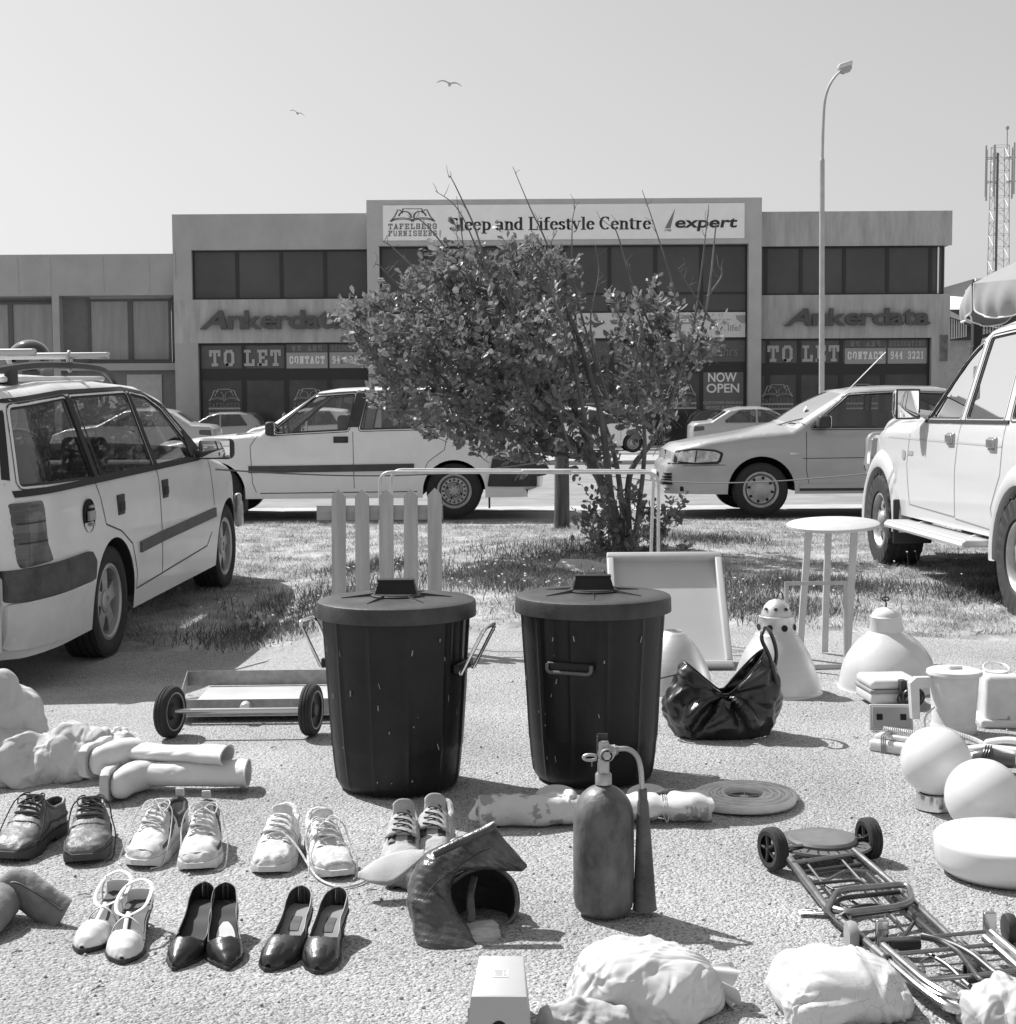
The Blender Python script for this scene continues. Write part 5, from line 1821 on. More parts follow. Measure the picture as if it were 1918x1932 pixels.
for k in range(8):
    a = math.tau * k / 8 + .25
    c_ = Vector((math.cos(a) * .0805, math.sin(a) * .0805, .275)); R3 = Matrix.Rotation(a, 3, 'Z') @ Matrix.Rotation(rad(-9), 3, 'Y')
    vs = [c_ + R3 @ Vector((.0, .0135 * math.cos(t), .0135 * math.sin(t))) for t in [math.tau * j / 16 for j in range(16)]]
    mb.add(vs, [tuple(range(16))])
    a += .3
    c_ = Vector((math.cos(a) * .0585, math.sin(a) * .0585, .350)); R3 = Matrix.Rotation(a, 3, 'Z') @ Matrix.Rotation(rad(-38), 3, 'Y')
    vs = [c_ + R3 @ Vector((0, .008 * math.cos(t), .008 * math.sin(t))) for t in [math.tau * j / 12 for j in range(12)]]
    mb.add(vs, [tuple(range(12))])
mb.build('vent_holes', M_DARK, r, smooth=False)
mb = MB(); mb.tube(spline([(0, 0, .385), (.006, 0, .405), (.02, .005, .415), (.03, .01, .39)]), .0025, 6); mb.build('wire_end', M_BLACKP, r)
r = shade(1677, 1295, .208, [(.212, -.002), (.214, .006), (.203, .016), (.198, .05), (.178, .12), (.135, .185), (.085, .228), (.068, .242)], 'cream enamel dome shade with a twist of wire on top, right of the round table', M_ENAM, rot=(rad(2), rad(-3), 0))
mb = MB(); mb.lathe([(.068, .238), (.069, .246), (.062, .30), (.064, .304), (.058, .308)], 56); mb.build('neck', M_ENAM, r, angle=40)
mb = MB(); mb.lathe([(.06, .304), (.056, .318), (.04, .332), (.015, .34), (0, .341)], 48); mb.build('cap', M_ENAM, r)
mb = MB(); mb.tube(spline([(0, 0, .335), (.002, 0, .36), (-.012, .005, .375), (-.006, -.006, .385), (.012, 0, .38), (.014, .006, .368), (-.004, 0, .372)]), .0035, 6); mb.build('wire_end', M_BLACKP, r)

# ---------------------------------------------------------------- crumpled cloth and bags
# ---------------------------------------------------------------- crumpled sheeting
def dome(rx, ry, h, n, seed=0, p=2.4, lump=.12, lean=(0, 0), c=(0, 0), bell=1.0, freq=7):
    """closed cap over an oval, bulging above its foot, as an n x n grid"""
    u, v = np.meshgrid(np.linspace(-1, 1, n), np.linspace(-1, 1, n))
    x = u * np.sqrt(1 - v * v / 2); y = v * np.sqrt(1 - u * u / 2)
    r = np.clip(np.sqrt(x * x + y * y), 0, 1); a = np.arctan2(y, x)
    th = r * (math.pi / 2 + .5)
    s = np.sin(th); cz = (np.cos(th) + math.sin(.5)) / (1 + math.sin(.5))
    e = 2 / p
    sx = np.sign(np.cos(a)) * np.abs(np.cos(a)) ** e; sy = np.sign(np.sin(a)) * np.abs(np.sin(a)) ** e
    X = np.stack([c[0] + sx * s * rx, c[1] + sy * s * ry, np.clip(cz, 0, 1) ** (1 / bell) * h], 2)
    for i in range(n):
        for j in range(n):
            k = 1 + lump * noise.noise(Vector(X[i, j]) * freq + Vector((seed * 3.1, 0, 0)))
            X[i, j, :2] = np.array(c) + (X[i, j, :2] - np.array(c)) * k
            X[i, j, 2] *= k
    X[..., 0] += lean[0] * X[..., 2]; X[..., 1] += lean[1] * X[..., 2]
    return X

def folds_at(X, rg_, count, R, k, soft=.0006, knot=None, bias=.75):
    """height of many sharp local creases, each with its own line, reach and depth"""
    D = np.zeros(len(X))
    for q in range(count):
        c = X[rg_.integers(len(X))]
        t = rg_.normal(size=3)
        if knot is not None and rg_.random() < bias:
            t = np.cross(np.array(knot) - c, rg_.normal(size=3) * .5 + np.array([0, .3, 1]))
        t /= np.linalg.norm(t) + 1e-9
        Rr = R[0] * (R[1] / R[0]) ** rg_.random()
        P_ = X - c
        sd = P_ @ t
        L2 = (P_ ** 2).sum(1) - sd ** 2
        D += (1 if rg_.random() < .6 else -1) * k * (Rr * .40 - np.sqrt(sd ** 2 + soft ** 2)) * np.exp(-L2 / (Rr * 2.2) ** 2 - (sd / (Rr * .62)) ** 2) * rg_.uniform(.4, 1)
    return D

def crease(o, count, R, k, seed=0, soft=.0006, knot=None):
    """folds pressed into a finished mesh along its normals"""
    me = o.data
    n = len(me.vertices)
    co = np.empty(n * 3); me.vertices.foreach_get('co', co); co = co.reshape(-1, 3)
    no = np.empty(n * 3); me.vertices.foreach_get('normal', no); no = no.reshape(-1, 3)
    co = co + no * folds_at(co, np.random.default_rng(seed), count, R, k, soft, knot)[:, None]
    me.vertices.foreach_set('co', co.ravel()); me.update()
    return o

def crumpled(name, X, m, parent, seed=0, sc=1.0, k=(.28, .5), knot=None, gather=.0, soft=.0005, fine=320):
    rg_ = np.random.default_rng(seed)
    n = X.shape[0]
    N = np.zeros_like(X)
    N[1:-1, 1:-1] = np.cross(X[1:-1, 2:] - X[1:-1, :-2], X[2:, 1:-1] - X[:-2, 1:-1])
    for s in ((0, 1), (-1, -2)): N[s[0]] = N[s[1]]; N[:, s[0]] = N[:, s[1]]
    N /= np.linalg.norm(N, axis=2, keepdims=True) + 1e-9
    F = X.reshape(-1, 3)
    D = folds_at(F, rg_, 45, (.03 * sc, .08 * sc), k[0], soft * 2, knot, .85) + folds_at(F, rg_, fine, (.006 * sc, .026 * sc), k[1], soft, knot, .6)
    Z = X + N * D.reshape(n, n)[..., None]
    if knot is not None and gather:
        V_ = X - np.array(knot); dd = np.linalg.norm(V_, axis=2)
        ang = np.arctan2(V_[..., 1], V_[..., 2])
        Z += N * (gather * (np.abs(np.sin(ang * 7 + 2 * np.sin(ang * 3 + dd * 12))) - .4) * np.exp(-dd / .08) * np.minimum(1, dd / .02))[..., None]
    Z[..., 2] = np.maximum(Z[..., 2], .001)
    mb = MB(); mb.add([Vector(p_) for p_ in Z.reshape(-1, 3)], [(i * n + j, i * n + j + 1, (i + 1) * n + j + 1, (i + 1) * n + j) for i in range(n - 1) for j in range(n - 1)])
    return mb.build(name, m, parent, angle=38)

M_BAGW = mat('thin_white_plastic', .62, .34, spec=.5, var=.03, vscale=6)
M_CLOTHL = mat('cream_cloth', .62, .85, var=.06, vscale=9, bump=.2, bscale=160)
p = place(1210, 1900)
r = thing('plastic_bag', 'bulging white plastic bag in the foreground beside the grey box', 'bag', p, rad(3))
crumpled('bag_body', dome(.140, .10, .125, 210, 3, 2.1, .13, (-.05, 0)), M_BAGW, r, 3, 1.0, (.34, .55), (.135, .0, .06), .007)
mb = MB()
mb.sheet(lambda u, v: (.120 + .06 * v + .007 * math.sin(u * 31) * v, .0 + (.012 + .030 * v) * math.cos(u * 6.0 - .6) + .004 * math.sin(u * 37) * v, .066 - .03 * v + (.012 + .030 * v) * math.sin(u * 6.0 - .6) + .006 * math.sin(u * 44) * v), 160, 10)
mb.build('bag_mouth', M_BAGW, r, angle=180)

# wrapped bundle with drawn wrapper
def print_plastic(name):
    m = mat(name, .6, .3, spec=.5, bump=.1, bscale=60)
    n, l = m.node_tree.nodes, m.node_tree.links
    b = n['Principled BSDF']
    tc = n.new('ShaderNodeTexCoord')
    v = n.new('ShaderNodeTexVoronoi'); v.feature = 'DISTANCE_TO_EDGE'; v.inputs['Scale'].default_value = 40; v.inputs['Randomness'].default_value = 1
    mpn = n.new('ShaderNodeMapping'); mpn.inputs['Scale'].default_value = (1.6, .35, .9); l.new(tc.outputs['Object'], mpn.inputs[0])
    ns = n.new('ShaderNodeTexNoise'); ns.inputs['Scale'].default_value = 9; l.new(tc.outputs['Object'], ns.inputs[0])
    l.new(mpn.outputs[0], v.inputs[0])
    r1 = n.new('ShaderNodeValToRGB'); r1.color_ramp.elements[0].position = .0; r1.color_ramp.elements[1].position = .02
    r1.color_ramp.elements[0].color = (0, 0, 0, 1); r1.color_ramp.elements[1].color = (1, 1, 1, 1)
    r2 = n.new('ShaderNodeValToRGB'); r2.color_ramp.elements[0].position = .47; r2.color_ramp.elements[1].position = .50
    l.new(v.outputs[0], r1.inputs[0]); l.new(ns.outputs[0], r2.inputs[0])
    mx = n.new('ShaderNodeMath'); mx.operation = 'MAXIMUM'
    iv = n.new('ShaderNodeMath'); iv.operation = 'SUBTRACT'; iv.inputs[0].default_value = 1
    l.new(r2.outputs[0], iv.inputs[1]); l.new(r1.outputs[0], mx.inputs[0]); l.new(iv.outputs[0], mx.inputs[1])
    mr = n.new('ShaderNodeMapRange'); mr.inputs[3].default_value = .30; mr.inputs[4].default_value = .62
    l.new(mx.outputs[0], mr.inputs[0]); l.new(mr.outputs[0], b.inputs['Base Color'])
    return m
p = place(1580, 1900)
r = thing('plastic_parcel', 'folded white parcel in printed clear plastic in front of the luggage carts', 'parcel', p, rad(8))
crumpled('parcel_body', dome(.122, .10, .105, 190, 5, 5, .05), print_plastic('printed_plastic'), r, 5, .9, (.3, .5), (.05, -.12, .05))
p = place(1895, 1930)
r = thing('plastic_bag', 'grey and white folded bag at the bottom right corner over the chrome cart', 'bag', p, rad(28))
crumpled('bag_body', dome(.085, .07, .085, 140, 6, 3.2, .1), mat('grey_bag', .45, .5, g2=.66, vscale=5, detail=2, thr=(.48, .52)), r, 6, .9, (.4, .5), fine=160)
p = place(1105, 1940)
r = thing('cloth_bundle', 'low grey cloth between the grey box and the bulging white bag', 'cloth', p)
crumpled('cloth', dome(.09, .05, .05, 110, 7, 2.3, .15), mat('grey_cloth', .42, .85, var=.1, bump=.2, bscale=120), r, 7, .8, (.4, .5), fine=140)

# pale sacking heap on the left
p = place(20, 1475)
r = thing('cloth_heap', 'big heap of pale cotton sacking on the left edge with gumboots poking out', 'cloth', (p.x - .12, p.y, 0))
M_SACK = mat('cotton_sack', .50, .85, var=.05, vscale=7, bump=.25, bscale=150)
crumpled('sack', dome(.22, .19, .35, 200, 11, 2.1, .12, (.05, 0), (-.08, .18)), M_SACK, r, 11, 1.5, (.5, .6), (.1, .1, .0), 0, .0008)
crumpled('sack', dome(.25, .15, .155, 220, 12, 2.1, .13, (.15, 0), (.06, .05)), M_SACK, r, 14, 1.25, (.5, .65), (.25, .1, .02), 0, .0008)
crumpled('sack', dome(.12, .11, .165, 160, 13, 2.1, .2, (.15, 0), (.285, .07)), M_SACK, r, 15, 1.1, (.4, .55), (.36, .16, .05), fine=200)
crumpled('sack', dome(.07, .05, .15, 120, 19, 2.1, .2, (.3, 0), (.37, .14)), M_BAGW, r, 19, .8, (.4, .6), fine=200)

# ---------------------------------------------------------------- gumboots
M_GUM = mat('white_rubber', .64, .4, coat=.1, var=.05, vscale=8)
M_GUMSOLE = mat('rubber_sole', .5, .6, var=.1, vscale=12)
def gumboot(label, loc, rz, tilt, squash=.8, sole=True):
    """boot lying on its side: local +X runs from heel to the open top, foot towards -Y"""
    r = thing('gumboot', label, 'gumboot', loc, rot=(tilt, 0, rz), group='white gumboots')
    mb = MB()
    rings = []
    for i_ in range(37):
        t = .31 * i_ / 36; rx = .047 + .015 * sstep(.12, .30, t); rz_ = .046 + .005 * sstep(.1, .3, t)
        rings.append([Vector((.05 + t, rx * math.cos(a) + .0, .052 + rz_ * squash * math.sin(a))) for a in [math.tau * k / 60 for k in range(60)]])
    inn = [[Vector((p.x, p.y * .95, .052 + (p.z - .052) * .94)) for p in rg_] for rg_ in reversed(rings)]
    mb.loft(rings + inn, closed=True, cap=False)
    crease(mb.build('shaft', M_GUM, r, angle=50), 14, (.015, .05), .25, int(abs(rz) * 100), .0015)
    mb = MB()
    rings = []
    for t, x0, x1, h in ((-.05, -.02, .09, .040), (-.02, -.03, .10, .044), (.02, -.035, .085, .046), (.06, -.035, .055, .045), (.11, -.035, .04, .043), (.16, -.033, .03, .044), (.19, -.03, .02, .036), (.205, -.022, .005, .02)):
        cx = (x0 + x1) / 2; hw = (x1 - x0) / 2
        t *= .72
        rings.append([Vector((cx + hw * math.copysign(abs(math.cos(a)) ** .8, math.cos(a)), -t, .05 + h * math.sin(a))) for a in [math.tau * k / 28 for k in range(28)]])
    mb.loft(rings)
    mb.build('foot', M_GUM, r, angle=60)
    mb = MB()
    rings = []
    for t, h in ((-.056, .03), (-.05, .042), (0, .046), (.06, .042), (.12, .048), (.18, .048), (.21, .036), (.222, .02)):
        t *= .72
        rings.append([Vector((x, -t, .05 + s * h)) for x, s in ((-.055, -1), (-.036, -1.04), (-.03, -1), (-.03, 1), (-.036, 1.04), (-.055, 1))])
    mb.loft(rings)
    mb.build('sole', M_GUMSOLE, r, angle=30)
    mb = MB(); mb.tube([Vector((.358, .0635 * math.cos(a), .052 + .0525 * squash * math.sin(a))) for a in [math.tau * k / 40 for k in range(40)]], .0028, 6, closed=True); mb.build('top_band', M_GUM, r)
    return r
p = place(222, 1492)
gumboot('white gumboot lying flat on the gravel, its sole left and its open leg right', (-1.165, 4.40, 0), rad(1), 0)
p = place(135, 1545)
gumboot('white gumboot with its foot under the cloth heap, leg lying across the other boot', (-1.225, 4.47, .055), rad(-9), rad(0), .55)

# ---------------------------------------------------------------- shoes
def prof_at(tab, t):
    ts = [a for a, b in tab]; vs = [b for a, b in tab]
    # smooth interpolation
    for i in range(len(ts) - 1):
        if t <= ts[i + 1]:
            u = (t - ts[i]) / (ts[i + 1] - ts[i]); u = u * u * (3 - 2 * u) * .5 + u * .5
            return vs[i] + (vs[i + 1] - vs[i]) * u
    return vs[-1]

KINDS = {
 # w half width, h top, b bottom of the upper, o opening half-angle (rad), e squareness
 'derby': dict(L=.305, w=[(0, .022), (.03, .036), (.1, .049), (.3, .056), (.5, .050), (.7, .042), (.9, .038), (.97, .030), (1, .018)],
               h=[(0, .030), (.05, .050), (.15, .062), (.3, .072), (.42, .092), (.55, .112), (.62, .118), (.75, .098), (.9, .10), (1, .112)],
               b=[(0, .030), (1, .028)], o=[(0, 0), (.52, 0), (.58, .35), (.7, .78), (.9, .88), (1, .9)], sole=.027, sw=1.06, e=.62),
 'sneaker': dict(L=.285, w=[(0, .018), (.04, .034), (.12, .046), (.3, .052), (.5, .044), (.7, .038), (.9, .037), (.97, .03), (1, .018)],
               h=[(0, .026), (.05, .045), (.15, .056), (.3, .07), (.45, .094), (.56, .11), (.62, .115), (.75, .095), (.88, .10), (1, .128)],
               b=[(0, .024), (.6, .022), (1, .03)], o=[(0, 0), (.46, 0), (.5, .22), (.6, .5), (.72, .85), (.9, .95), (1, .9)], sole=.024, sw=1.05, e=.7),
 'pump': dict(L=.245, w=[(0, .003), (.03, .009), (.10, .021), (.2, .034), (.32, .040), (.5, .034), (.65, .028), (.8, .029), (.92, .027), (.98, .018), (1, .008)],
               h=[(0, .014), (.06, .026), (.16, .038), (.27, .050), (.34, .050), (.5, .062), (.7, .094), (.85, .118), (1, .138)],
               b=[(0, .006), (.3, .004), (.45, .012), (.7, .045), (.85, .062), (1, .066)], o=[(0, 0), (.265, 0), (.285, .7), (.34, 1.0), (.5, 1.2), (.8, 1.22), (1, 1.15)], sole=.005, sw=1.02, e=.85),
 'pumpblock': dict(L=.245, w=[(0, .006), (.03, .018), (.10, .030), (.2, .038), (.32, .040), (.5, .034), (.65, .029), (.8, .030), (.92, .028), (.98, .019), (1, .009)],
               h=[(0, .016), (.06, .030), (.16, .042), (.27, .052), (.36, .056), (.5, .066), (.7, .09), (.85, .11), (1, .128)],
               b=[(0, .006), (.3, .004), (.45, .012), (.7, .04), (.85, .054), (1, .058)], o=[(0, 0), (.29, 0), (.32, .55), (.4, .95), (.55, 1.15), (.8, 1.2), (1, 1.1)], sole=.006, sw=1.02, e=.85),
 'sandal': dict(L=.24, w=[(0, .006), (.03, .018), (.10, .031), (.2, .039), (.32, .040), (.5, .034), (.65, .029), (.8, .030), (.92, .028), (.98, .019), (1, .009)],
               h=[(0, .016), (.06, .032), (.16, .046), (.25, .052), (.3, .05), (.31, .02)], b=[(0, .008), (.3, .006), (.5, .02), (.75, .045), (1, .055)],
               o=[(0, 0), (.26, 0), (.30, .7), (.33, 1.2)], sole=.007, sw=1.03, e=.85, tend=.33),
}
def shoe(name, kind, label, toe, heel, m, sole_m, group=None, side=1, parts=(), L=None, squash=1.0, cat='shoe', lin_m=None, roll=0):
    K = KINDS[kind]
    L = L or K['L']
    a, b = place(*toe), place(*heel)
    d = (b - a); d.z = 0; d.normalize()
    ang = math.atan2(d.y, d.x) - math.pi / 2
    r = thing(name, label, cat, (a.x, a.y, gz(a.x, a.y) + .001), rot=(0, roll, ang), group=group)
    W = lambda t: prof_at(K['w'], t) 
    H = lambda t: prof_at(K['h'], t) * squash
    B = lambda t: prof_at(K['b'], t)
    O = lambda t: prof_at(K['o'], t)
    cx = lambda t: side * .010 * math.sin(t * math.pi * .9) * (1 if kind != 'pump' else .7) - side * .006 * (1 - t)
    e = K['e']
    def surf(t, an, off=0.0):
        s_, c_ = math.sin(an), math.cos(an)
        wv = (W(t) + off)
        x = wv * math.copysign(abs(s_) ** e, s_)
        z = B(t) + (H(t) - B(t) + off) * max(0, c_) ** (e * (.8 if t > .5 else 1.0))
        lean = 0
        if t > .55 and kind in ('derby', 'sneaker'): x *= 1 - .22 * max(0, (z - .05) / .07)
        return Vector((cx(t) + x, t * L, z))
    te = K.get('tend', 1.0)
    n, k = 44, 12
    mb = MB()
    for sd in (-1, 1):
        vs = []
        for i in range(n + 1):
            t = te * i / n
            o_ = O(t)
            for j in range(k + 1):
                an = o_ + (math.pi / 2 - o_) * j / k
                p = surf(t, sd * an)
                if kind in ('derby', 'sneaker'):
                    p += Vector((0, 0, 1)) * .0035 * noise.noise(Vector((p.x * 60 + side, p.y * 45, p.z * 60)))
                vs.append(p)
        fs = [(i * (k + 1) + j, i * (k + 1) + j + 1, (i + 1) * (k + 1) + j + 1, (i + 1) * (k + 1) + j) for i in range(n) for j in range(k)]
        if sd > 0: fs = [tuple(reversed(f)) for f in fs]
        mb.add(vs, fs)
    # heel seam closing
    if te == 1.0:
        vs = []
        for i in range(7):
            f = i / 6
            z = B(1) + (surf(1, O(1)).z - B(1)) * f
            w_ = abs(surf(1, O(1)).x - cx(1)) * (1 - .0 * f)
            vs += [Vector((cx(1) - W(1) * (1 - .15 * f), L, z)), Vector((cx(1), L + .006, z)), Vector((cx(1) + W(1) * (1 - .15 * f), L, z))]
        mb.add(vs, [(3 * i + q, 3 * i + q + 1, 3 * i + q + 4, 3 * i + q + 3) for i in range(6) for q in range(2)])
    up = mb.build('upper', m, r, angle=60, weld=1e-4)
    if kind in ('derby', 'sneaker'): crease(up, 60, (.008, .03), .38 if kind == 'sneaker' else .3, int(toe[0]), .0008)
    else: crease(up, 16, (.006, .018), .12, int(toe[0]), .0008)
    md = up.modifiers.new('thick', 'SOLIDIFY'); md.thickness = .0028 if kind in ('derby', 'sneaker') else .0016; md.offset = -1
    # sole
    mb = MB(); rings = []
    for i in range(n + 1):
        t = i / n
        w_ = W(t) * K['sw'] + .001
        zb = B(t) - K['sole']; zt = B(t) + .002
        if kind in ('derby', 'sneaker'): zb = max(0, zb + .012 * max(0, (.12 - t) / .12))
        if kind == 'derby' and .42 < t < .68: zb = max(zb, .012)
        if kind in ('pump', 'pumpblock', 'sandal'): zb = max(.0005, zb)
        y = t * L + (-.004 if i == 0 else (.005 if i == n else 0))
        rings.append([Vector((cx(t) - w_, y, zt)), Vector((cx(t) - w_ * 1.02, y, (zt + zb) / 2)), Vector((cx(t) - w_ * .98, y, zb)), Vector((cx(t) + w_ * .98, y, zb)), Vector((cx(t) + w_ * 1.02, y, (zt + zb) / 2)), Vector((cx(t) + w_, y, zt))])
    mb.loft(rings)
    mb.build('sole', sole_m, r, angle=35)
    # insole
    mb = MB(); rings = []
    for i in range(n + 1):
        t = .12 + .86 * i / n
        w_ = W(t) * .93
        rings.append([Vector((cx(t) - w_, t * L, B(t) + .004)), Vector((cx(t), t * L, B(t) + .003)), Vector((cx(t) + w_, t * L, B(t) + .004))])
    mb.loft(rings, closed=False, cap=False)
    mb.build('insole', lin_m or M_DARK, r)
    if kind in ('pump', 'pumpblock', 'sandal'):
        mb = MB()
        y0 = L * (.80 if kind == 'pump' else .76); zt = B(.9)
        rings = []
        rb = (.011, .013) if kind == 'pump' else (.019, .020)
        for f, kx, ky in ((0, rb[0], rb[1]), (.25, rb[0] * 1.05, rb[1] * 1.1), (.6, rb[0] * 1.4, rb[1] * 1.4), (.78, .020, .021), (.88, .022, .023)):
            yc = L * .955 - ky * 1.0 - .004 * f
            rings.append([Vector((cx(.93) + kx * math.cos(q), yc + ky * math.sin(q), min(zt * f + .001, B(min(1, max(0, (yc + ky * math.sin(q)) / L))) - .002) if f > .5 else zt * f + .001)) for q in [math.tau * w_ / 20 for w_ in range(20)]])
        mb.loft(rings); mb.build('heel', sole_m, r)
    return r, surf, L, cx, W, B, H, O

def laces(r, surf, m, t0, t1, n, wid, rad_=.0019, loops=True, seed=0, aw=.42, off=.006):
    mb = MB()
    for i in range(n):
        t = t0 + (t1 - t0) * i / (n - 1)
        t2 = t + (t1 - t0) / (n - 1) * .9
        pts = [surf(t + (t2 - t) * f, -aw + 2 * aw * f, off + .003 * math.sin(math.pi * f)) for f in [q / 6 for q in range(7)]]
        mb.tube(pts, rad_, 6)
        pts = [surf(t + (t2 - t) * f, aw - 2 * aw * f, off + .0045 + .003 * math.sin(math.pi * f)) for f in [q / 6 for q in range(7)]]
        mb.tube(pts, rad_, 6)
    mb.build('laces', m, r)
    if loops:
        rg = random.Random(seed)
        p0 = surf(t1, 0, .012)
        mb = MB()
        for s in (-1, 1):
            q = [p0, p0 + Vector((s * .02, -.01, .012)), p0 + Vector((s * .045, -.02, -.004)), p0 + Vector((s * .055, -.05, -.04)), p0 + Vector((s * (.05 + rg.uniform(0, .02)), -.09, -.07)), p0 + Vector((s * .06, -.12, -p0.z + .004)), p0 + Vector((s * .045, -.15 + rg.uniform(-.02, .02), -p0.z + .004))]
            mb.tube(spline(q, 7), rad_ * .9, 6)
            q = [p0, p0 + Vector((s * .02, .01, .012)), p0 + Vector((s * .035, -.01, .008)), p0 + Vector((s * .028, -.035, -.006)), p0 + Vector((s * .008, -.02, .004)), p0]
            mb.tube(spline(q, 6), rad_ * .9, 6)
        mb.build('lace_ends', m, r)

def eyelets(r, surf, m, t0, t1, n, aw=.42):
    for s in (-1, 1):
        mb = MB()
        pts = [surf(t0 - .02 + (t1 - t0 + .03) * i / 10, s * (aw + .1), .0015) for i in range(11)]
        rings = []
        for i, p in enumerate(pts):
            t = t0 - .02 + (t1 - t0 + .03) * i / 10
            rings.append([surf(t, s * (aw - .15), .002), surf(t, s * (aw + .02), .0035), surf(t, s * (aw + .28), .002)])
        mb.loft(rings, closed=False, cap=False)
        mb.build('eyelet_stay', m, r)

def tongue(r, surf, m, t0=.42, t1=.64, w=.5):
    mb = MB()
    def f(u, v):
        t = t0 + (t1 - t0) * u
        p = surf(min(t, .6), (v - .5) * 2 * w, .004)
        if t > .6: p += Vector((0, (t - .6) * .05, (t - .6) * .16))
        else: pass
        return p
    mb.sheet(f, 16, 8)
    o = mb.build('tongue', m, r, angle=60)
    md = o.modifiers.new('thick', 'SOLIDIFY'); md.thickness = .005

def collar(r, surf, O, m, L, t0=.6, rad_=.005, t1=.99):
    mb = MB()
    left = [surf(t0 + (t1 - t0) * i / 16, -O(t0 + (t1 - t0) * i / 16)) for i in range(17)]
    right = [surf(t0 + (t1 - t0) * i / 16, O(t0 + (t1 - t0) * i / 16)) for i in range(17)]
    mb.tube(left + [Vector(((left[-1].x + right[-1].x) / 2, L + .003, left[-1].z + .002))] + right[::-1], rad_, 8)
    mb.build('collar', m, r)

def overlay(r, surf, m, segs, name='overlay', off=.002):
    """raised panels: lists of (t, angle) outlines as bands between two angles"""
    for (t0, t1, a0, a1, a2, a3) in segs:
        mb = MB()
        def f(u, v):
            t = t0 + (t1 - t0) * u
            lo = a0 + (a2 - a0) * u; hi = a1 + (a3 - a1) * u
            return surf(t, lo + (hi - lo) * v, off)
        mb.sheet(f, 14, 5)
        mb.build(name, m, r, angle=60)

M_BROWN = mat('worn_leather', .085, .48, g2=.20, vscale=14, detail=7, bump=.35, bscale=60)
M_BROWNS = mat('derby_sole', .06, .8, var=.2, vscale=20)
M_LACE = mat('dark_lace', .035, .9)
for lab, toe, heel, sd, rl in (('brown leather lace-up shoe pointing at the camera, the right one of its pair', (160, 1634), (176, 1570), 1, 0), ('brown leather lace-up shoe pointing left out of frame, beside its mate', (8, 1630), (106, 1572), -1, rad(3))):
    r, surf, L, cx, W, B, H, O = shoe('leather_shoe', 'derby', lab, toe, heel, M_BROWN, M_BROWNS, 'brown lace-up shoes', sd, squash=.98)
    tongue(r, surf, M_BROWN, .44, .70); collar(r, surf, O, M_BROWN, L)
    eyelets(r, surf, M_BROWN, .44, .60, 4, .36)
    laces(r, surf, M_LACE, .45, .58, 4, .02, .0022, True, sd, .36)
    mb = MB(); mb.tube([surf(t, -1.45, .002) for t in lin(.0, 1, 24)] , .0025, 5); mb.tube([surf(t, 1.45, .002) for t in lin(.0, 1, 24)], .0025, 5); mb.build('welt', M_BROWNS, r)
    overlay(r, surf, M_BROWN, [(.36, .40, -1.1, 1.1, -1.1, 1.1)], 'toe_seam', .0022)

M_SNW = mat('grubby_white', .46, .7, g2=.72, vscale=18, detail=8, bump=.3, bscale=70)
M_SND = mat('dark_mesh', .08, .8)
M_SNG = mat('light_grey_leather', .5, .6, var=.12, vscale=15, bump=.25, bscale=60)
M_SNS = mat('sneaker_sole', .68, .7, g2=.5, vscale=16)
for lab, toe, heel, sd in (('white sneaker with dark side panels, the right one of its pair beside the brown shoes', (372, 1646), (388, 1588), 1), ('white sneaker with dark side panels, the left one of its pair, toe splayed left', (258, 1640), (335, 1585), -1)):
    r, surf, L, cx, W, B, H, O = shoe('sneaker', 'sneaker', lab, toe, heel, M_SNW, M_SNS, 'white sneakers with dark panels', sd, lin_m=M_SND)
    tongue(r, surf, M_SNW, .40, .72); collar(r, surf, O, M_SND, L, rad_=.007)
    eyelets(r, surf, M_SNW, .34, .58, 5, .34)
    laces(r, surf, M_SNW, .34, .56, 5, .02, .002, True, sd, .34)
    overlay(r, surf, M_SND, [(.42, .62, .95, 1.35, .75, 1.25), (.70, .85, 1.0, 1.4, 1.0, 1.35), (.42, .62, -1.35, -.95, -1.25, -.75), (.2, .34, -1.35, -1.05, -1.3, -1.1), (.2, .34, 1.05, 1.35, 1.1, 1.3)], 'side_panel', .0018)
    overlay(r, surf, M_SNG, [(.06, .16, -1.3, 1.3, -1.1, 1.1)], 'toe_bumper', .0022)
    mb = MB(); mb.rbox(Vector((cx(1), L + .003, H(1) * .98)), (.024, .008, .022), .003); mb.build('heel_tab', M_SNW, r)
M_SNB = mat('cracked_white_leather', .52, .6, g2=.74, vscale=24, detail=9, bump=.5, bscale=45)
for lab, toe, heel, sd in (('puffy cracked white sneaker left of its pair with long loose lace', (508, 1652), (540, 1590), 1), ('puffy cracked white sneaker with a scuffed toe, right of its pair', (636, 1660), (600, 1592), -1)):
    r, surf, L, cx, W, B, H, O = shoe('sneaker', 'sneaker', lab, toe, heel, M_SNB, M_SNS, 'puffy white sneakers', sd, squash=.96, lin_m=M_SND)
    tongue(r, surf, M_SNB, .38, .74, .6); collar(r, surf, O, M_SNB, L, rad_=.009)
    laces(r, surf, M_SNB, .32, .50, 4, .02, .0022, sd < 0, sd, .30)
    eyelets(r, surf, M_SNB, .30, .56, 5, .36)
    mb = MB()
    for t in (.40, .46, .52, .58, .64): 
        for s in (-1, 1): mb.tube([surf(t + .05 * q, s * (.45 + q * .95), .001) for q in lin(0, 1, 8)], .0022, 5)
    mb.build('quilting', M_SNB, r)
    overlay(r, surf, mat('scuffed_toe', .45, .8, g2=.7, vscale=40), [(.03, .11, -1.2, 1.2, -1.0, 1.0)], 'toe_bumper', .0022)
M_SNT = mat('tan_suede', .34, .85, g2=.48, vscale=20, detail=7, bump=.4, bscale=90)
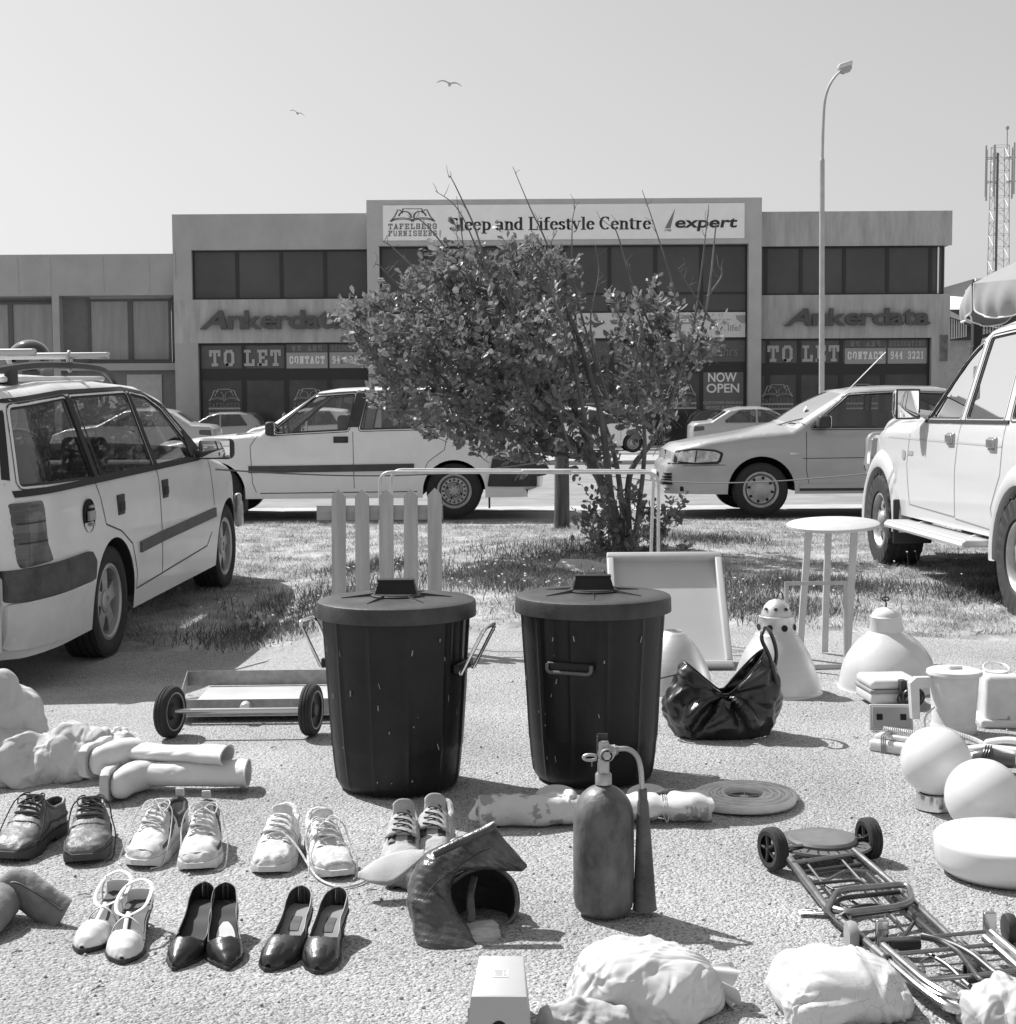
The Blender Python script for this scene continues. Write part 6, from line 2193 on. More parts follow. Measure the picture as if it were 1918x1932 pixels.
for lab, toe, heel, sd in (('scuffed grey suede sneaker behind the cap, nearest to it', (752, 1664), (762, 1594), 1), ('scuffed grey suede sneaker tipped behind the leather ankle boot', (808, 1650), (838, 1590), -1)):
    r, surf, L, cx, W, B, H, O = shoe('sneaker', 'sneaker', lab, toe, heel, M_SNT, mat('grubby_sole', .4, .8, var=.2), 'grey suede sneakers', sd, lin_m=M_SND, squash=1.08)
    tongue(r, surf, M_SNT, .36, .82, .7); collar(r, surf, O, M_SNT, L, rad_=.008)
    eyelets(r, surf, M_BLACKP, .32, .60, 5, .32)
    laces(r, surf, M_LACE, .34, .58, 5, .02, .0018, False, sd, .3)
    overlay(r, surf, M_SNG, [(.42, .7, .9, 1.2, 1.0, 1.3), (.42, .7, -1.2, -.9, -1.3, -1.0)], 'side_panel', .0018)
# the long loose lace is part of the right puffy sneaker
mb = MB()
g = [place(*q) for q in ((528, 1626), (545, 1630), (566, 1638), (588, 1650), (606, 1664), (640, 1676), (672, 1672), (694, 1662))]
zz_ = [.075, .07, .045, .012, .004, .003, .003, .003]
rr_ = [o_ for o_ in bpy.data.objects if o_.get('label', '').startswith('puffy cracked white sneaker left')][0]
bpy.context.view_layer.update()
inv = rr_.matrix_world.inverted()
mb.tube([inv @ Vector((p.x, p.y, z)) for p, z in zip(spline(g, 6), [q.x for q in spline([(z, 0, 0) for z in zz_], 6)])], .003, 6)
mb.build('loose_lace', M_SNB, rr_)

M_PATENT = mat('black_leather', .018, .3, coat=.25, var=.3, vscale=14, bump=.12, bscale=50)
M_PATENT2 = mat('dark_brown_leather', .035, .34, coat=.2, g2=.07, vscale=10, bump=.15, bscale=50)
for lab, toe, heel, sd, ins in (('black pointed court shoe, left of the pair beside the strappy sandals', (334, 1832), (398, 1738), 1, .03), ('black pointed court shoe with a pale heel pad, right of its pair', (424, 1832), (430, 1742), -1, .5)):
    r, surf, L, cx, W, B, H, O = shoe('court_shoe', 'pump', lab, toe, heel, M_PATENT, M_BLACKP, 'black pointed court shoes', sd, lin_m=mat('dark_insole', .03, .7))
    collar(r, surf, O, mat('shoe_edging', .12, .5), L, .285, .0012)
    if ins > .1:
        mb = MB(); mb.sheet(lambda u, v: (cx(.36 + .3 * v) + .004 + (u - .5) * .04 * math.sin(math.pi * min(.98, max(.02, v))) ** .5, L * (.36 + .3 * v), B(.36 + .3 * v) + .0055), 6, 12); mb.build('heel_pad', mat('pad_white', .75, .6), r)
for lab, toe, heel, sd in (('dark cap-toe court shoe with a tan insole, left of its pair', (512, 1834), (578, 1742), 1), ('dark cap-toe court shoe with a tan insole, right of its pair', (594, 1838), (650, 1748), -1)):
    r, surf, L, cx, W, B, H, O = shoe('court_shoe', 'pumpblock', lab, toe, heel, M_PATENT2, M_BLACKP, 'cap-toe court shoes', sd, lin_m=mat('tan_insole', .22, .6, var=.06))
    collar(r, surf, O, mat('pale_edging', .3, .5), L, .32, .0012)
    overlay(r, surf, M_PATENT, [(.0, .19, -1.5, 1.5, -1.5, 1.5)], 'toe_cap', .0012)
    mb = MB(); mb.sheet(lambda u, v: (cx(.6 + .17 * v) - .011 + .022 * u, L * (.6 + .17 * v), B(.6 + .17 * v) + .0048), 3, 8); mb.build('label_patch', M_BLACKP, r, smooth=False)
M_SANDAL = mat('cream_leather', .72, .35, coat=.2, var=.04, vscale=12)
for lab, toe, heel, sd in (('cream strappy sandal, left of its pair below the white sneakers', (160, 1800), (245, 1708), 1), ('cream strappy sandal, right of its pair nearest the black court shoes', (225, 1820), (285, 1726), -1)):
    r, surf, L, cx, W, B, H, O = shoe('strappy_sandal', 'sandal', lab, toe, heel, M_SANDAL, M_BLACKP, 'cream strappy sandals', sd, lin_m=mat('dark_footbed', .05, .6), cat='sandal')
    collar(r, surf, O, M_SANDAL, L, .28, .0015, .33)
    def strap(pts, w_=.0045):
        mb = MB(); mb.tube(spline(pts, 8), w_, 8, flat=.3); mb.build('strap', M_SANDAL, r)
    z = lambda t, k_: B(t) + k_
    strap([(cx(.3), .29 * L, z(.3, .042)), (cx(.42), .40 * L, z(.42, .046)), (cx(.5), .50 * L, z(.5, .05))])
    strap([(cx(.42) - .037, .40 * L, z(.42, .004)), (cx(.42) - .025, .42 * L, z(.42, .034)), (cx(.45), .44 * L, z(.45, .048)), (cx(.42) + .025, .42 * L, z(.42, .034)), (cx(.42) + .037, .40 * L, z(.42, .004))])
    strap([(cx(.45), .44 * L, z(.45, .048)), (cx(.55) - .028, .56 * L, z(.55, .042)), (cx(.7) - .034, .72 * L, z(.7, .042)), (cx(.9) - .027, .92 * L, z(.9, .045)), (cx(1), 1.0 * L, z(1, .048)), (cx(.9) + .027, .92 * L, z(.9, .045)), (cx(.7) + .034, .72 * L, z(.7, .042)), (cx(.55) + .028, .56 * L, z(.55, .05)), (cx(.45), .44 * L, z(.45, .048))], .0042)
    strap([(cx(.8) - .03, .80 * L, z(.8, .002)), (cx(.8) - .034, .84 * L, z(.84, .025)), (cx(.9) - .028, .92 * L, z(.9, .045))])
    strap([(cx(.8) + .03, .80 * L, z(.8, .002)), (cx(.8) + .034, .84 * L, z(.84, .025)), (cx(.9) + .028, .92 * L, z(.9, .045))])
    mb = MB(); mb.sheet(lambda u, v: (cx(.9) + (.030 * math.sin((v - .5) * 3.0)), L * (.93 + .07 * math.cos((v - .5) * 3.0)), z(.95, .0) + .03 * u), 5, 12); o = mb.build('heel_cup', M_SANDAL, r); o.modifiers.new('t', 'SOLIDIFY').thickness = .002

# ---------------------------------------------------------------- ankle boots
M_BOOT = mat('shiny_leather', .035, .25, coat=.4, g2=.09, vscale=9, detail=7, bump=.35, bscale=28)
M_BOOTIN = mat('boot_lining', .03, .8)
def ringpath(mb, path, radii, seg=40, start=0, end=math.tau, crease=.0, seed=0):
    pts = [Vector(p) for p in path]; n = len(pts); rings = []
    up = Vector((0, 1, 0))
    for i in range(n):
        t = (pts[min(i + 1, n - 1)] - pts[max(i - 1, 0)]).normalized()
        a = t.cross(up); a.normalize(); b = a.cross(t).normalized()
        ra, rb = radii[i]
        ring = []
        for k in range(seg + 1 if end < math.tau else seg):
            an = start + (end - start) * k / seg
            f = 1 + crease * math.sin(i * 1.9 + 3 * math.sin(an + seed)) + crease * .8 * noise.noise(Vector((math.cos(an) * 2, math.sin(an) * 2, i * .5 + seed)))
            ring.append(pts[i] + (a * ra * math.cos(an) + b * rb * math.sin(an)) * f)
        rings.append(ring)
    mb.loft(rings, closed=end >= math.tau, cap=False)
    return rings
def spl2(path, radii, n=5):
    P_ = spline(path, n); R_ = [(q.x, q.y) for q in spline([(a, b, 0) for a, b in radii], n)]
    return P_, R_

def outline_loft(mb, root, rows, seg=36, crease=0.0, seed=0, shell=False):
    """soft body through cross-sections: (left px, left py, right px, right py, distance, half depth)"""
    rings = []
    dense = []
    for a in range(6):
        dense.append([q.x for q in spline([(r_[a], 0, 0) for r_ in rows], 9)])
    n = len(dense[0])
    for i in range(n):
        xl, yl, xr, yr, Y, dp = [dense[a][i] for a in range(6)]
        A, B_ = P(xl, yl, Y), P(xr, yr, Y)
        c = (A + B_) / 2 - root; h = (B_ - A) / 2
        ring = []
        for k in range(seg):
            an = math.pi + math.pi * k / (seg - 1) if shell else math.tau * k / seg
            f = 1 + crease * (math.sin(i * 1.7 + 2.5 * math.sin(an + seed)) * .6 + noise.noise(Vector((math.cos(an) * 2.5, math.sin(an) * 2.5, i * .45 + seed))))
            ring.append(c + h * math.cos(an) * (1 + crease * .3 * math.sin(i)) + Vector((0, -1, .25)).normalized() * dp * math.sin(an) * f)
        rings.append(ring)
    mb.loft(rings, closed=not shell, cap=not shell)
    return rings
q0 = Vector((G(850, 1800).x, G(850, 1800).y, 0))
r = thing('ankle_boot', 'shiny dark leather ankle boot slumping right, its folded top flapping open', 'boot', q0, 0, 'shiny leather ankle boots')
mb = MB()
rg_ = outline_loft(mb, q0, [(802, 1796, 903, 1802, 3.07, .018), (784, 1776, 906, 1786, 3.09, .034), (775, 1740, 884, 1748, 3.13, .044), (769, 1700, 858, 1708, 3.16, .052), (772, 1664, 852, 1672, 3.19, .055), (786, 1632, 870, 1646, 3.20, .050), (812, 1606, 915, 1640, 3.21, .040), (850, 1586, 962, 1644, 3.22, .030), (890, 1568, 988, 1641, 3.22, .022), (926, 1552, 994, 1632, 3.22, .014)], 90, .04, 2)
crease(mb.build('boot_body', M_BOOT, r, angle=70), 120, (.010, .04), .20, 4, .0012)
mb = MB(); mb.tube([P(*p) - q0 for p in ((818, 1612, 3.16), (860, 1592, 3.17), (900, 1574, 3.18), (934, 1556, 3.19))], .014, 12, flat=.7); mb.build('rolled_edge', M_BOOT, r)
mb = MB(); mb.tube(spline([P(*p) - q0 for p in ((800, 1700, 3.09), (822, 1668, 3.115), (860, 1640, 3.145), (900, 1612, 3.17), (925, 1600, 3.18))], 8), .0016, 5); mb.build('seam', M_BOOTIN, r)
mb = MB(); outline_loft(mb, q0, [(800, 1806, 904, 1806, 3.065, .03), (790, 1798, 908, 1797, 3.07, .032)], 36); mb.build('sole', M_BLACKP, r)
q1 = Vector((G(905, 1785).x, G(905, 1785).y, 0))
r = thing('ankle_boot', 'shiny dark leather ankle boot lying open under its mate, lining showing', 'boot', q1, 0, 'shiny leather ankle boots')
mb = MB()
outline_loft(mb, q1, [(850, 1768, 925, 1766, 3.17, .05), (842, 1735, 950, 1746, 3.20, .09), (838, 1698, 970, 1728, 3.22, .11), (850, 1664, 976, 1698, 3.23, .11), (885, 1644, 968, 1668, 3.24, .08), (925, 1638, 950, 1646, 3.25, .03)], 40, .03, 5, True)
o = crease(mb.build('boot_body', M_BOOTIN, r, angle=70), 60, (.012, .04), .25, 5); o.modifiers.new('t', 'SOLIDIFY').thickness = .004
mb = MB(); mb.tube(spline([P(*p) - q1 for p in ((850, 1668, 3.225), (885, 1644, 3.235), (930, 1636, 3.245), (966, 1662, 3.235), (977, 1698, 3.225), (971, 1728, 3.215), (950, 1748, 3.20), (926, 1768, 3.165))], 8), .006, 8); mb.build('top_edge', M_BOOT, r)
mb = MB(); mb.tube(spline([P(*p) - q1 for p in ((895, 1655, 3.235), (888, 1690, 3.20), (890, 1735, 3.17), (884, 1752, 3.15))], 8), .009, 8, flat=.5); mb.build('pull_strap', M_BOOT, r)
mb = MB(); outline_loft(mb, q1, [(876, 1784, 938, 1778, 3.11, .02), (872, 1768, 943, 1764, 3.125, .03), (874, 1752, 942, 1748, 3.15, .032), (884, 1738, 934, 1736, 3.18, .02)], 36, .08, 8); crease(mb.build('toe_part', M_SNT, r, angle=70), 40, (.008, .025), .35, 6)
mb = MB(); outline_loft(mb, q1, [(878, 1790, 936, 1783, 3.11, .02), (872, 1782, 940, 1775, 3.12, .03)], 30); mb.build('sole', M_BLACKP, r)

# folded suede boot at the left edge
bp = place(30, 1760)
r = thing('ankle_boot', 'folded grey suede boot with a side zip cut by the left edge', 'boot', bp)
M_SUEDE = mat('grey_suede', .14, .75, g2=.27, vscale=8, detail=7, bump=.3, bscale=90)
mb = MB()
rings = outline_loft(mb, bp, [(136, 1698, 99, 1762, 3.22, .010), (112, 1680, 80, 1746, 3.24, .016), (76, 1655, 54, 1728, 3.26, .024), (40, 1638, 28, 1712, 3.28, .030), (8, 1652, 0, 1722, 3.28, .034), (-30, 1680, -34, 1745, 3.26, .036), (-60, 1710, -60, 1770, 3.24, .03)], 60, .02, 3)
crease(mb.build('shaft', M_SUEDE, r, angle=60), 60, (.012, .04), .22, 9, .0012)
mb = MB(); mb.tube([p[18] + Vector((0, -.002, .001)) for p in rings[2:30]], .0022, 5); mb.build('zip', M_BLACKP, r)
mb = MB(); pa, ra = spl2([(-.06, -.09, .02), (-.05, -.03, .03), (-.05, .04, .05), (-.08, .09, .05)], [(.015, .02), (.032, .03), (.04, .045), (.04, .045)]); ringpath(mb, pa, ra, 32, crease=.03); mb.build('foot', M_SUEDE, r, angle=70)
mb = MB(); pa, ra = spl2([(-.06, -.1, .008), (-.05, -.03, .008), (-.06, .09, .008)], [(.02, .008), (.036, .008), (.03, .008)]); ringpath(mb, pa, ra, 20); mb.build('sole', M_BLACKP, r)

# ---------------------------------------------------------------- cap
bp = place(778, 1668)
r = thing('peaked_cap', 'grey canvas peaked cap lying in front of the suede sneakers', 'cap', bp, 0)
M_CANV = mat('grey_canvas', .40, .85, var=.08, vscale=10, bump=.25, bscale=160)
mb = MB()
tp = spline([P(678, 1652, 3.40), P(700, 1632, 3.42), P(735, 1614, 3.44), P(775, 1606, 3.45), P(800, 1608, 3.46)], 6)
bt = spline([P(677, 1657, 3.39), P(705, 1668, 3.36), P(738, 1670, 3.36), P(770, 1646, 3.38), P(802, 1616, 3.42)], 6)
mb.sheet(lambda u, v: tp[int(round(u * 24))].lerp(bt[int(round(u * 24))], v) - bp + Vector((0, 0, .008 * math.sin(math.pi * v))), 24, 8); o = mb.build('peak', M_CANV, r, angle=60); o.modifiers.new('t', 'SOLIDIFY').thickness = .004
crumpled('crown', dome(.055, .04, .05, 80, 51, 2.1, .2), mat('dark_canvas', .1, .85, g2=.3, vscale=12, bump=.25, bscale=120), r, 51, .7, (.4, .5), fine=90)

# ---------------------------------------------------------------- trolley tray with two wheels
M_GALV = mat('galvanised_sheet', .27, .55, .35, g2=.40, vscale=26, detail=6)
bp = place(470, 1390)
r = thing('wheeled_tray', 'galvanised open tray lying behind a two wheeled axle left of the bins', 'trolley', (bp.x, bp.y, 0), rad(1.5))
kx = lambda px, d: (px - 959) * d / 2740 - bp.x
yF, yB_ = 5.40 - bp.y, 6.02 - bp.y
xL, xR = kx(337, 5.45), kx(660, 5.45)
xL2 = kx(350, 5.95)
hh = .062
mb = MB()
mb.box2((xL, yF - .002, .025), (xR, yF, .025 + hh)); mb.build('tray_side', M_GALV, r, smooth=False)
mb = MB(); mb.box2((xL2 - .0, yB_, .025), (xR + .06, yB_ + .002, .025 + hh)); mb.build('tray_side', M_GALV, r, smooth=False)
mb = MB()
mb.add([(xL, yF, .025), (xL, yF, .025 + hh), (xL2, yB_, .025 + hh), (xL2, yB_, .025), (xL + .002, yF, .025), (xL + .002, yF, .025 + hh), (xL2 + .002, yB_, .025 + hh), (xL2 + .002, yB_, .025)], [(0, 1, 2, 3), (7, 6, 5, 4), (1, 5, 6, 2)])
mb.add([(xR - .002, yF, .025), (xR - .002, yF, .025 + hh), (xR + .058, yB_, .025 + hh), (xR + .058, yB_, .025)], [(0, 1, 2, 3)])
mb.build('tray_end', M_GALV, r, smooth=False)
mb = MB(); mb.box2((xL + .01, yF + .01, .02), (xR - .01, yB_ - .01, .024)); mb.build('tray_floor', mat('bright_sheet', .62, .4, .3, var=.08, vscale=3), r, smooth=False)
xa, xb_ = kx(312, bp.y + .0), kx(580, bp.y)
mb = MB(); mb.cyl((xa, 0, .095), (xb_, 0, .095), .0095, 16); mb.build('axle', mat('steel_rod', .55, .3, .9), r)
for x in (xa, xb_):
    mb = MB()
    mb.M = Matrix.Translation((x, 0, .095)) @ Matrix.Rotation(rad(-16 if x == xa else -12), 4, 'Z')
    prof = [(.058, -.02), (.075, -.023), (.088, -.02), (.0935, -.012), (.0935, -.008), (.091, -.006), (.094, -.003), (.094, .003), (.091, .006), (.0935, .008), (.0935, .012), (.088, .02), (.075, .023), (.058, .02)]
    mb.lathe(prof, 44, 'X'); mb.build('wheel', M_RUBBER, r, angle=40)
    w_ = r.children[-1]
    mb.v, mb.f, mb.m = [], [], []
    mb.lathe([(.06, -.016), (.056, -.01), (.03, -.006), (.022, -.02), (0, -.021)], 32, 'X'); mb.lathe([(.06, .016), (.056, .01), (.03, .006), (.022, .02), (0, .021)], 32, 'X'); mb.build('hub', M_BLACKP, r, angle=40)
    mb.v, mb.f, mb.m = [], [], []
    mb.lathe([(.062, .0185), (.0655, .0225), (.069, .0225)], 36, 'X'); mb.build('white_line', mat('dull_rim', .35, .5), r)
mb = MB(); mb.lathe([(.022, 0), (.021, -.02), (.016, -.03), (0, -.033)], 24, 'Y', c=(kx(463, 5.43), yF - .004, .06)); mb.build('knob', mat('brass_knob', .72, .3, .5), r)

# ---------------------------------------------------------------- fire extinguisher
M_EXT = mat('faded_red_paint', .045, .42, g2=.17, vscale=13, detail=12, bump=.25, bscale=90, stretch=(1, 1, .55))
M_BRASS = mat('dull_brass', .42, .4, .8, var=.15, vscale=20)
ep = ((1136 - 959) / 2740 * 3.32, 3.275)
r = thing('fire_extinguisher', 'scuffed gas fire extinguisher with a long black horn standing before the right bin', 'fire extinguisher', (ep[0], ep[1], 0))
mb = MB(); R_ = .0695
pr = [(0, .004), (.035, .0), (.055, .006), (.066, .02), (R_, .04), (R_ + .0005, .12), (R_, .225)]
for k in range(1, 13):
    a = math.pi / 2 * k / 12 * .93
    pr.append((R_ * math.cos(a), .225 + .078 * math.sin(a)))
pr += [(.0135, .304), (.0135, .31)]
mb.lathe(pr, 72); mb.build('cylinder', M_EXT, r, angle=50)
mb = MB(); mb.lathe([(.017, .302), (.019, .304), (.019, .326), (.016, .33), (0, .33)], 28); mb.rbox((0, 0, .345), (.026, .026, .04), .004); mb.rbox((0, 0, .38), (.024, .024, .05), .005)
mb.lathe([(.013, -.03), (.015, -.028), (.015, -.012), (.02, -.01), (.02, .01), (0, .012)], 20, 'Y', c=(.006, 0, .376)); mb.lathe([(.0, -.037), (.0095, -.036), (.0095, -.03)], 6, 'Y', c=(.006, 0, .376))
mb.build('valve', M_BRASS, r, angle=40)
mb = MB()
mb.tube([(.01, 0, .380), (.028, 0, .382)], .013, 12); mb.tube([(.026, 0, .382), (.034, 0, .382)], .010, 6)
mb.build('union_nut', M_BRASS, r, angle=30)
mb = MB(); mb.box((-.002, .002, .405), (.024, .003, .03)); mb.box((-.013, .002, .385), (.003, .02, .06)); mb.build('lever_bracket', M_BLACKP, r, smooth=False)
mb = MB(); mb.tube([Vector((-.03 + .016 * math.cos(a), 0, .365 + .0065 * math.sin(a))) for a in [math.tau * k / 20 for k in range(20)]], .0035, 8, closed=True); mb.build('pull_ring', M_BRASS, r)
mb = MB(); mb.tube(spline([(.03, 0, .384), (.055, 0, .384), (.075, -.002, .370), (.085, -.004, .34), (.088, -.004, .29)], 8), .006, 12); mb.build('discharge_pipe', M_BRASS, r)
mb = MB()
mb.lathe([(.0095, .292), (.0105, .286), (.0105, .268), (.013, .26), (.027, .018), (.0285, .012), (.0265, .012), (.012, .24), (0, .25)], 36)
mb.v = [tuple(Matrix.Rotation(rad(-1.0), 3, 'Y') @ Vector(p) + Vector((.0885 + .006, -.004, 0))) for p in mb.v]
mb.build('horn', mat('horn_black', .05, .55, g2=.14, vscale=14, detail=8), r, angle=50)

# ---------------------------------------------------------------- rolled floral fabric, plates, coil
def floral():
    m = mat('floral_fabric', .62, .85, bump=.2, bscale=150)
    n, l = m.node_tree.nodes, m.node_tree.links
    b = n['Principled BSDF']; tc = n.new('ShaderNodeTexCoord')
    v = n.new('ShaderNodeTexVoronoi'); v.inputs['Scale'].default_value = 15; l.new(tc.outputs['Object'], v.inputs[0])
    ns = n.new('ShaderNodeTexNoise'); ns.inputs['Scale'].default_value = 55; l.new(tc.outputs['Object'], ns.inputs[0])
    ad = n.new('ShaderNodeMath'); ad.operation = 'MULTIPLY_ADD'; ad.inputs[1].default_value = .9; l.new(ns.outputs[0], ad.inputs[0]); l.new(v.outputs[0], ad.inputs[2])
    rp = n.new('ShaderNodeValToRGB'); rp.color_ramp.elements[0].position = .74; rp.color_ramp.elements[1].position = .84
    rp.color_ramp.elements[0].color = (.30, .30, .30, 1); rp.color_ramp.elements[1].color = (.58, .58, .58, 1)
    l.new(ad.outputs[0], rp.inputs[0]); l.new(rp.outputs[0], b.inputs['Base Color'])
    return m
M_FLOR = floral()
a, b = place(905, 1560), place(1342, 1548)
r = thing('fabric_roll', 'roll of floral curtain fabric tied with string behind the extinguisher', 'fabric roll', (a.x, a.y + .03, 0), math.atan2(b.y - a.y, b.x - a.x))
LL = (b - a).length
mb = MB(); rings = []
for i in range(61):
    t = i / 60
    rr = .047 + .004 * math.sin(t * 9) - .013 * math.exp(-((t - .80) / .035) ** 2) + .002 * noise.noise(Vector((t * 20, 0, 0)))
    if t > .6: rr -= .004
    rings.append([Vector((t * LL, (rr * (1 + .07 * math.sin(3 * an + t * 6) + .03 * noise.noise(Vector((t * 14, math.cos(an) * 2, math.sin(an) * 2)))) * math.cos(an)) * 1.15, .036 + rr * .86 * (1 + .05 * math.sin(4 * an - t * 4)) * math.sin(an))) for an in [math.tau * k / 36 for k in range(36)]])
mb.loft(rings, cap=True); crease(mb.build('fabric', M_FLOR, r, angle=60), 130, (.012, .05), .4, 3, .001)
mb = MB()
for q in (.79, .8, .808): mb.tube([Vector((q * LL + .002 * math.sin(an * 2), .038 * math.cos(an), .036 + .031 * math.sin(an))) for an in [math.tau * k / 24 for k in range(24)]], .0016, 5, closed=True)
mb.tube(spline([(.8 * LL, -.03, .06), (.79 * LL, -.045, .05), (.785 * LL, -.04, .03), (.80 * LL, -.05, .004), (.81 * LL, -.045, .02)], 6), .0014, 5)
mb.build('string', mat('string', .5, .9), r)
mb = MB()
mb.sheet(lambda u, v: (.76 * LL + .16 * LL * u, .035 + .03 * v, .066 + .012 * math.sin(u * 3) - .035 * v), 16, 6); mb.build('loose_flap', M_FLOR, r)
mb = MB(); mb.sheet(lambda u, v: (.012 * math.sin(v * 9) - .02 * u, .04 - .085 * v, .05 - .03 * v + .015 * math.sin(v * 6 + u)), 6, 14); mb.build('frayed_end', M_FLOR, r)
M_PLATE = mat('melamine', .6, .4, var=.03)
for (px, py, lab) in ((1050, 1512, 'shallow pale oval plate tucked behind the left end of the fabric roll'), (1222, 1510, 'shallow pale oval plate tucked behind the roll, right of the extinguisher')):
    q = place(px, py)
    rr_ = thing('oval_plate', lab, 'plate', (q.x, q.y, .01), rot=(rad(32), 0, 0), group='pale oval plates')
    mb = MB(); mb.lathe([(0, 0), (.045, .0), (.058, .008), (.062, .011), (.058, .011), (.044, .004), (0, .004)], 48); mb.v = [(p[0], p[1] * .7, p[2]) for p in mb.v]; mb.build('plate_body', M_PLATE, rr_)
q = place(1062, 1552)
r = thing('crumpled_cloth', 'small crumpled white cloth lying on the fabric roll left of the extinguisher', 'cloth', (q.x, q.y + .01, .058))
crumpled('cloth', dome(.04, .026, .026, 80, 61, 2.1, .3), M_CLOTHL, r, 61, .5, (.4, .6), fine=120)

q = place(1405, 1512)
r = thing('hose_coil', 'flat coil of pale flat hose with an open wire centre right of the bins', 'hose', (q.x, q.y, 0))
mb = MB()
pts = []
for i in range(0, 9 * 48 + 1):
    t = i / (9 * 48)
    a = math.tau * 9 * t
    rr = .158 - .098 * t
    pts.append((rr * math.cos(a) * (1 + .02 * math.sin(a * 2)), rr * math.sin(a), .011 + .004 * math.sin(a * 1.3 + t * 9) + .006 * t))
mb.tube(pts, .0075, 6, flat=1.5); mb.build('hose_turns', mat('canvas_hose', .60, .75, g2=.76, vscale=20, bump=.3, bscale=120), r, angle=60)
mb = MB(); mb.lathe([(.150, .001), (.150, .006), (.06, .006), (.06, .001)], 48); mb.build('hose_underlay', mat('canvas_hose_dark', .36, .8), r)
mb = MB()
for k in range(3):
    a = math.pi * k / 3 + .35; mb.tube([(.058 * math.cos(a), .058 * math.sin(a), .012), (-.058 * math.cos(a), -.058 * math.sin(a), .012)], .0018, 5)
mb.tube([(.056 * math.cos(a), .056 * math.sin(a), .013) for a in [math.tau * k / 32 for k in range(32)]], .0025, 6, closed=True)
mb.lathe([(.014, .01), (.014, .016), (0, .017)], 16)
mb.build('wire_centre', M_ALLOY, r)
mb = MB(); mb.lathe([(.05, .001), (0, .001)], 32); mb.build('cloth_core', mat('core_grey', .22, .9), r)

# ---------------------------------------------------------------- black leather bag
q = place(1368, 1392)
r = thing('leather_bag', 'black leather duffel bag slumped open with one handle up, in front of the dome shades', 'handbag', (q.x, q.y + .03, 0))
M_LBAG = mat('bag_leather', .022, .34, coat=.3, var=.2, vscale=5, bump=.12, bscale=60)
mb = MB()
nu_, nv_ = 190, 70
def bagf(u, v):
    a = math.tau * u
    ca, sa = math.cos(a), math.sin(a)
    sx = math.copysign(abs(ca) ** .8, ca); sy = math.copysign(abs(sa) ** .85, sa)
    # v 0 bottom .. 1 rim
    bot = min(1, v * 5)
    wx = (.19 + .025 * math.sin(v * 3.1)) * (.86 + .14 * math.sin(min(1, v * 4) * 1.57))
    wy = .105 * (.8 + .2 * math.sin(min(1, v * 4) * 1.57)) * (1 - .45 * max(0, v - .45))
    wx *= 1 - .24 * v * v
    x, y = sx * wx, sy * wy
    rim = .19 + .115 * max(0, ca) ** 1.1 + .075 * max(0, -ca) ** 1.2 - .04 * (1 - abs(ca)) ** 2
    z = rim * (v ** .85)
    # drape folds
    th_ = math.atan2(1.02 - v, ca * 1.2)
    f = (.020 * math.sin(th_ * 8 + 1.1 * math.sin(a * 2)) + .010 * math.sin(th_ * 15 + 2 * sa)) * min(1, v * 3) * min(1, (1.02 - v) * 3)
    f -= .028 * math.exp(-((ca + .05) / .22) ** 2) * max(0, v - .25) * 1.3
    f += .006 * noise.noise(Vector((ca * 5, sa * 5, v * 6)))
    return (x + .35 * f * ca + .02 * (ca > 0) * v * 0, y + f * sa * 1.0, z + .004)
mb.sheet(bagf, nu_, nv_)
mb.add([bagf(k / 48, 0) for k in range(48)], [tuple(range(48))])
o = mb.build('bag_body', M_LBAG, r, angle=70, weld=True); crease(o, 140, (.015, .07), .5, 8, .001, (0, -.09, .15)); md = o.modifiers.new('t', 'SOLIDIFY'); md.thickness = .004; md.offset = -1
mb = MB()
for c0 in (-.62, .62):
    for sgn in (1, -1):
        u0 = math.atan2(sgn * math.sqrt(1 - c0 * c0), c0) / math.tau % 1
        mb.tube([Vector(bagf(u0, v)) + Vector((0, -.0025 * (-1 if sgn < 0 else -1), 0)) * (1 if sgn < 0 else 1) for v in lin(.02, 1, 20)], .0026, 6)
mb.tube([Vector(bagf(u, 1.0)) for u in lin(0, 1, 90)], .0042, 6)
mb.build('piping', M_PATENT, r)
mb = MB()
p0 = Vector(bagf(.93, .75)); p1 = Vector(bagf(.07, .75))
mb.tube(spline([Vector(bagf(.93, .55)) + Vector((0, -.004, 0)), p0 + Vector((-.02, -.012, .06)), p0 + Vector((-.045, -.0, .12)), p0 + Vector((-.03, .03, .155)), p0 + Vector((.0, .07, .13)), p1 + Vector((.03, .0, .05)), Vector(bagf(.07, .6)) + Vector((0, .004, 0))], 9), .0075, 10)
mb.build('handle', M_LBAG, r)
mb = MB()
p0 = Vector(bagf(.55, .85))
mb.tube(spline([p0, p0 + Vector((-.05, -.01, -.01)), p0 + Vector((-.11, .02, -.03)), p0 + Vector((-.12, .05, -.05))], 8), .006, 8, flat=.5); mb.build('handle', M_LBAG, r)
mb = MB()
p0 = Vector(bagf(.745, .72)); mb.rbox(p0 + Vector((0, -.008, -.005)), (.04, .006, .06), .003, rot=Matrix.Rotation(rad(12), 3, 'Y')); mb.build('strap_tab', M_PATENT, r)
mb = MB(); mb.lathe([(.008, 0), (.006, -.004), (0, -.005)], 16, 'Y', c=p0 + Vector((0, -.012, -.018))); mb.build('stud', M_CHROME, r)

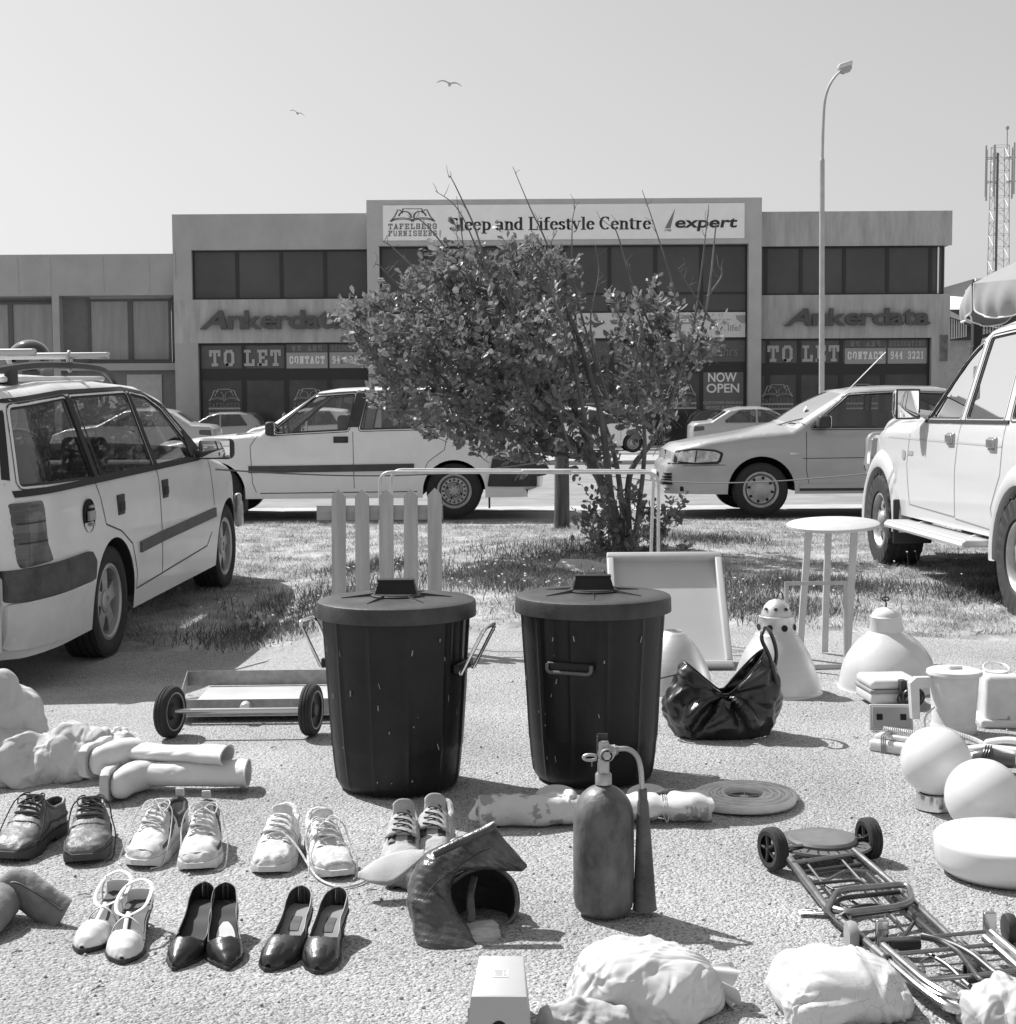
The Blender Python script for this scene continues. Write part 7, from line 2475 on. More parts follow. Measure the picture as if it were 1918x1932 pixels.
# ---------------------------------------------------------------- kitchen things and phones
M_APPL = mat('ivory_plastic', .58, .35, coat=.1, g2=.68, vscale=14, detail=9)
M_APPD = mat('grey_plastic', .3, .5)
q = place(1682, 1330)
r = thing('sandwich_toaster', 'white sandwich toaster with its black flex bundled on the front, before the cream shade', 'toaster', (q.x, q.y + .05, 0), rad(4))
mb = MB(); mb.rbox((0, 0, .035), (.20, .20, .045), .014); mb.build('lower_shell', M_APPL, r)
mb = MB(); mb.rbox((0, 0, .063), (.207, .205, .012), .003); mb.build('dark_band', M_APPD, r)
mb = MB(); mb.rbox((0, 0, .088), (.20, .20, .040), .018, 5); mb.build('upper_shell', M_APPL, r)
mb = MB(); mb.rbox((.02, -.11, .085), (.024, .04, .05), .004); mb.build('handle', M_BLACKP, r)
mb = MB()
for sx in (-.08, .08): mb.rbox((sx, -.06, .007), (.02, .02, .014), .003)
mb.build('feet', M_BLACKP, r)
mb = MB()
rg = random.Random(5)
for i in range(9):
    a0 = rg.uniform(0, 1); rr = rg.uniform(.024, .046)
    cc = Vector((.045 + rg.uniform(-.012, .012), -.135 + rg.uniform(-.012, .012), .042 + rg.uniform(-.004, .004)))
    tilt = Matrix.Rotation(rg.uniform(-.5, .5), 3, 'X') @ Matrix.Rotation(rg.uniform(-.4, .4), 3, 'Z')
    mb.tube([cc + tilt @ Vector((rr * math.cos(a), rg.uniform(-.001, .001), rr * .82 * math.sin(a))) for a in [math.tau * k / 22 for k in range(22)]], .0038, 6, closed=True)
mb.build('flex', M_PATENT, r)
q = place(1686, 1385)
r = thing('phone_cradle', 'grey wall phone cradle tray standing on edge below the sandwich toaster', 'phone', (q.x, q.y + .02, 0), rot=(rad(-18), 0, rad(-4)))
mb = MB(); mb.rbox((0, .0, .055), (.155, .016, .095), .007); mb.build('shell', mat('grey_shell', .42, .5), r)
mb = MB(); mb.rbox((0, -.009, .055), (.135, .006, .075), .003); mb.build('inner_tray', mat('grey_shell2', .33, .5), r)
for sx in (-.042, .042):
    mb = MB(); mb.rbox((sx, -.012, .055), (.022, .004, .022), .002); mb.build('socket', M_DARK, r)
q = place(1700, 1425)
r = thing('desk_phone', 'ivory handset phone with its coiled cord wound round, left of the kettle', 'phone', (q.x, q.y + .02, 0), rad(-38))
mb = MB(); mb.rbox((0, 0, .022), (.19, .075, .04), .012); mb.build('phone_base', M_APPL, r)
mb = MB(); mb.rbox((.01, .012, .052), (.18, .04, .02), .009); mb.rbox((-.065, .012, .045), (.045, .045, .025), .01); mb.rbox((.085, .012, .045), (.045, .045, .025), .01); mb.build('handset', M_APPL, r)
mb = MB()
mb.tube([(-.06 + .0022 * i * .9 / 2.2 + .0, .012 + .03 * math.cos(i * .8) * .35, .075 + .008 * math.sin(i * .8)) for i in range(150)], .002, 5); mb.build('coiled_cord', M_APPL, r)
mb = MB()
for dx in (-.045, -.038, -.031): mb.tube(bend([(dx, -.042, .0), (dx, -.042, .066), (dx, .045, .07), (dx, .045, .0)], .01), .0025, 6)
mb.build('grey_cord', M_APPD, r)
q = place(1808, 1388)
r = thing('electric_kettle', 'tall white jug kettle with a square handle on its left, behind the globe lamps', 'kettle', (q.x, q.y + .05, 0), rad(6))
mb = MB(); mb.lathe([(0, 0), (.078, 0), (.082, .006), (.082, .03), (.078, .036), (.076, .04), (.088, .205), (.09, .212), (.082, .214), (.0, .214)], 56, fn=lambda q_, z, a: q_ * (1 - .05 * abs(math.sin(a)))); mb.build('jug', M_APPL, r, angle=40)
mb = MB(); mb.lathe([(.095, .210), (.098, .215), (.096, .226), (.088, .230), (.03, .231), (0, .231)], 56); mb.build('lid', M_APPL, r, angle=40)
mb = MB(); mb.prism([(-.075, .205), (-.145, .205), (-.168, .185), (-.158, .055), (-.130, .055), (-.134, .165), (-.08, .170)], -.014, .014, 'XZ'); mb.build('handle', M_APPL, r, smooth=False)
mb = MB(); mb.rbox((.0, .0, .237), (.05, .03, .012), .005); mb.build('lid_grip', M_APPL, r)
mb = MB(); mb.tube(spline([(-.08, -.02, .10), (-.12, -.04, .07), (-.125, -.05, .03), (-.10, -.06, .004), (-.05, -.09, .004), (.02, -.11, .004)], 8), .004, 7); mb.build('flex', M_APPL, r)
q = place(1895, 1372)
r = thing('coffee_maker', 'white box shaped coffee maker cut by the right edge beside the jug kettle', 'kettle', (q.x, q.y + .05, 0), rad(-8))
mb = MB(); mb.rbox((0, 0, .10), (.13, .15, .185), .02); mb.build('housing', M_APPL, r)
mb = MB(); mb.rbox((.02, 0, .016), (.20, .17, .032), .01); mb.build('base', M_APPL, r)
mb = MB(); mb.tube([(-.01 + .045 * math.cos(a), .02 + .05 * math.sin(a), .205 + .012 * math.sin(a)) for a in [math.tau * k / 28 for k in range(28)]], .004, 7, closed=True); mb.build('flex_loop', M_APPL, r)
mb = MB(); mb.rbox((.078, -.03, .12), (.03, .06, .13), .008); mb.build('handle', M_APPL, r)
mb = MB(); mb.prism([(.01, .03), (.025, .03), (.020, .048)], -.078, -.0755, 'XZ'); mb.box((-.002, -.0765, .033), (.03, .001, .002)); mb.build('maker_mark', M_APPD, r, smooth=False)
for (px, py, rz_, lab) in ((1868, 1440, -32, 'slim white telephone lying left of the other, right of the jug kettle'), (1912, 1425, -30, 'slim white telephone cut by the right edge below the coffee maker')):
    q = place(px, py)
    r = thing('desk_phone', lab, 'phone', (q.x, q.y + .02, 0), rad(rz_), 'slim white telephones')
    mb = MB(); mb.rbox((0, 0, .014), (.19, .085, .026), .008); mb.build('phone_base', M_APPL, r)
    mb = MB()
    mb.sheet(lambda u, v: (-.09 + .18 * u, -.005 + .045 * v, .032 + .018 * math.sin(u * math.pi)), 14, 3); o = mb.build('handset', M_APPL, r); o.modifiers.new('t', 'SOLIDIFY').thickness = .015
q = place(1862, 1455)
r = thing('hair_dryer', 'dark round hair dryer with its cord wrapped, between the globe lamp and phones', 'hair dryer', (q.x, q.y, 0), rad(-25))
mb = MB(); mb.lathe([(0, -.045), (.025, -.04), (.036, -.01), (.036, .02), (.026, .05), (.022, .085), (.02, .085), (0, .06)], 32, 'X', c=(0, 0, .04)); mb.build('barrel', mat('dark_gloss', .07, .25, coat=.5), r)
mb = MB(); mb.tube([(0, -.02, .035), (.015, -.09, .02)], .013, 10); mb.build('grip', M_BLACKP, r)
mb = MB()
for dx in (-.012, -.004, .004): mb.tube([(dx + .01 * math.sin(a), .04 * math.cos(a), .042 + .04 * math.sin(a)) for a in [math.tau * k / 24 for k in range(24)]], .0025, 6, closed=True)
mb.build('cord', M_PATENT, r)
q = place(1790, 1400)
r = thing('coiled_phone_cord', 'loose knot of white curly phone cord lying in front of the jug kettle', 'cord', (q.x, q.y - .03, 0))
mb = MB()
base_ = spline([(-.07, .0, .02), (-.02, .02, .045), (.03, .0, .03), (.07, -.03, .02), (.09, -.06, .012)], 60)
pts = []
for i, p_ in enumerate(base_):
    a = i * .9; pts.append(p_ + Vector((.003 * math.cos(a), .009 * math.cos(a), .009 * math.sin(a))))
mb.tube(pts, .0024, 5); mb.build('cord', M_APPL, r)

# ---------------------------------------------------------------- glass lamps
M_OPAL = mat('opal_glass', .70, .22, coat=.35, spec=.5)
g1 = G(1767, 1530)
r = thing('globe_lamp', 'round white glass globe lamp standing on a chrome collar, left of the other', 'lamp', ((1765 - 959) / 2740 * 4.2, 4.15, 0), group='opal glass globe lamps')
mb = MB(); mb.lathe([(.056, .0), (.058, .002), (.054, .044), (.051, .046), (.0, .046)], 56); mb.build('chrome_base', M_CHROME, r, angle=40)
mb = MB(); mb.lathe([(.1 * math.sin(a), .138 - .1 * math.cos(a)) for a in lin(.45, math.pi, 36)], 64); mb.build('globe', M_OPAL, r)
g2 = 3.90
r = thing('globe_lamp', 'round white glass globe lamp lying loose behind the drum lamp', 'lamp', ((1866 - 959) * g2 / 2740, g2, .0), group='opal glass globe lamps')
mb = MB(); mb.lathe([(.102 * math.sin(a), .101 - .102 * math.cos(a)) for a in lin(.001, math.pi, 36)], 64); mb.build('globe', M_OPAL, r)
g3 = 3.55
r = thing('drum_lamp', 'wide flat white glass drum lamp cut by the right edge', 'lamp', (1.235, g3, 0))
mb = MB(); mb.lathe([(0, .0), (.12, .0), (.148, .006), (.166, .022), (.172, .04), (.175, .080), (.173, .090), (.168, .095), (.16, .097), (0, .099)], 88); mb.build('drum', M_OPAL, r)

# ---------------------------------------------------------------- grey box viewer in the foreground
q = G(942, 1880, .125)
r = thing('slide_viewer', 'small grey plastic box with a printed icon and an arched opening in the foreground', 'box', (q.x, q.y, 0), rad(-1))
M_VIEW = mat('grey_box_plastic', .46, .5, var=.02, bump=.1, bscale=300)
mb = MB()
rings = []
for z, hx, hy0, hy1 in ((0, .063, -.035, .235), (.118, .050, 0, .197), (.123, .049, .002, .195), (.125, .046, .006, .190)):
    rings.append([Vector((-hx, hy0, z)), Vector((hx, hy0, z)), Vector((hx * .86, hy1, z)), Vector((-hx * .86, hy1, z))])
mb.loft(rings); mb.build('case', M_VIEW, r, angle=40)
mb = MB(); mb.prism([(.033 * math.cos(a), .0 + .085 * math.sin(a)) for a in lin(0, math.pi, 20)], -.036, -.030, 'XZ')
mb.v = [(p[0], p[1] + .30 * p[2], p[2]) for p in mb.v]; mb.build('lens_opening', M_DARK, r)
mb = MB(); mb.rbox((-.056, .12, .06), (.006, .10, .03), .003); mb.rbox((-.059, .03, .05), (.006, .02, .04), .003); mb.build('side_catch', mat('catch_grey', .25, .5), r)
M_PRN = mat('icon_print', .8, .5)
mb = MB()
zi = .1258
for a, b in (((-.013, .085), (.015, .0875)), ((-.013, .117), (.015, .1195)), ((-.013, .0875), (-.0105, .117)), ((.0125, .0875), (.015, .117)), ((.005, .0875), (.0068, .117))): mb.box2((a[0], a[1], zi - .0004), (b[0], b[1], zi + .0002))
for i in range(5): mb.box2((-.008, .092 + i * .005, zi - .0004), (.003, .0935 + i * .005, zi + .0001))
for i in range(3): mb.box2((.0085, .094 + i * .006, zi - .0004), (.011, .096 + i * .006, zi + .0001))
mb.build('printed_icon', M_PRN, r, smooth=False)

# ---------------------------------------------------------------- luggage carts
M_CTUBE = mat('cart_tube', .28, .3, .85, var=.15, vscale=20)
M_CTUBED = mat('cart_tube_dark', .06, .35, .3)
def GP(px, py, z=.02): return G(px, py, z)
r = thing('luggage_cart', 'folded luggage cart with a round black plate and two spoked wheels at its far end', 'luggage cart', (G(1560, 1650).x, G(1560, 1650).y, 0))
O_ = Vector(r.location)
L_ = lambda px, py, z=.02: G(px, py, z) - O_
q = L_(1552, 1585, .05)
mb = MB()
mb.lathe([(0, .012), (.082, .010), (.088, .004), (.088, -.002), (.0, -.004)], 56, c=q); mb.build('round_plate', mat('dusty_black_plastic', .10, .6, g2=.16, vscale=9), r, angle=30)
mb = MB()
mb.lathe([(.088, -.002), (.122, -.004), (.124, -.010), (.088, -.012)], 56, c=q, fn=lambda q_, z, a: q_ * (1 + (.03 * math.cos(2 * a)) if q_ > .1 else 1)); mb.build('plate_rim', MATS['dusty_black_plastic'], r, angle=30)
mb = MB()
for k in range(26):
    a = math.pi + math.pi * k / 25 * 1.0
    if k % 2: continue
    R3 = Matrix.Rotation(a, 3, 'Z')
    vs = [q + R3 @ Vector(p) for p in ((.090, -.003, -.0015), (.114, -.0005, -.0015), (.114, .0005, -.0015), (.090, .003, -.0015))]
    mb.add(vs, [(0, 1, 2, 3)])
for k in range(9):
    a = rad(175 + k * 24); cc = q + Vector((.114 * math.cos(a + .12), .114 * math.sin(a + .12), -.0018))
    mb.add([cc + Vector((.0028 * math.cos(t), .0028 * math.sin(t), 0)) for t in [math.tau * j / 8 for j in range(8)]], [tuple(range(8))])
mb.build('plate_slots', M_DARK, r, smooth=False)
wl1, wl2 = L_(1459, 1640, .0), L_(1640, 1620, .0)
for cc, an in ((wl1, 22), (wl2, 12)):
    mb = MB(); mb.M = Matrix.Translation(cc + Vector((0, .0, .053))) @ Matrix.Rotation(rad(an), 4, 'Z')
    mb.lathe([(.034, -.016), (.045, -.018), (.052, -.014), (.0535, -.009), (.052, -.006), (.0535, -.003), (.0535, .003), (.052, .006), (.0535, .009), (.052, .014), (.045, .018), (.034, .016)], 40, 'X'); mb.build('wheel', M_RUBBER, r, angle=40)
    mb.v, mb.f, mb.m = [], [], []
    for k in range(5):
        a = math.tau * k / 5
        [mb.tube([(dx_, 0, 0), (dx_ * .8, .036 * math.cos(a), .036 * math.sin(a))], .004, 6) for dx_ in (-.014, .014)]
    mb.lathe([(.010, -.018), (.010, .018), (0, .018)], 14, 'X'); mb.lathe([(0, -.0185), (.005, -.0185)], 10, 'X')
    mb.build('wheel_spokes', M_BLACKP, r)
mb = MB()
mb.tube([wl1 + Vector((.015, 0, .053)), wl2 + Vector((-.015, 0, .053))], .005, 8); mb.build('axle', M_CTUBE, r)
def tub(name, pts, rr, m=M_CTUBE, bd=.02):
    mb = MB(); mb.tube(bend([L_(*p) for p in pts], bd), rr, 10); mb.build(name, m, r)
tub('side_tube', [(1492, 1622, .05), (1560, 1712, .035), (1660, 1800, .03), (1690, 1830, .03)], .0095)
tub('side_tube', [(1500, 1640, .02), (1572, 1725, .018), (1650, 1810, .02)], .008, M_CTUBED)
tub('side_tube', [(1612, 1605, .05), (1700, 1680, .035), (1790, 1765, .03), (1848, 1818, .03)], .0085)
tub('side_tube', [(1600, 1612, .03), (1690, 1700, .02), (1770, 1770, .02)], .007, M_CTUBED)
tub('cross_wire', [(1496, 1628, .055), (1612, 1612, .055)], .005)
tub('cross_wire', [(1508, 1648, .04), (1625, 1632, .04)], .006, M_CTUBED)
tub('cross_wire', [(1520, 1665, .03), (1560, 1662, .03), (1600, 1640, .035), (1640, 1645, .03)], .004)
tub('cross_wire', [(1535, 1668, .045), (1620, 1660, .045), (1672, 1690, .03)], .004, M_CTUBED)
tub('long_wire', [(1518, 1622, .05), (1580, 1702, .03), (1600, 1740, .02)], .0035)
tub('long_wire', [(1580, 1612, .05), (1650, 1690, .03), (1700, 1745, .02)], .0035)
tub('long_wire', [(1555, 1668, .03), (1640, 1720, .02)], .0035, M_CTUBED)
mb = MB(); mb.tube(bend([L_(*p) for p in ((1560, 1718, .05), (1580, 1680, .055), (1715, 1668, .055), (1722, 1700, .05), (1700, 1710, .05), (1600, 1722, .05), (1575, 1715, .05))], .035), .0075, 10); mb.build('handle_loop', M_CTUBE, r)
mb = MB(); mb.tube(bend([L_(*p) for p in ((1568, 1722, .035), (1585, 1695, .035), (1712, 1682, .035), (1716, 1712, .03), (1600, 1730, .03), (1570, 1724, .035))], .03), .006, 10); mb.build('handle_loop', M_CTUBED, r)
tub('cross_wire', [(1620, 1772, .02), (1700, 1776, .02), (1718, 1752, .02), (1725, 1740, .03)], .0045, M_CTUBED)
mb = MB(); mb.tube(spline([L_(*p) for p in ((1590, 1722, .05), (1615, 1712, .045), (1650, 1708, .04), (1690, 1718, .03))], 8), .004, 6); mb.build('elastic_cord', M_BLACKP, r)
mb = MB()
rg = random.Random(2)
c0 = L_(1592, 1732, .04)
for k in range(4): mb.tube([c0 + Vector((.014 * math.cos(a) + rg.uniform(-.004, .004), .006 * math.sin(2 * a), .012 * math.sin(a))) for a in [math.tau * j / 14 for j in range(14)]], .0012, 5, closed=True)
mb.build('string_knot', mat('string', .5, .9), r)

r = thing('luggage_cart', 'chrome luggage cart with bent double tubes at the bottom right, overlapping the other cart', 'luggage cart', (G(1760, 1860).x, G(1760, 1860).y, 0))
O_ = Vector(r.location)
L_ = lambda px, py, z=.02: G(px, py, z) - O_
M_CH2 = mat('worn_chrome', .6, .2, 1.0, var=.1, vscale=20)
tub('side_tube', [(1650, 1790, .04), (1745, 1872, .035), (1795, 1905, .03), (1850, 1912, .02)], .0095, M_CH2, .05)
tub('side_tube', [(1668, 1785, .055), (1750, 1856, .05), (1800, 1885, .045), (1885, 1868, .04)], .008, M_CH2, .03)
tub('side_tube', [(1690, 1800, .02), (1780, 1880, .02), (1840, 1925, .02)], .011, M_CH2, .02)
tub('side_tube', [(1860, 1770, .05), (1905, 1810, .04), (1960, 1860, .03)], .0095, M_CH2)
tub('side_tube', [(1812, 1778, .03), (1870, 1832, .025), (1900, 1862, .02)], .010, M_CH2)
tub('side_tube', [(1872, 1760, .055), (1930, 1810, .045)], .009, M_CH2)
tub('cross_wire', [(1660, 1774, .05), (1760, 1768, .05), (1860, 1758, .05)], .0045, M_CTUBE)
tub('cross_wire', [(1668, 1805, .05), (1700, 1800, .05), (1880, 1782, .05), (1890, 1800, .04)], .0045, M_CTUBE)
tub('cross_wire', [(1720, 1850, .04), (1830, 1842, .04), (1930, 1830, .04)], .0045, M_CTUBE)
tub('cross_wire', [(1745, 1835, .03), (1738, 1812, .03), (1830, 1796, .03), (1900, 1800, .03)], .0035, M_CTUBE)
tub('folded_strut', [(1738, 1768, .06), (1775, 1775, .055), (1812, 1798, .05), (1850, 1850, .04), (1880, 1865, .03)], .006, M_CTUBED)
tub('folded_strut', [(1742, 1765, .055), (1800, 1782, .055), (1835, 1800, .05), (1880, 1838, .04), (1918, 1860, .03)], .006, M_CTUBED)
tub('folded_strut', [(1745, 1795, .04), (1790, 1822, .035), (1830, 1862, .02), (1870, 1885, .02)], .005, M_CTUBED)
mb = MB(); mb.tube([L_(1682, 1782, .03), L_(1735, 1780, .03)], .014, 12); mb.build('grip', M_BLACKP, r)
for px, py in ((1665, 1755), (1868, 1740)):
    mb = MB(); mb.rbox(L_(px, py, .055) + Vector((0, .0, -.01)), (.028, .012, .065), .004); mb.rbox(L_(px, py, .055) + Vector((.012, .012, -.01)), (.004, .03, .06), .001); mb.build('end_bracket', M_CH2, r)
for px, py in ((1607, 1795), (1905, 1780)):
    mb = MB(); mb.lathe([(0, -.012), (.03, -.01), (.033, 0), (.03, .01), (0, .012)], 28, 'X', c=L_(px, py, .0) + Vector((0, 0, .033))); mb.build('wheel', M_APPD if px < 1700 else M_BLACKP, r)
mb = MB(); mb.lathe([(.014, -.01), (.02, -.01), (.022, 0), (.02, .01), (.014, .01)], 24, 'X', c=L_(1832, 1835, .03)); mb.build('pulley', M_BLACKP, r)

q = place(1545, 1726)
r = thing('paper_tag', 'small printed white paper strip lying left of the folded luggage cart', 'paper', (q.x, q.y, 0), rad(-6))
mb = MB(); mb.sheet(lambda u, v: (-.045 + .09 * u, -.015 + .03 * v, .004 + .006 * math.sin(u * 2.5)), 12, 4); mb.build('paper', mat('paper', .78, .7), r)
mb = MB()
for x0, x1, y0 in ((-.038, -.03, -.008), (-.026, -.012, -.008), (-.008, .01, -.008), (.014, .03, -.008), (-.03, .0, .004), (.01, .025, .004)): mb.box2((x0, y0, .0106), (x1, y0 + .004, .0112))
mb.build('printed_bars', M_INK, r, smooth=False)

# ---------------------------------------------------------------- litter on the gravel
rg = random.Random(77)
mb = MB()
for i in range(46):
    y = rg.uniform(2.8, 7.2); x = rg.uniform(-.36, .36) * y
    L = rg.uniform(.008, .03); a = rg.uniform(0, math.tau)
    z = gz(x, y) + .004
    p0 = Vector((x, y, z)); d_ = Vector((math.cos(a), math.sin(a), 0)) * L
    mb.tube([p0, p0 + d_ * .5 + Vector((0, 0, .003)), p0 + d_], .0012, 4)
o = mb.build('twig_litter', mat('dark_twig', .08, .9)); o['kind'] = 'stuff'
mb = MB()
for i in range(500):
    y = 2.7 + 5.0 * rg.random() ** 1.3; x = rg.uniform(-.37, .37) * y
    s_ = rg.uniform(.0025, .006)
    vs = []
    for p_ in ((1, 0, 0), (0, 1, 0), (-1, 0, 0), (0, -1, 0), (0, 0, 1), (0, 0, -.6)):
        k_ = s_ * rg.uniform(.7, 1.2); vs.append((x + p_[0] * k_, y + p_[1] * k_, gz(x, y) + s_ * .4 + p_[2] * k_))
    mb.add(vs, [(0, 1, 4), (1, 2, 4), (2, 3, 4), (3, 0, 4), (1, 0, 5), (2, 1, 5), (3, 2, 5), (0, 3, 5)])
o = mb.build('loose_stones', mat('stone_grain', .45, .9, var=.4, vscale=9), angle=180); o['kind'] = 'stuff'
# ================================================================ bush on the verge
rg = np.random.default_rng(11)
BY = 12.4
bbase = place(1178, 1052); BY = bbase.y
bush = thing('bush', 'wild many stemmed bush with long bare shoots standing on the verge before the shop', 'bush', bbase)
M_BARK = mat('grey_bark', .07, .85, g2=.20, vscale=8, detail=8, bump=.4, bscale=40, stretch=(1, 1, .3))
M_TWIG = mat('twig_bark', .14, .8, var=.2, vscale=6)
M_LEAF = leafy('bush_leaf', .12, .36, 5.0, .36, .42, .5)
def B3(px, py, dy=0.0): return P(px, py, BY + dy) - bbase
limbs = [
 ([(1178, 1050, 0), (1150, 940, .05), (1105, 862, .1), (1040, 800, .05), (985, 750, -.1), (900, 735, -.25)], .05, .012),
 ([(1168, 1050, 0), (1152, 930, -.1), (1140, 820, -.15), (1128, 760, -.15), (1100, 660, -.1), (1060, 560, 0)], .036, .012),
 ([(1190, 1050, 0), (1188, 900, .1), (1240, 820, .1), (1285, 700, .05), (1330, 600, 0), (1352, 420, 0)], .03, .005),
 ([(1172, 1045, .05), (1130, 900, .25), (1080, 760, .3), (1010, 640, .3), (930, 560, .2), (840, 520, .1)], .038, .008),
 ([(1185, 1045, 0), (1175, 960, .2), (1160, 860, .4), (1120, 740, .5), (1090, 640, .5), (1085, 540, .4)], .03, .008),
 ([(1195, 1048, 0), (1215, 880, -.2), (1215, 800, -.3), (1200, 700, -.3), (1215, 600, -.2)], .022, .006),
 ([(1100, 862, .1), (1020, 850, .3), (930, 800, .4), (830, 740, .3), (740, 660, .1), (650, 600, 0)], .026, .005),
 ([(1040, 800, .05), (960, 700, -.3), (860, 640, -.4), (760, 580, -.2)], .02, .005),
 ([(1120, 870, -.1), (1085, 700, -.5), (1045, 560, -.6), (1000, 480, -.5)], .02, .006),
]
for pts, r0, r1 in limbs:
    mb = MB(); p = spline([B3(*q) for q in pts], 6); n = len(p)
    mb.tube(p, r0, 9, r2=r1); mb.build('limb', M_BARK, bush)
shoots = [
 [(960, 700, -.3), (925, 540, -.3), (900, 440, -.2), (870, 372, -.1), (851, 334, -.1), (848, 336, -.1)], [(985, 690, -.2), (920, 520, -.2), (868, 400, -.2), (822, 360, -.1)],
 [(1085, 640, 0), (1040, 480, 0), (1000, 390, 0), (968, 314, 0)], [(900, 620, -.4), (880, 500, -.4), (862, 370, -.3)],
 [(1290, 700, .05), (1275, 560, 0), (1240, 440, 0), (1212, 358, 0)], [(1300, 680, 0), (1318, 560, 0), (1330, 460, 0), (1338, 385, 0)],
 [(1128, 700, 0), (1085, 540, -.1), (1080, 430, -.1), (1086, 390, -.1)], [(860, 640, -.4), (800, 530, -.4), (745, 470, -.3), (722, 455, -.3)],
 [(1240, 640, .1), (1195, 540, .1), (1165, 440, .1), (1150, 425, .1)], [(900, 560, -.3), (850, 480, -.3), (800, 420, -.2), (772, 410, -.2)],
 [(830, 600, -.2), (760, 545, -.2), (715, 500, -.2), (705, 505, -.2)], [(1340, 600, 0), (1300, 540, 0), (1275, 500, 0)], [(1335, 560, 0), (1362, 520, 0), (1355, 500, 0)],
 [(1060, 560, 0), (1040, 470, 0), (1050, 440, 0)], [(1150, 760, -.3), (1115, 620, -.4), (1130, 520, -.4), (1125, 470, -.4)], [(1000, 760, -.6), (985, 650, -.65), (960, 560, -.6), (940, 500, -.6)],
 [(1080, 860, -.4), (1030, 700, -.6), (1000, 640, -.65), (975, 560, -.6)], [(1260, 780, -.2), (1235, 690, -.3), (1245, 640, -.3)], [(1130, 840, -.4), (1060, 770, -.6), (1020, 730, -.6), (1015, 700, -.6)],
]
mb = MB()
for q in shoots:
    p = spline([B3(*a) for a in q], 7)
    mb.tube(p, .011, 6, r2=.0022)
    for k in range(5):
        i = int(rg.integers(len(p) // 3, len(p) - 1)); d_ = Vector((rg.normal() * .5, rg.normal() * .5, .9)).normalized()
        L = rg.uniform(.04, .14); a = p[i]; b = a + d_ * L * .6 + Vector((rg.normal() * .02, 0, 0)); mb.tube([a, b, b + Vector((rg.normal() * .03, rg.normal() * .02, L * .4))], .003, 5, r2=.0012)
mb.build('bare_shoots', M_TWIG, bush, angle=60)

clusters = [(700, 612, 50, 0), (655, 602, 26, 0), (642, 604, 12, 0), (690, 650, 30, .1), (745, 632, 70, .1), (800, 590, 85, -.1), (860, 560, 80, .1), (930, 545, 85, .2), (1010, 545, 80, .1), (1055, 520, 35, 0), (900, 650, 100, -.35), (985, 660, 105, .1), (820, 690, 85, -.2), (765, 715, 60, 0),
            (890, 760, 85, -.2), (975, 790, 80, 0), (1040, 720, 85, .35), (1060, 830, 55, .1), (1205, 615, 60, 0), (1240, 590, 50, .1), (1205, 690, 60, .1), (1270, 665, 60, 0), (1190, 775, 45, 0), (1232, 800, 40, -.1), (1318, 650, 45, 0),
            (1120, 850, 45, .1), (1000, 850, 40, 0), (920, 830, 45, 0), (1000, 500, 50, 0), (870, 510, 55, 0), (1050, 660, 65, .5), (1020, 640, 55, -.7), (1010, 740, 60, -.6), (1000, 700, 90, .5), (900, 690, 90, .45), (1240, 750, 50, .3), (735, 770, 35, 0), (830, 780, 50, .2)]
low = [(1130, 960, 40, -.1), (1170, 1000, 60, -.1), (1235, 985, 45, 0), (1270, 960, 25, 0), (1200, 950, 35, .1), (1120, 1010, 35, -.1), (1265, 1020, 35, -.1), (1180, 1030, 50, -.2)]
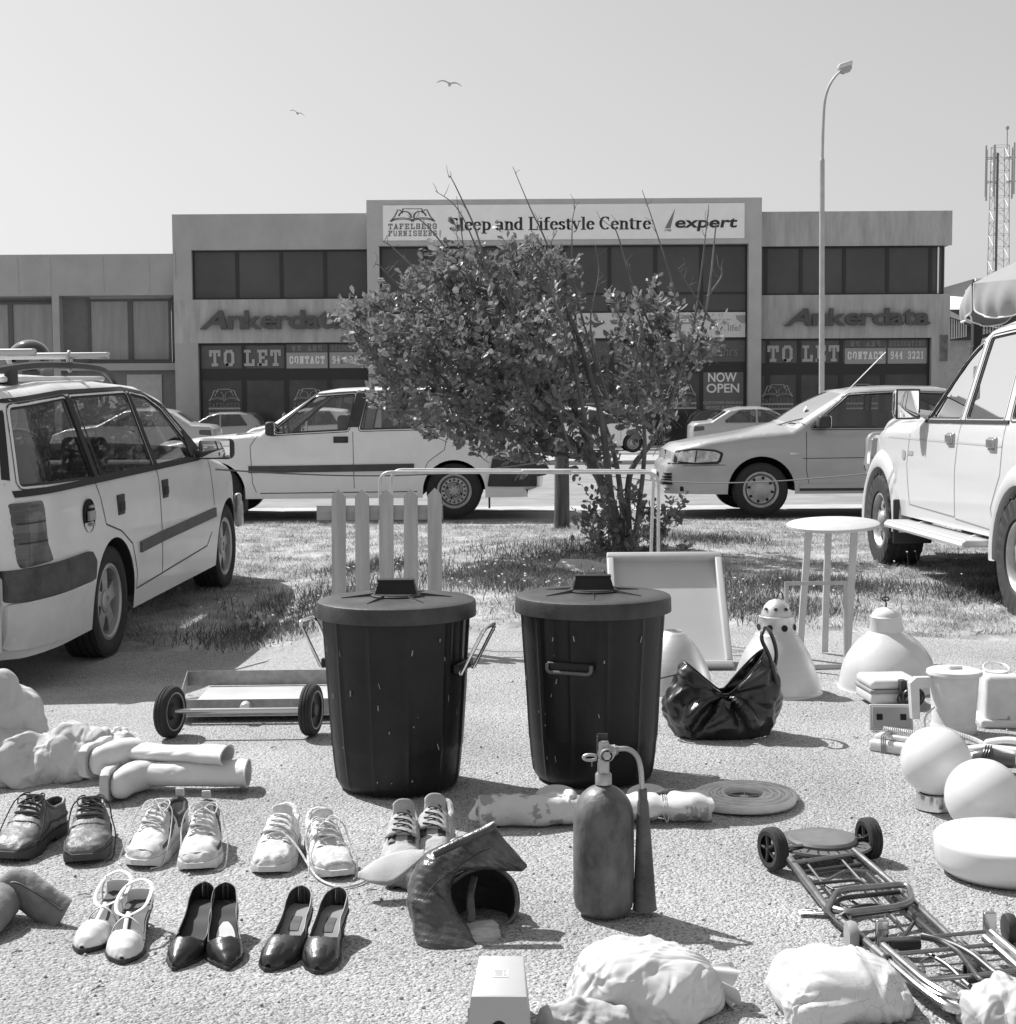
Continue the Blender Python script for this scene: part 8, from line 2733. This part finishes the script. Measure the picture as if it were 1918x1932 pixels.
def leaves(name, cl, dens, lsz, seed, up=(-.45, -.15, .75), jag=1.0):
    r_ = np.random.default_rng(seed)
    V, F, TW = [], [], MB()
    k = BY / 2740
    for (cx_, cy_, rp, dy) in cl:
        c = np.array(B3(cx_, cy_, dy)); R = rp * k
        nt = int(dens * (rp / 60) ** 2)
        for _ in range(nt):
            d = r_.normal(size=3); d /= np.linalg.norm(d)
            rr = R * (.35 + .75 * r_.random() ** .5) * (1.35 if r_.random() < .13 else 1)
            p = c + d * rr * np.array([1, 1.3, 1])
            ax = d * .55 + np.array(up) + r_.normal(size=3) * .3; ax /= np.linalg.norm(ax)
            L = r_.uniform(.10, .22)
            q0, q1 = p - ax * L * .4, p + ax * L * .6
            if r_.random() < .35: TW.tube([q0 - ax * .06, q0, q1], .0028, 4, r2=.0014)
            nl = int(r_.integers(6, 11))
            for j in range(nl):
                t = (j + .5) / nl
                b = q0 + (q1 - q0) * t
                s1 = np.cross(ax, r_.normal(size=3)); s1 /= np.linalg.norm(s1) + 1e-9
                ld = s1 * r_.uniform(.5, 1.0) + ax * r_.uniform(.3, .9); ld /= np.linalg.norm(ld)
                nn = np.cross(ld, r_.normal(size=3)); nn /= np.linalg.norm(nn) + 1e-9
                w = np.cross(ld, nn)
                s = lsz * r_.uniform(.6, 1.25) * (1 - .25 * t)
                wd = s * r_.uniform(.17, .25)
                i0 = len(V)
                cv = nn * s * r_.uniform(.02, .16)
                V += [b, b + ld * s * .35 + w * wd - cv * .3, b + ld * s * .35, b + ld * s * .35 - w * wd - cv * .3, b + ld * s * .72 + w * wd * 1.1 + cv * .4, b + ld * s * .72 + cv * .9, b + ld * s * .72 - w * wd * 1.1 + cv * .4, b + ld * s - cv * .4]
                F += [(i0, i0 + 1, i0 + 2), (i0, i0 + 2, i0 + 3), (i0 + 1, i0 + 4, i0 + 5, i0 + 2), (i0 + 2, i0 + 5, i0 + 6, i0 + 3), (i0 + 4, i0 + 7, i0 + 5), (i0 + 5, i0 + 7, i0 + 6)]
    me = bpy.data.meshes.new(name)
    me.from_pydata([tuple(v) for v in V], [], F); me.materials.append(M_LEAF); me.update()
    me.polygons.foreach_set('use_smooth', [True] * len(me.polygons))
    o = bpy.data.objects.new(name, me); COL.objects.link(o); o.parent = bush
    if TW.v: TW.build('twigs', M_TWIG, bush)
    return len(F)
n1 = leaves('crown', clusters, 38, .084, 21)
leaves('root_suckers', low, 34, .075, 22, (.0, -.1, .9))

# pole beside the bush
g = place(1061, 1000)
r = thing('wooden_post', 'short weathered wooden post standing left of the bush stems', 'post', g)
mb = MB(); mb.lathe([(0, 0), (.078, 0), (.074, .3), (.07, .85), (.06, .88), (0, .885)], 20, fn=lambda q, z, a: q * (1 + .03 * noise.noise(Vector((math.cos(a) * 2, math.sin(a) * 2, z * 2)))))
mb.build('post_body', mat('weathered_wood', .04, .85, g2=.13, vscale=6, detail=9, bump=.5, bscale=30, stretch=(4, 4, .4)), r)
postx = g
# the thin cable strung past the cars
M_ROPE = mat('grey_rope', .16, .8)
r = thing('strung_cable', 'thin cable strung from the left estate car to the wooden post', 'cable', (postx.x, postx.y, 0))
a, b = P(352, 882, 9.6), P(1050, 868, postx.y - .08)
mb = MB(); mb.tube([a + (b - a) * t - Vector((postx.x, postx.y, .10 * math.sin(math.pi * t))) for t in lin(0, 1, 30)], .006, 6); mb.build('cable', M_ROPE, r)
r = thing('strung_cable', 'thin cable strung from the wooden post to the off-road vehicle', 'cable', (postx.x, postx.y, 0))
a, b = P(1072, 888, postx.y - .08), P(1655, 892, 11.65)
mb = MB(); mb.tube([a + (b - a) * t - Vector((postx.x, postx.y, .10 * math.sin(math.pi * t))) for t in lin(0, 1, 30)], .006, 6); mb.build('cable', M_ROPE, r)
# broken slab and dark hollow at the foot of the bush
g = place(1118, 1082)
r = thing('broken_slab', 'broken pale concrete slab tilted at the foot of the bush', 'slab', g, rad(-24), rot=(rad(14), rad(8), rad(-24)))
mb = MB(); mb.prism([(-.25, -.10), (.10, -.14), (.27, -.05), (.20, .10), (-.1, .14), (-.27, .06)], -.03, .035); mb.build('slab', M_CONC, r, smooth=False)
g = place(492, 1150)
r = thing('dead_plant', 'withered pale clump of leaves lying on the gravel edge beside the left car', 'plant', g)
V = MB()
for i in range(90):
    a = rg.uniform(0, math.tau); L = rg.uniform(.05, .15); h = rg.uniform(.01, .09); b0 = Vector((rg.normal() * .09, rg.normal() * .07, .0))
    d_ = Vector((math.cos(a), math.sin(a), 0)); w_ = Vector((-d_.y, d_.x, rg.normal() * .5)) * rg.uniform(.006, .02)
    V.add([b0 - w_ * .3, b0 + w_ * .3, b0 + d_ * L * .6 + Vector((0, 0, h)) + w_, b0 + d_ * L * .6 + Vector((0, 0, h)) - w_, b0 + d_ * L + Vector((0, 0, h * .3 + .004))], [(0, 1, 2, 3), (3, 2, 4)])
V.build('withered_leaves', leafy('dead_leaf', .3, .62, 9, .2), r)

# ================================================================ rider behind the left car
def person():
    Y = 11.35; x = (70 - 959) / 2740 * Y
    r = thing('person', 'person in a glossy dark crash helmet and dark jacket standing beyond the left car', 'person', (x, Y, 0), 0); r.scale = (1, 1, .905)
    J = {'pelvis': (0, 0, .98, .14, .11), 'waist': (-.01, 0, 1.12, .14, .10), 'chest': (-.02, 0, 1.36, .17, .12), 'neckb': (-.02, 0, 1.52, .085, .08), 'neck': (-.02, 0, 1.60, .06, .06), 'head': (-.03, 0, 1.72, .085, .09), 'crown': (-.03, 0, 1.82, .06, .06)}
    vs, rr, es = [], [], []
    def add(p, ra, rb, par=None):
        vs.append(p); rr.append((ra, rb))
        if par is not None: es.append((par, len(vs) - 1))
        return len(vs) - 1
    last = None; ids = {}
    for k in J:
        x_, y_, z_, a, b = J[k]; last = add((x_, y_, z_), a, b, last); ids[k] = last
    for s in (-1, 1):
        sh = add((-.02, s * .19, 1.46), .065, .065, ids['chest']); el = add((-.02, s * .25, 1.19), .05, .05, sh); wr = add((-.18, s * .20, 1.06), .035, .035, el); ha = add((-.25, s * .18, 1.05), .04, .025, wr)
        hp = add((0, s * .1, .93), .095, .09, ids['pelvis']); kn = add((-.02, s * .11, .50), .06, .06, hp); an = add((0, s * .12, .10), .042, .042, kn); to = add((-.16, s * .13, .045), .045, .035, an)
    me = bpy.data.meshes.new('body'); me.from_pydata(vs, es, [])
    o = bpy.data.objects.new('body', me); COL.objects.link(o); o.parent = r
    md = o.modifiers.new('skin', 'SKIN'); sb_ = o.modifiers.new('sub', 'SUBSURF'); sb_.levels = 2; sb_.render_levels = 2
    if not me.skin_vertices:
        import bmesh
        bm = bmesh.new(); bm.from_mesh(me); bm.verts.layers.skin.verify(); bm.to_mesh(me); bm.free()
    for i, (a, b) in enumerate(rr): me.skin_vertices[0].data[i].radius = (a, b)
    me.skin_vertices[0].data[0].use_root = True
    me.materials.append(mat('dark_jacket', .05, .7, var=.2))
    mb = MB()
    c = Vector((-.03, 0, 1.79))
    def hel(u, v):
        a = math.tau * u; b = -1.0 + 2.57 * v
        k = 1 + .10 * max(0, -math.cos(a)) * max(0, 1 - abs(b)) 
        return c + Vector((-.0 + .155 * math.cos(a) * math.cos(b) * k, .128 * math.sin(a) * math.cos(b), .145 * math.sin(b)))
    mb.sheet(hel, 36, 20); mb.build('helmet', mat('helmet_gloss', .02, .12, coat=1), r, weld=True)
    mb = MB()
    mb.sheet(lambda u, v: c + Vector((-.182 * math.cos((u - .5) * 1.9) * math.cos((v - .5) * .9), .146 * math.sin((u - .5) * 1.9), -.005 + .06 * (v - .5) * 2)), 14, 6); mb.build('visor', mat('visor', .35, .08, coat=1), r)
person()

# ================================================================ sun umbrella at the right edge
def umbrella():
    Y = 12.3; cx_ = PS(2085, 600, Y).x; zr_ = PS(1955, 556, Y).z; R = .86
    r = thing('market_umbrella', 'grey sun umbrella with white piping and hanging flaps at the right edge', 'umbrella', (cx_, Y, 0), rad(9))
    n = 8; zt = zr_ + .36
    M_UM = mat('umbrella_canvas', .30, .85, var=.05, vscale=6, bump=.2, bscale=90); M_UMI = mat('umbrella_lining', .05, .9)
    for k in range(n):
        a0, a1 = math.tau * k / n, math.tau * (k + 1) / n
        e0, e1 = Vector((R * math.cos(a0), R * math.sin(a0), zr_)), Vector((R * math.cos(a1), R * math.sin(a1), zr_)); ap = Vector((0, 0, zt))
        def pan(u, v):
            e = e0.lerp(e1, v); p = ap.lerp(e, u); p.z -= .05 * math.sin(math.pi * v) * u * 0; return p + Vector((0, 0, .02 * math.sin(math.pi * u)))
        mb = MB(); mb.sheet(pan, 8, 8)
        def flap(u, v):
            e = e0.lerp(e1, .04 + .92 * v); out = Vector((e.x, e.y, 0)).normalized()
            d = (.30 * (1 - .0 * v)) * (.45 + .55 * math.sin(math.pi * v) ** .35)
            return e + out * (.07 * math.sin(u * 2.4)) * math.sin(math.pi * v) - Vector((0, 0, u * d)) + out * .012 * math.sin(v * 25) * u
        mb.sheet(flap, 8, 24)
        o = mb.build('canvas_panel', M_UM, r, angle=40)
        mb = MB()
        edge = [flap(u, 0) for u in lin(0, 1, 8)] + [flap(1, v) for v in lin(0, 1, 24)][1:] + [flap(u, 1) for u in lin(1, 0, 8)][1:]
        mb.tube(edge, .0075, 5); mb.build('white_piping', mat('piping_white', .85, .7), o)
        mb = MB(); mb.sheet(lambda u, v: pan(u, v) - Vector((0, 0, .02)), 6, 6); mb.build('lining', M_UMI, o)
        mb = MB(); mb.tube([ap, e0], .008, 5); mb.build('rib', M_BLACKP, r)
    mb = MB(); mb.cyl((0, 0, 0), (0, 0, zt + .08), .02, 12); mb.build('pole', M_ALLOY, r)
    mb = MB(); mb.rbox((0, 0, .04), (.5, .5, .08), .03); mb.build('base', M_CONC, r)
umbrella()
g = PS(1903, 1000, 19.0); zt = PS(1903, 628, 19.0).z
r = thing('dark_post', 'dark squat post with a pale bracket between the umbrella and the shop corner', 'post', (g.x, 19.0, 0))
mb = MB(); mb.rbox((0, 0, zt / 2), (.12, .12, zt), .02); mb.rbox((.03, 0, zt - .45), (.2, .14, .28), .02); mb.build('post_body', mat('tarred_wood', .02, .8), r)
mb = MB(); mb.prism([(-.05, zt - .46), (.0, zt - .32), (.05, zt - .36), (.06, zt - .44), (.0, zt - .42)], -.10, -.075, 'XZ'); mb.build('bracket', M_APPL, r, smooth=False)
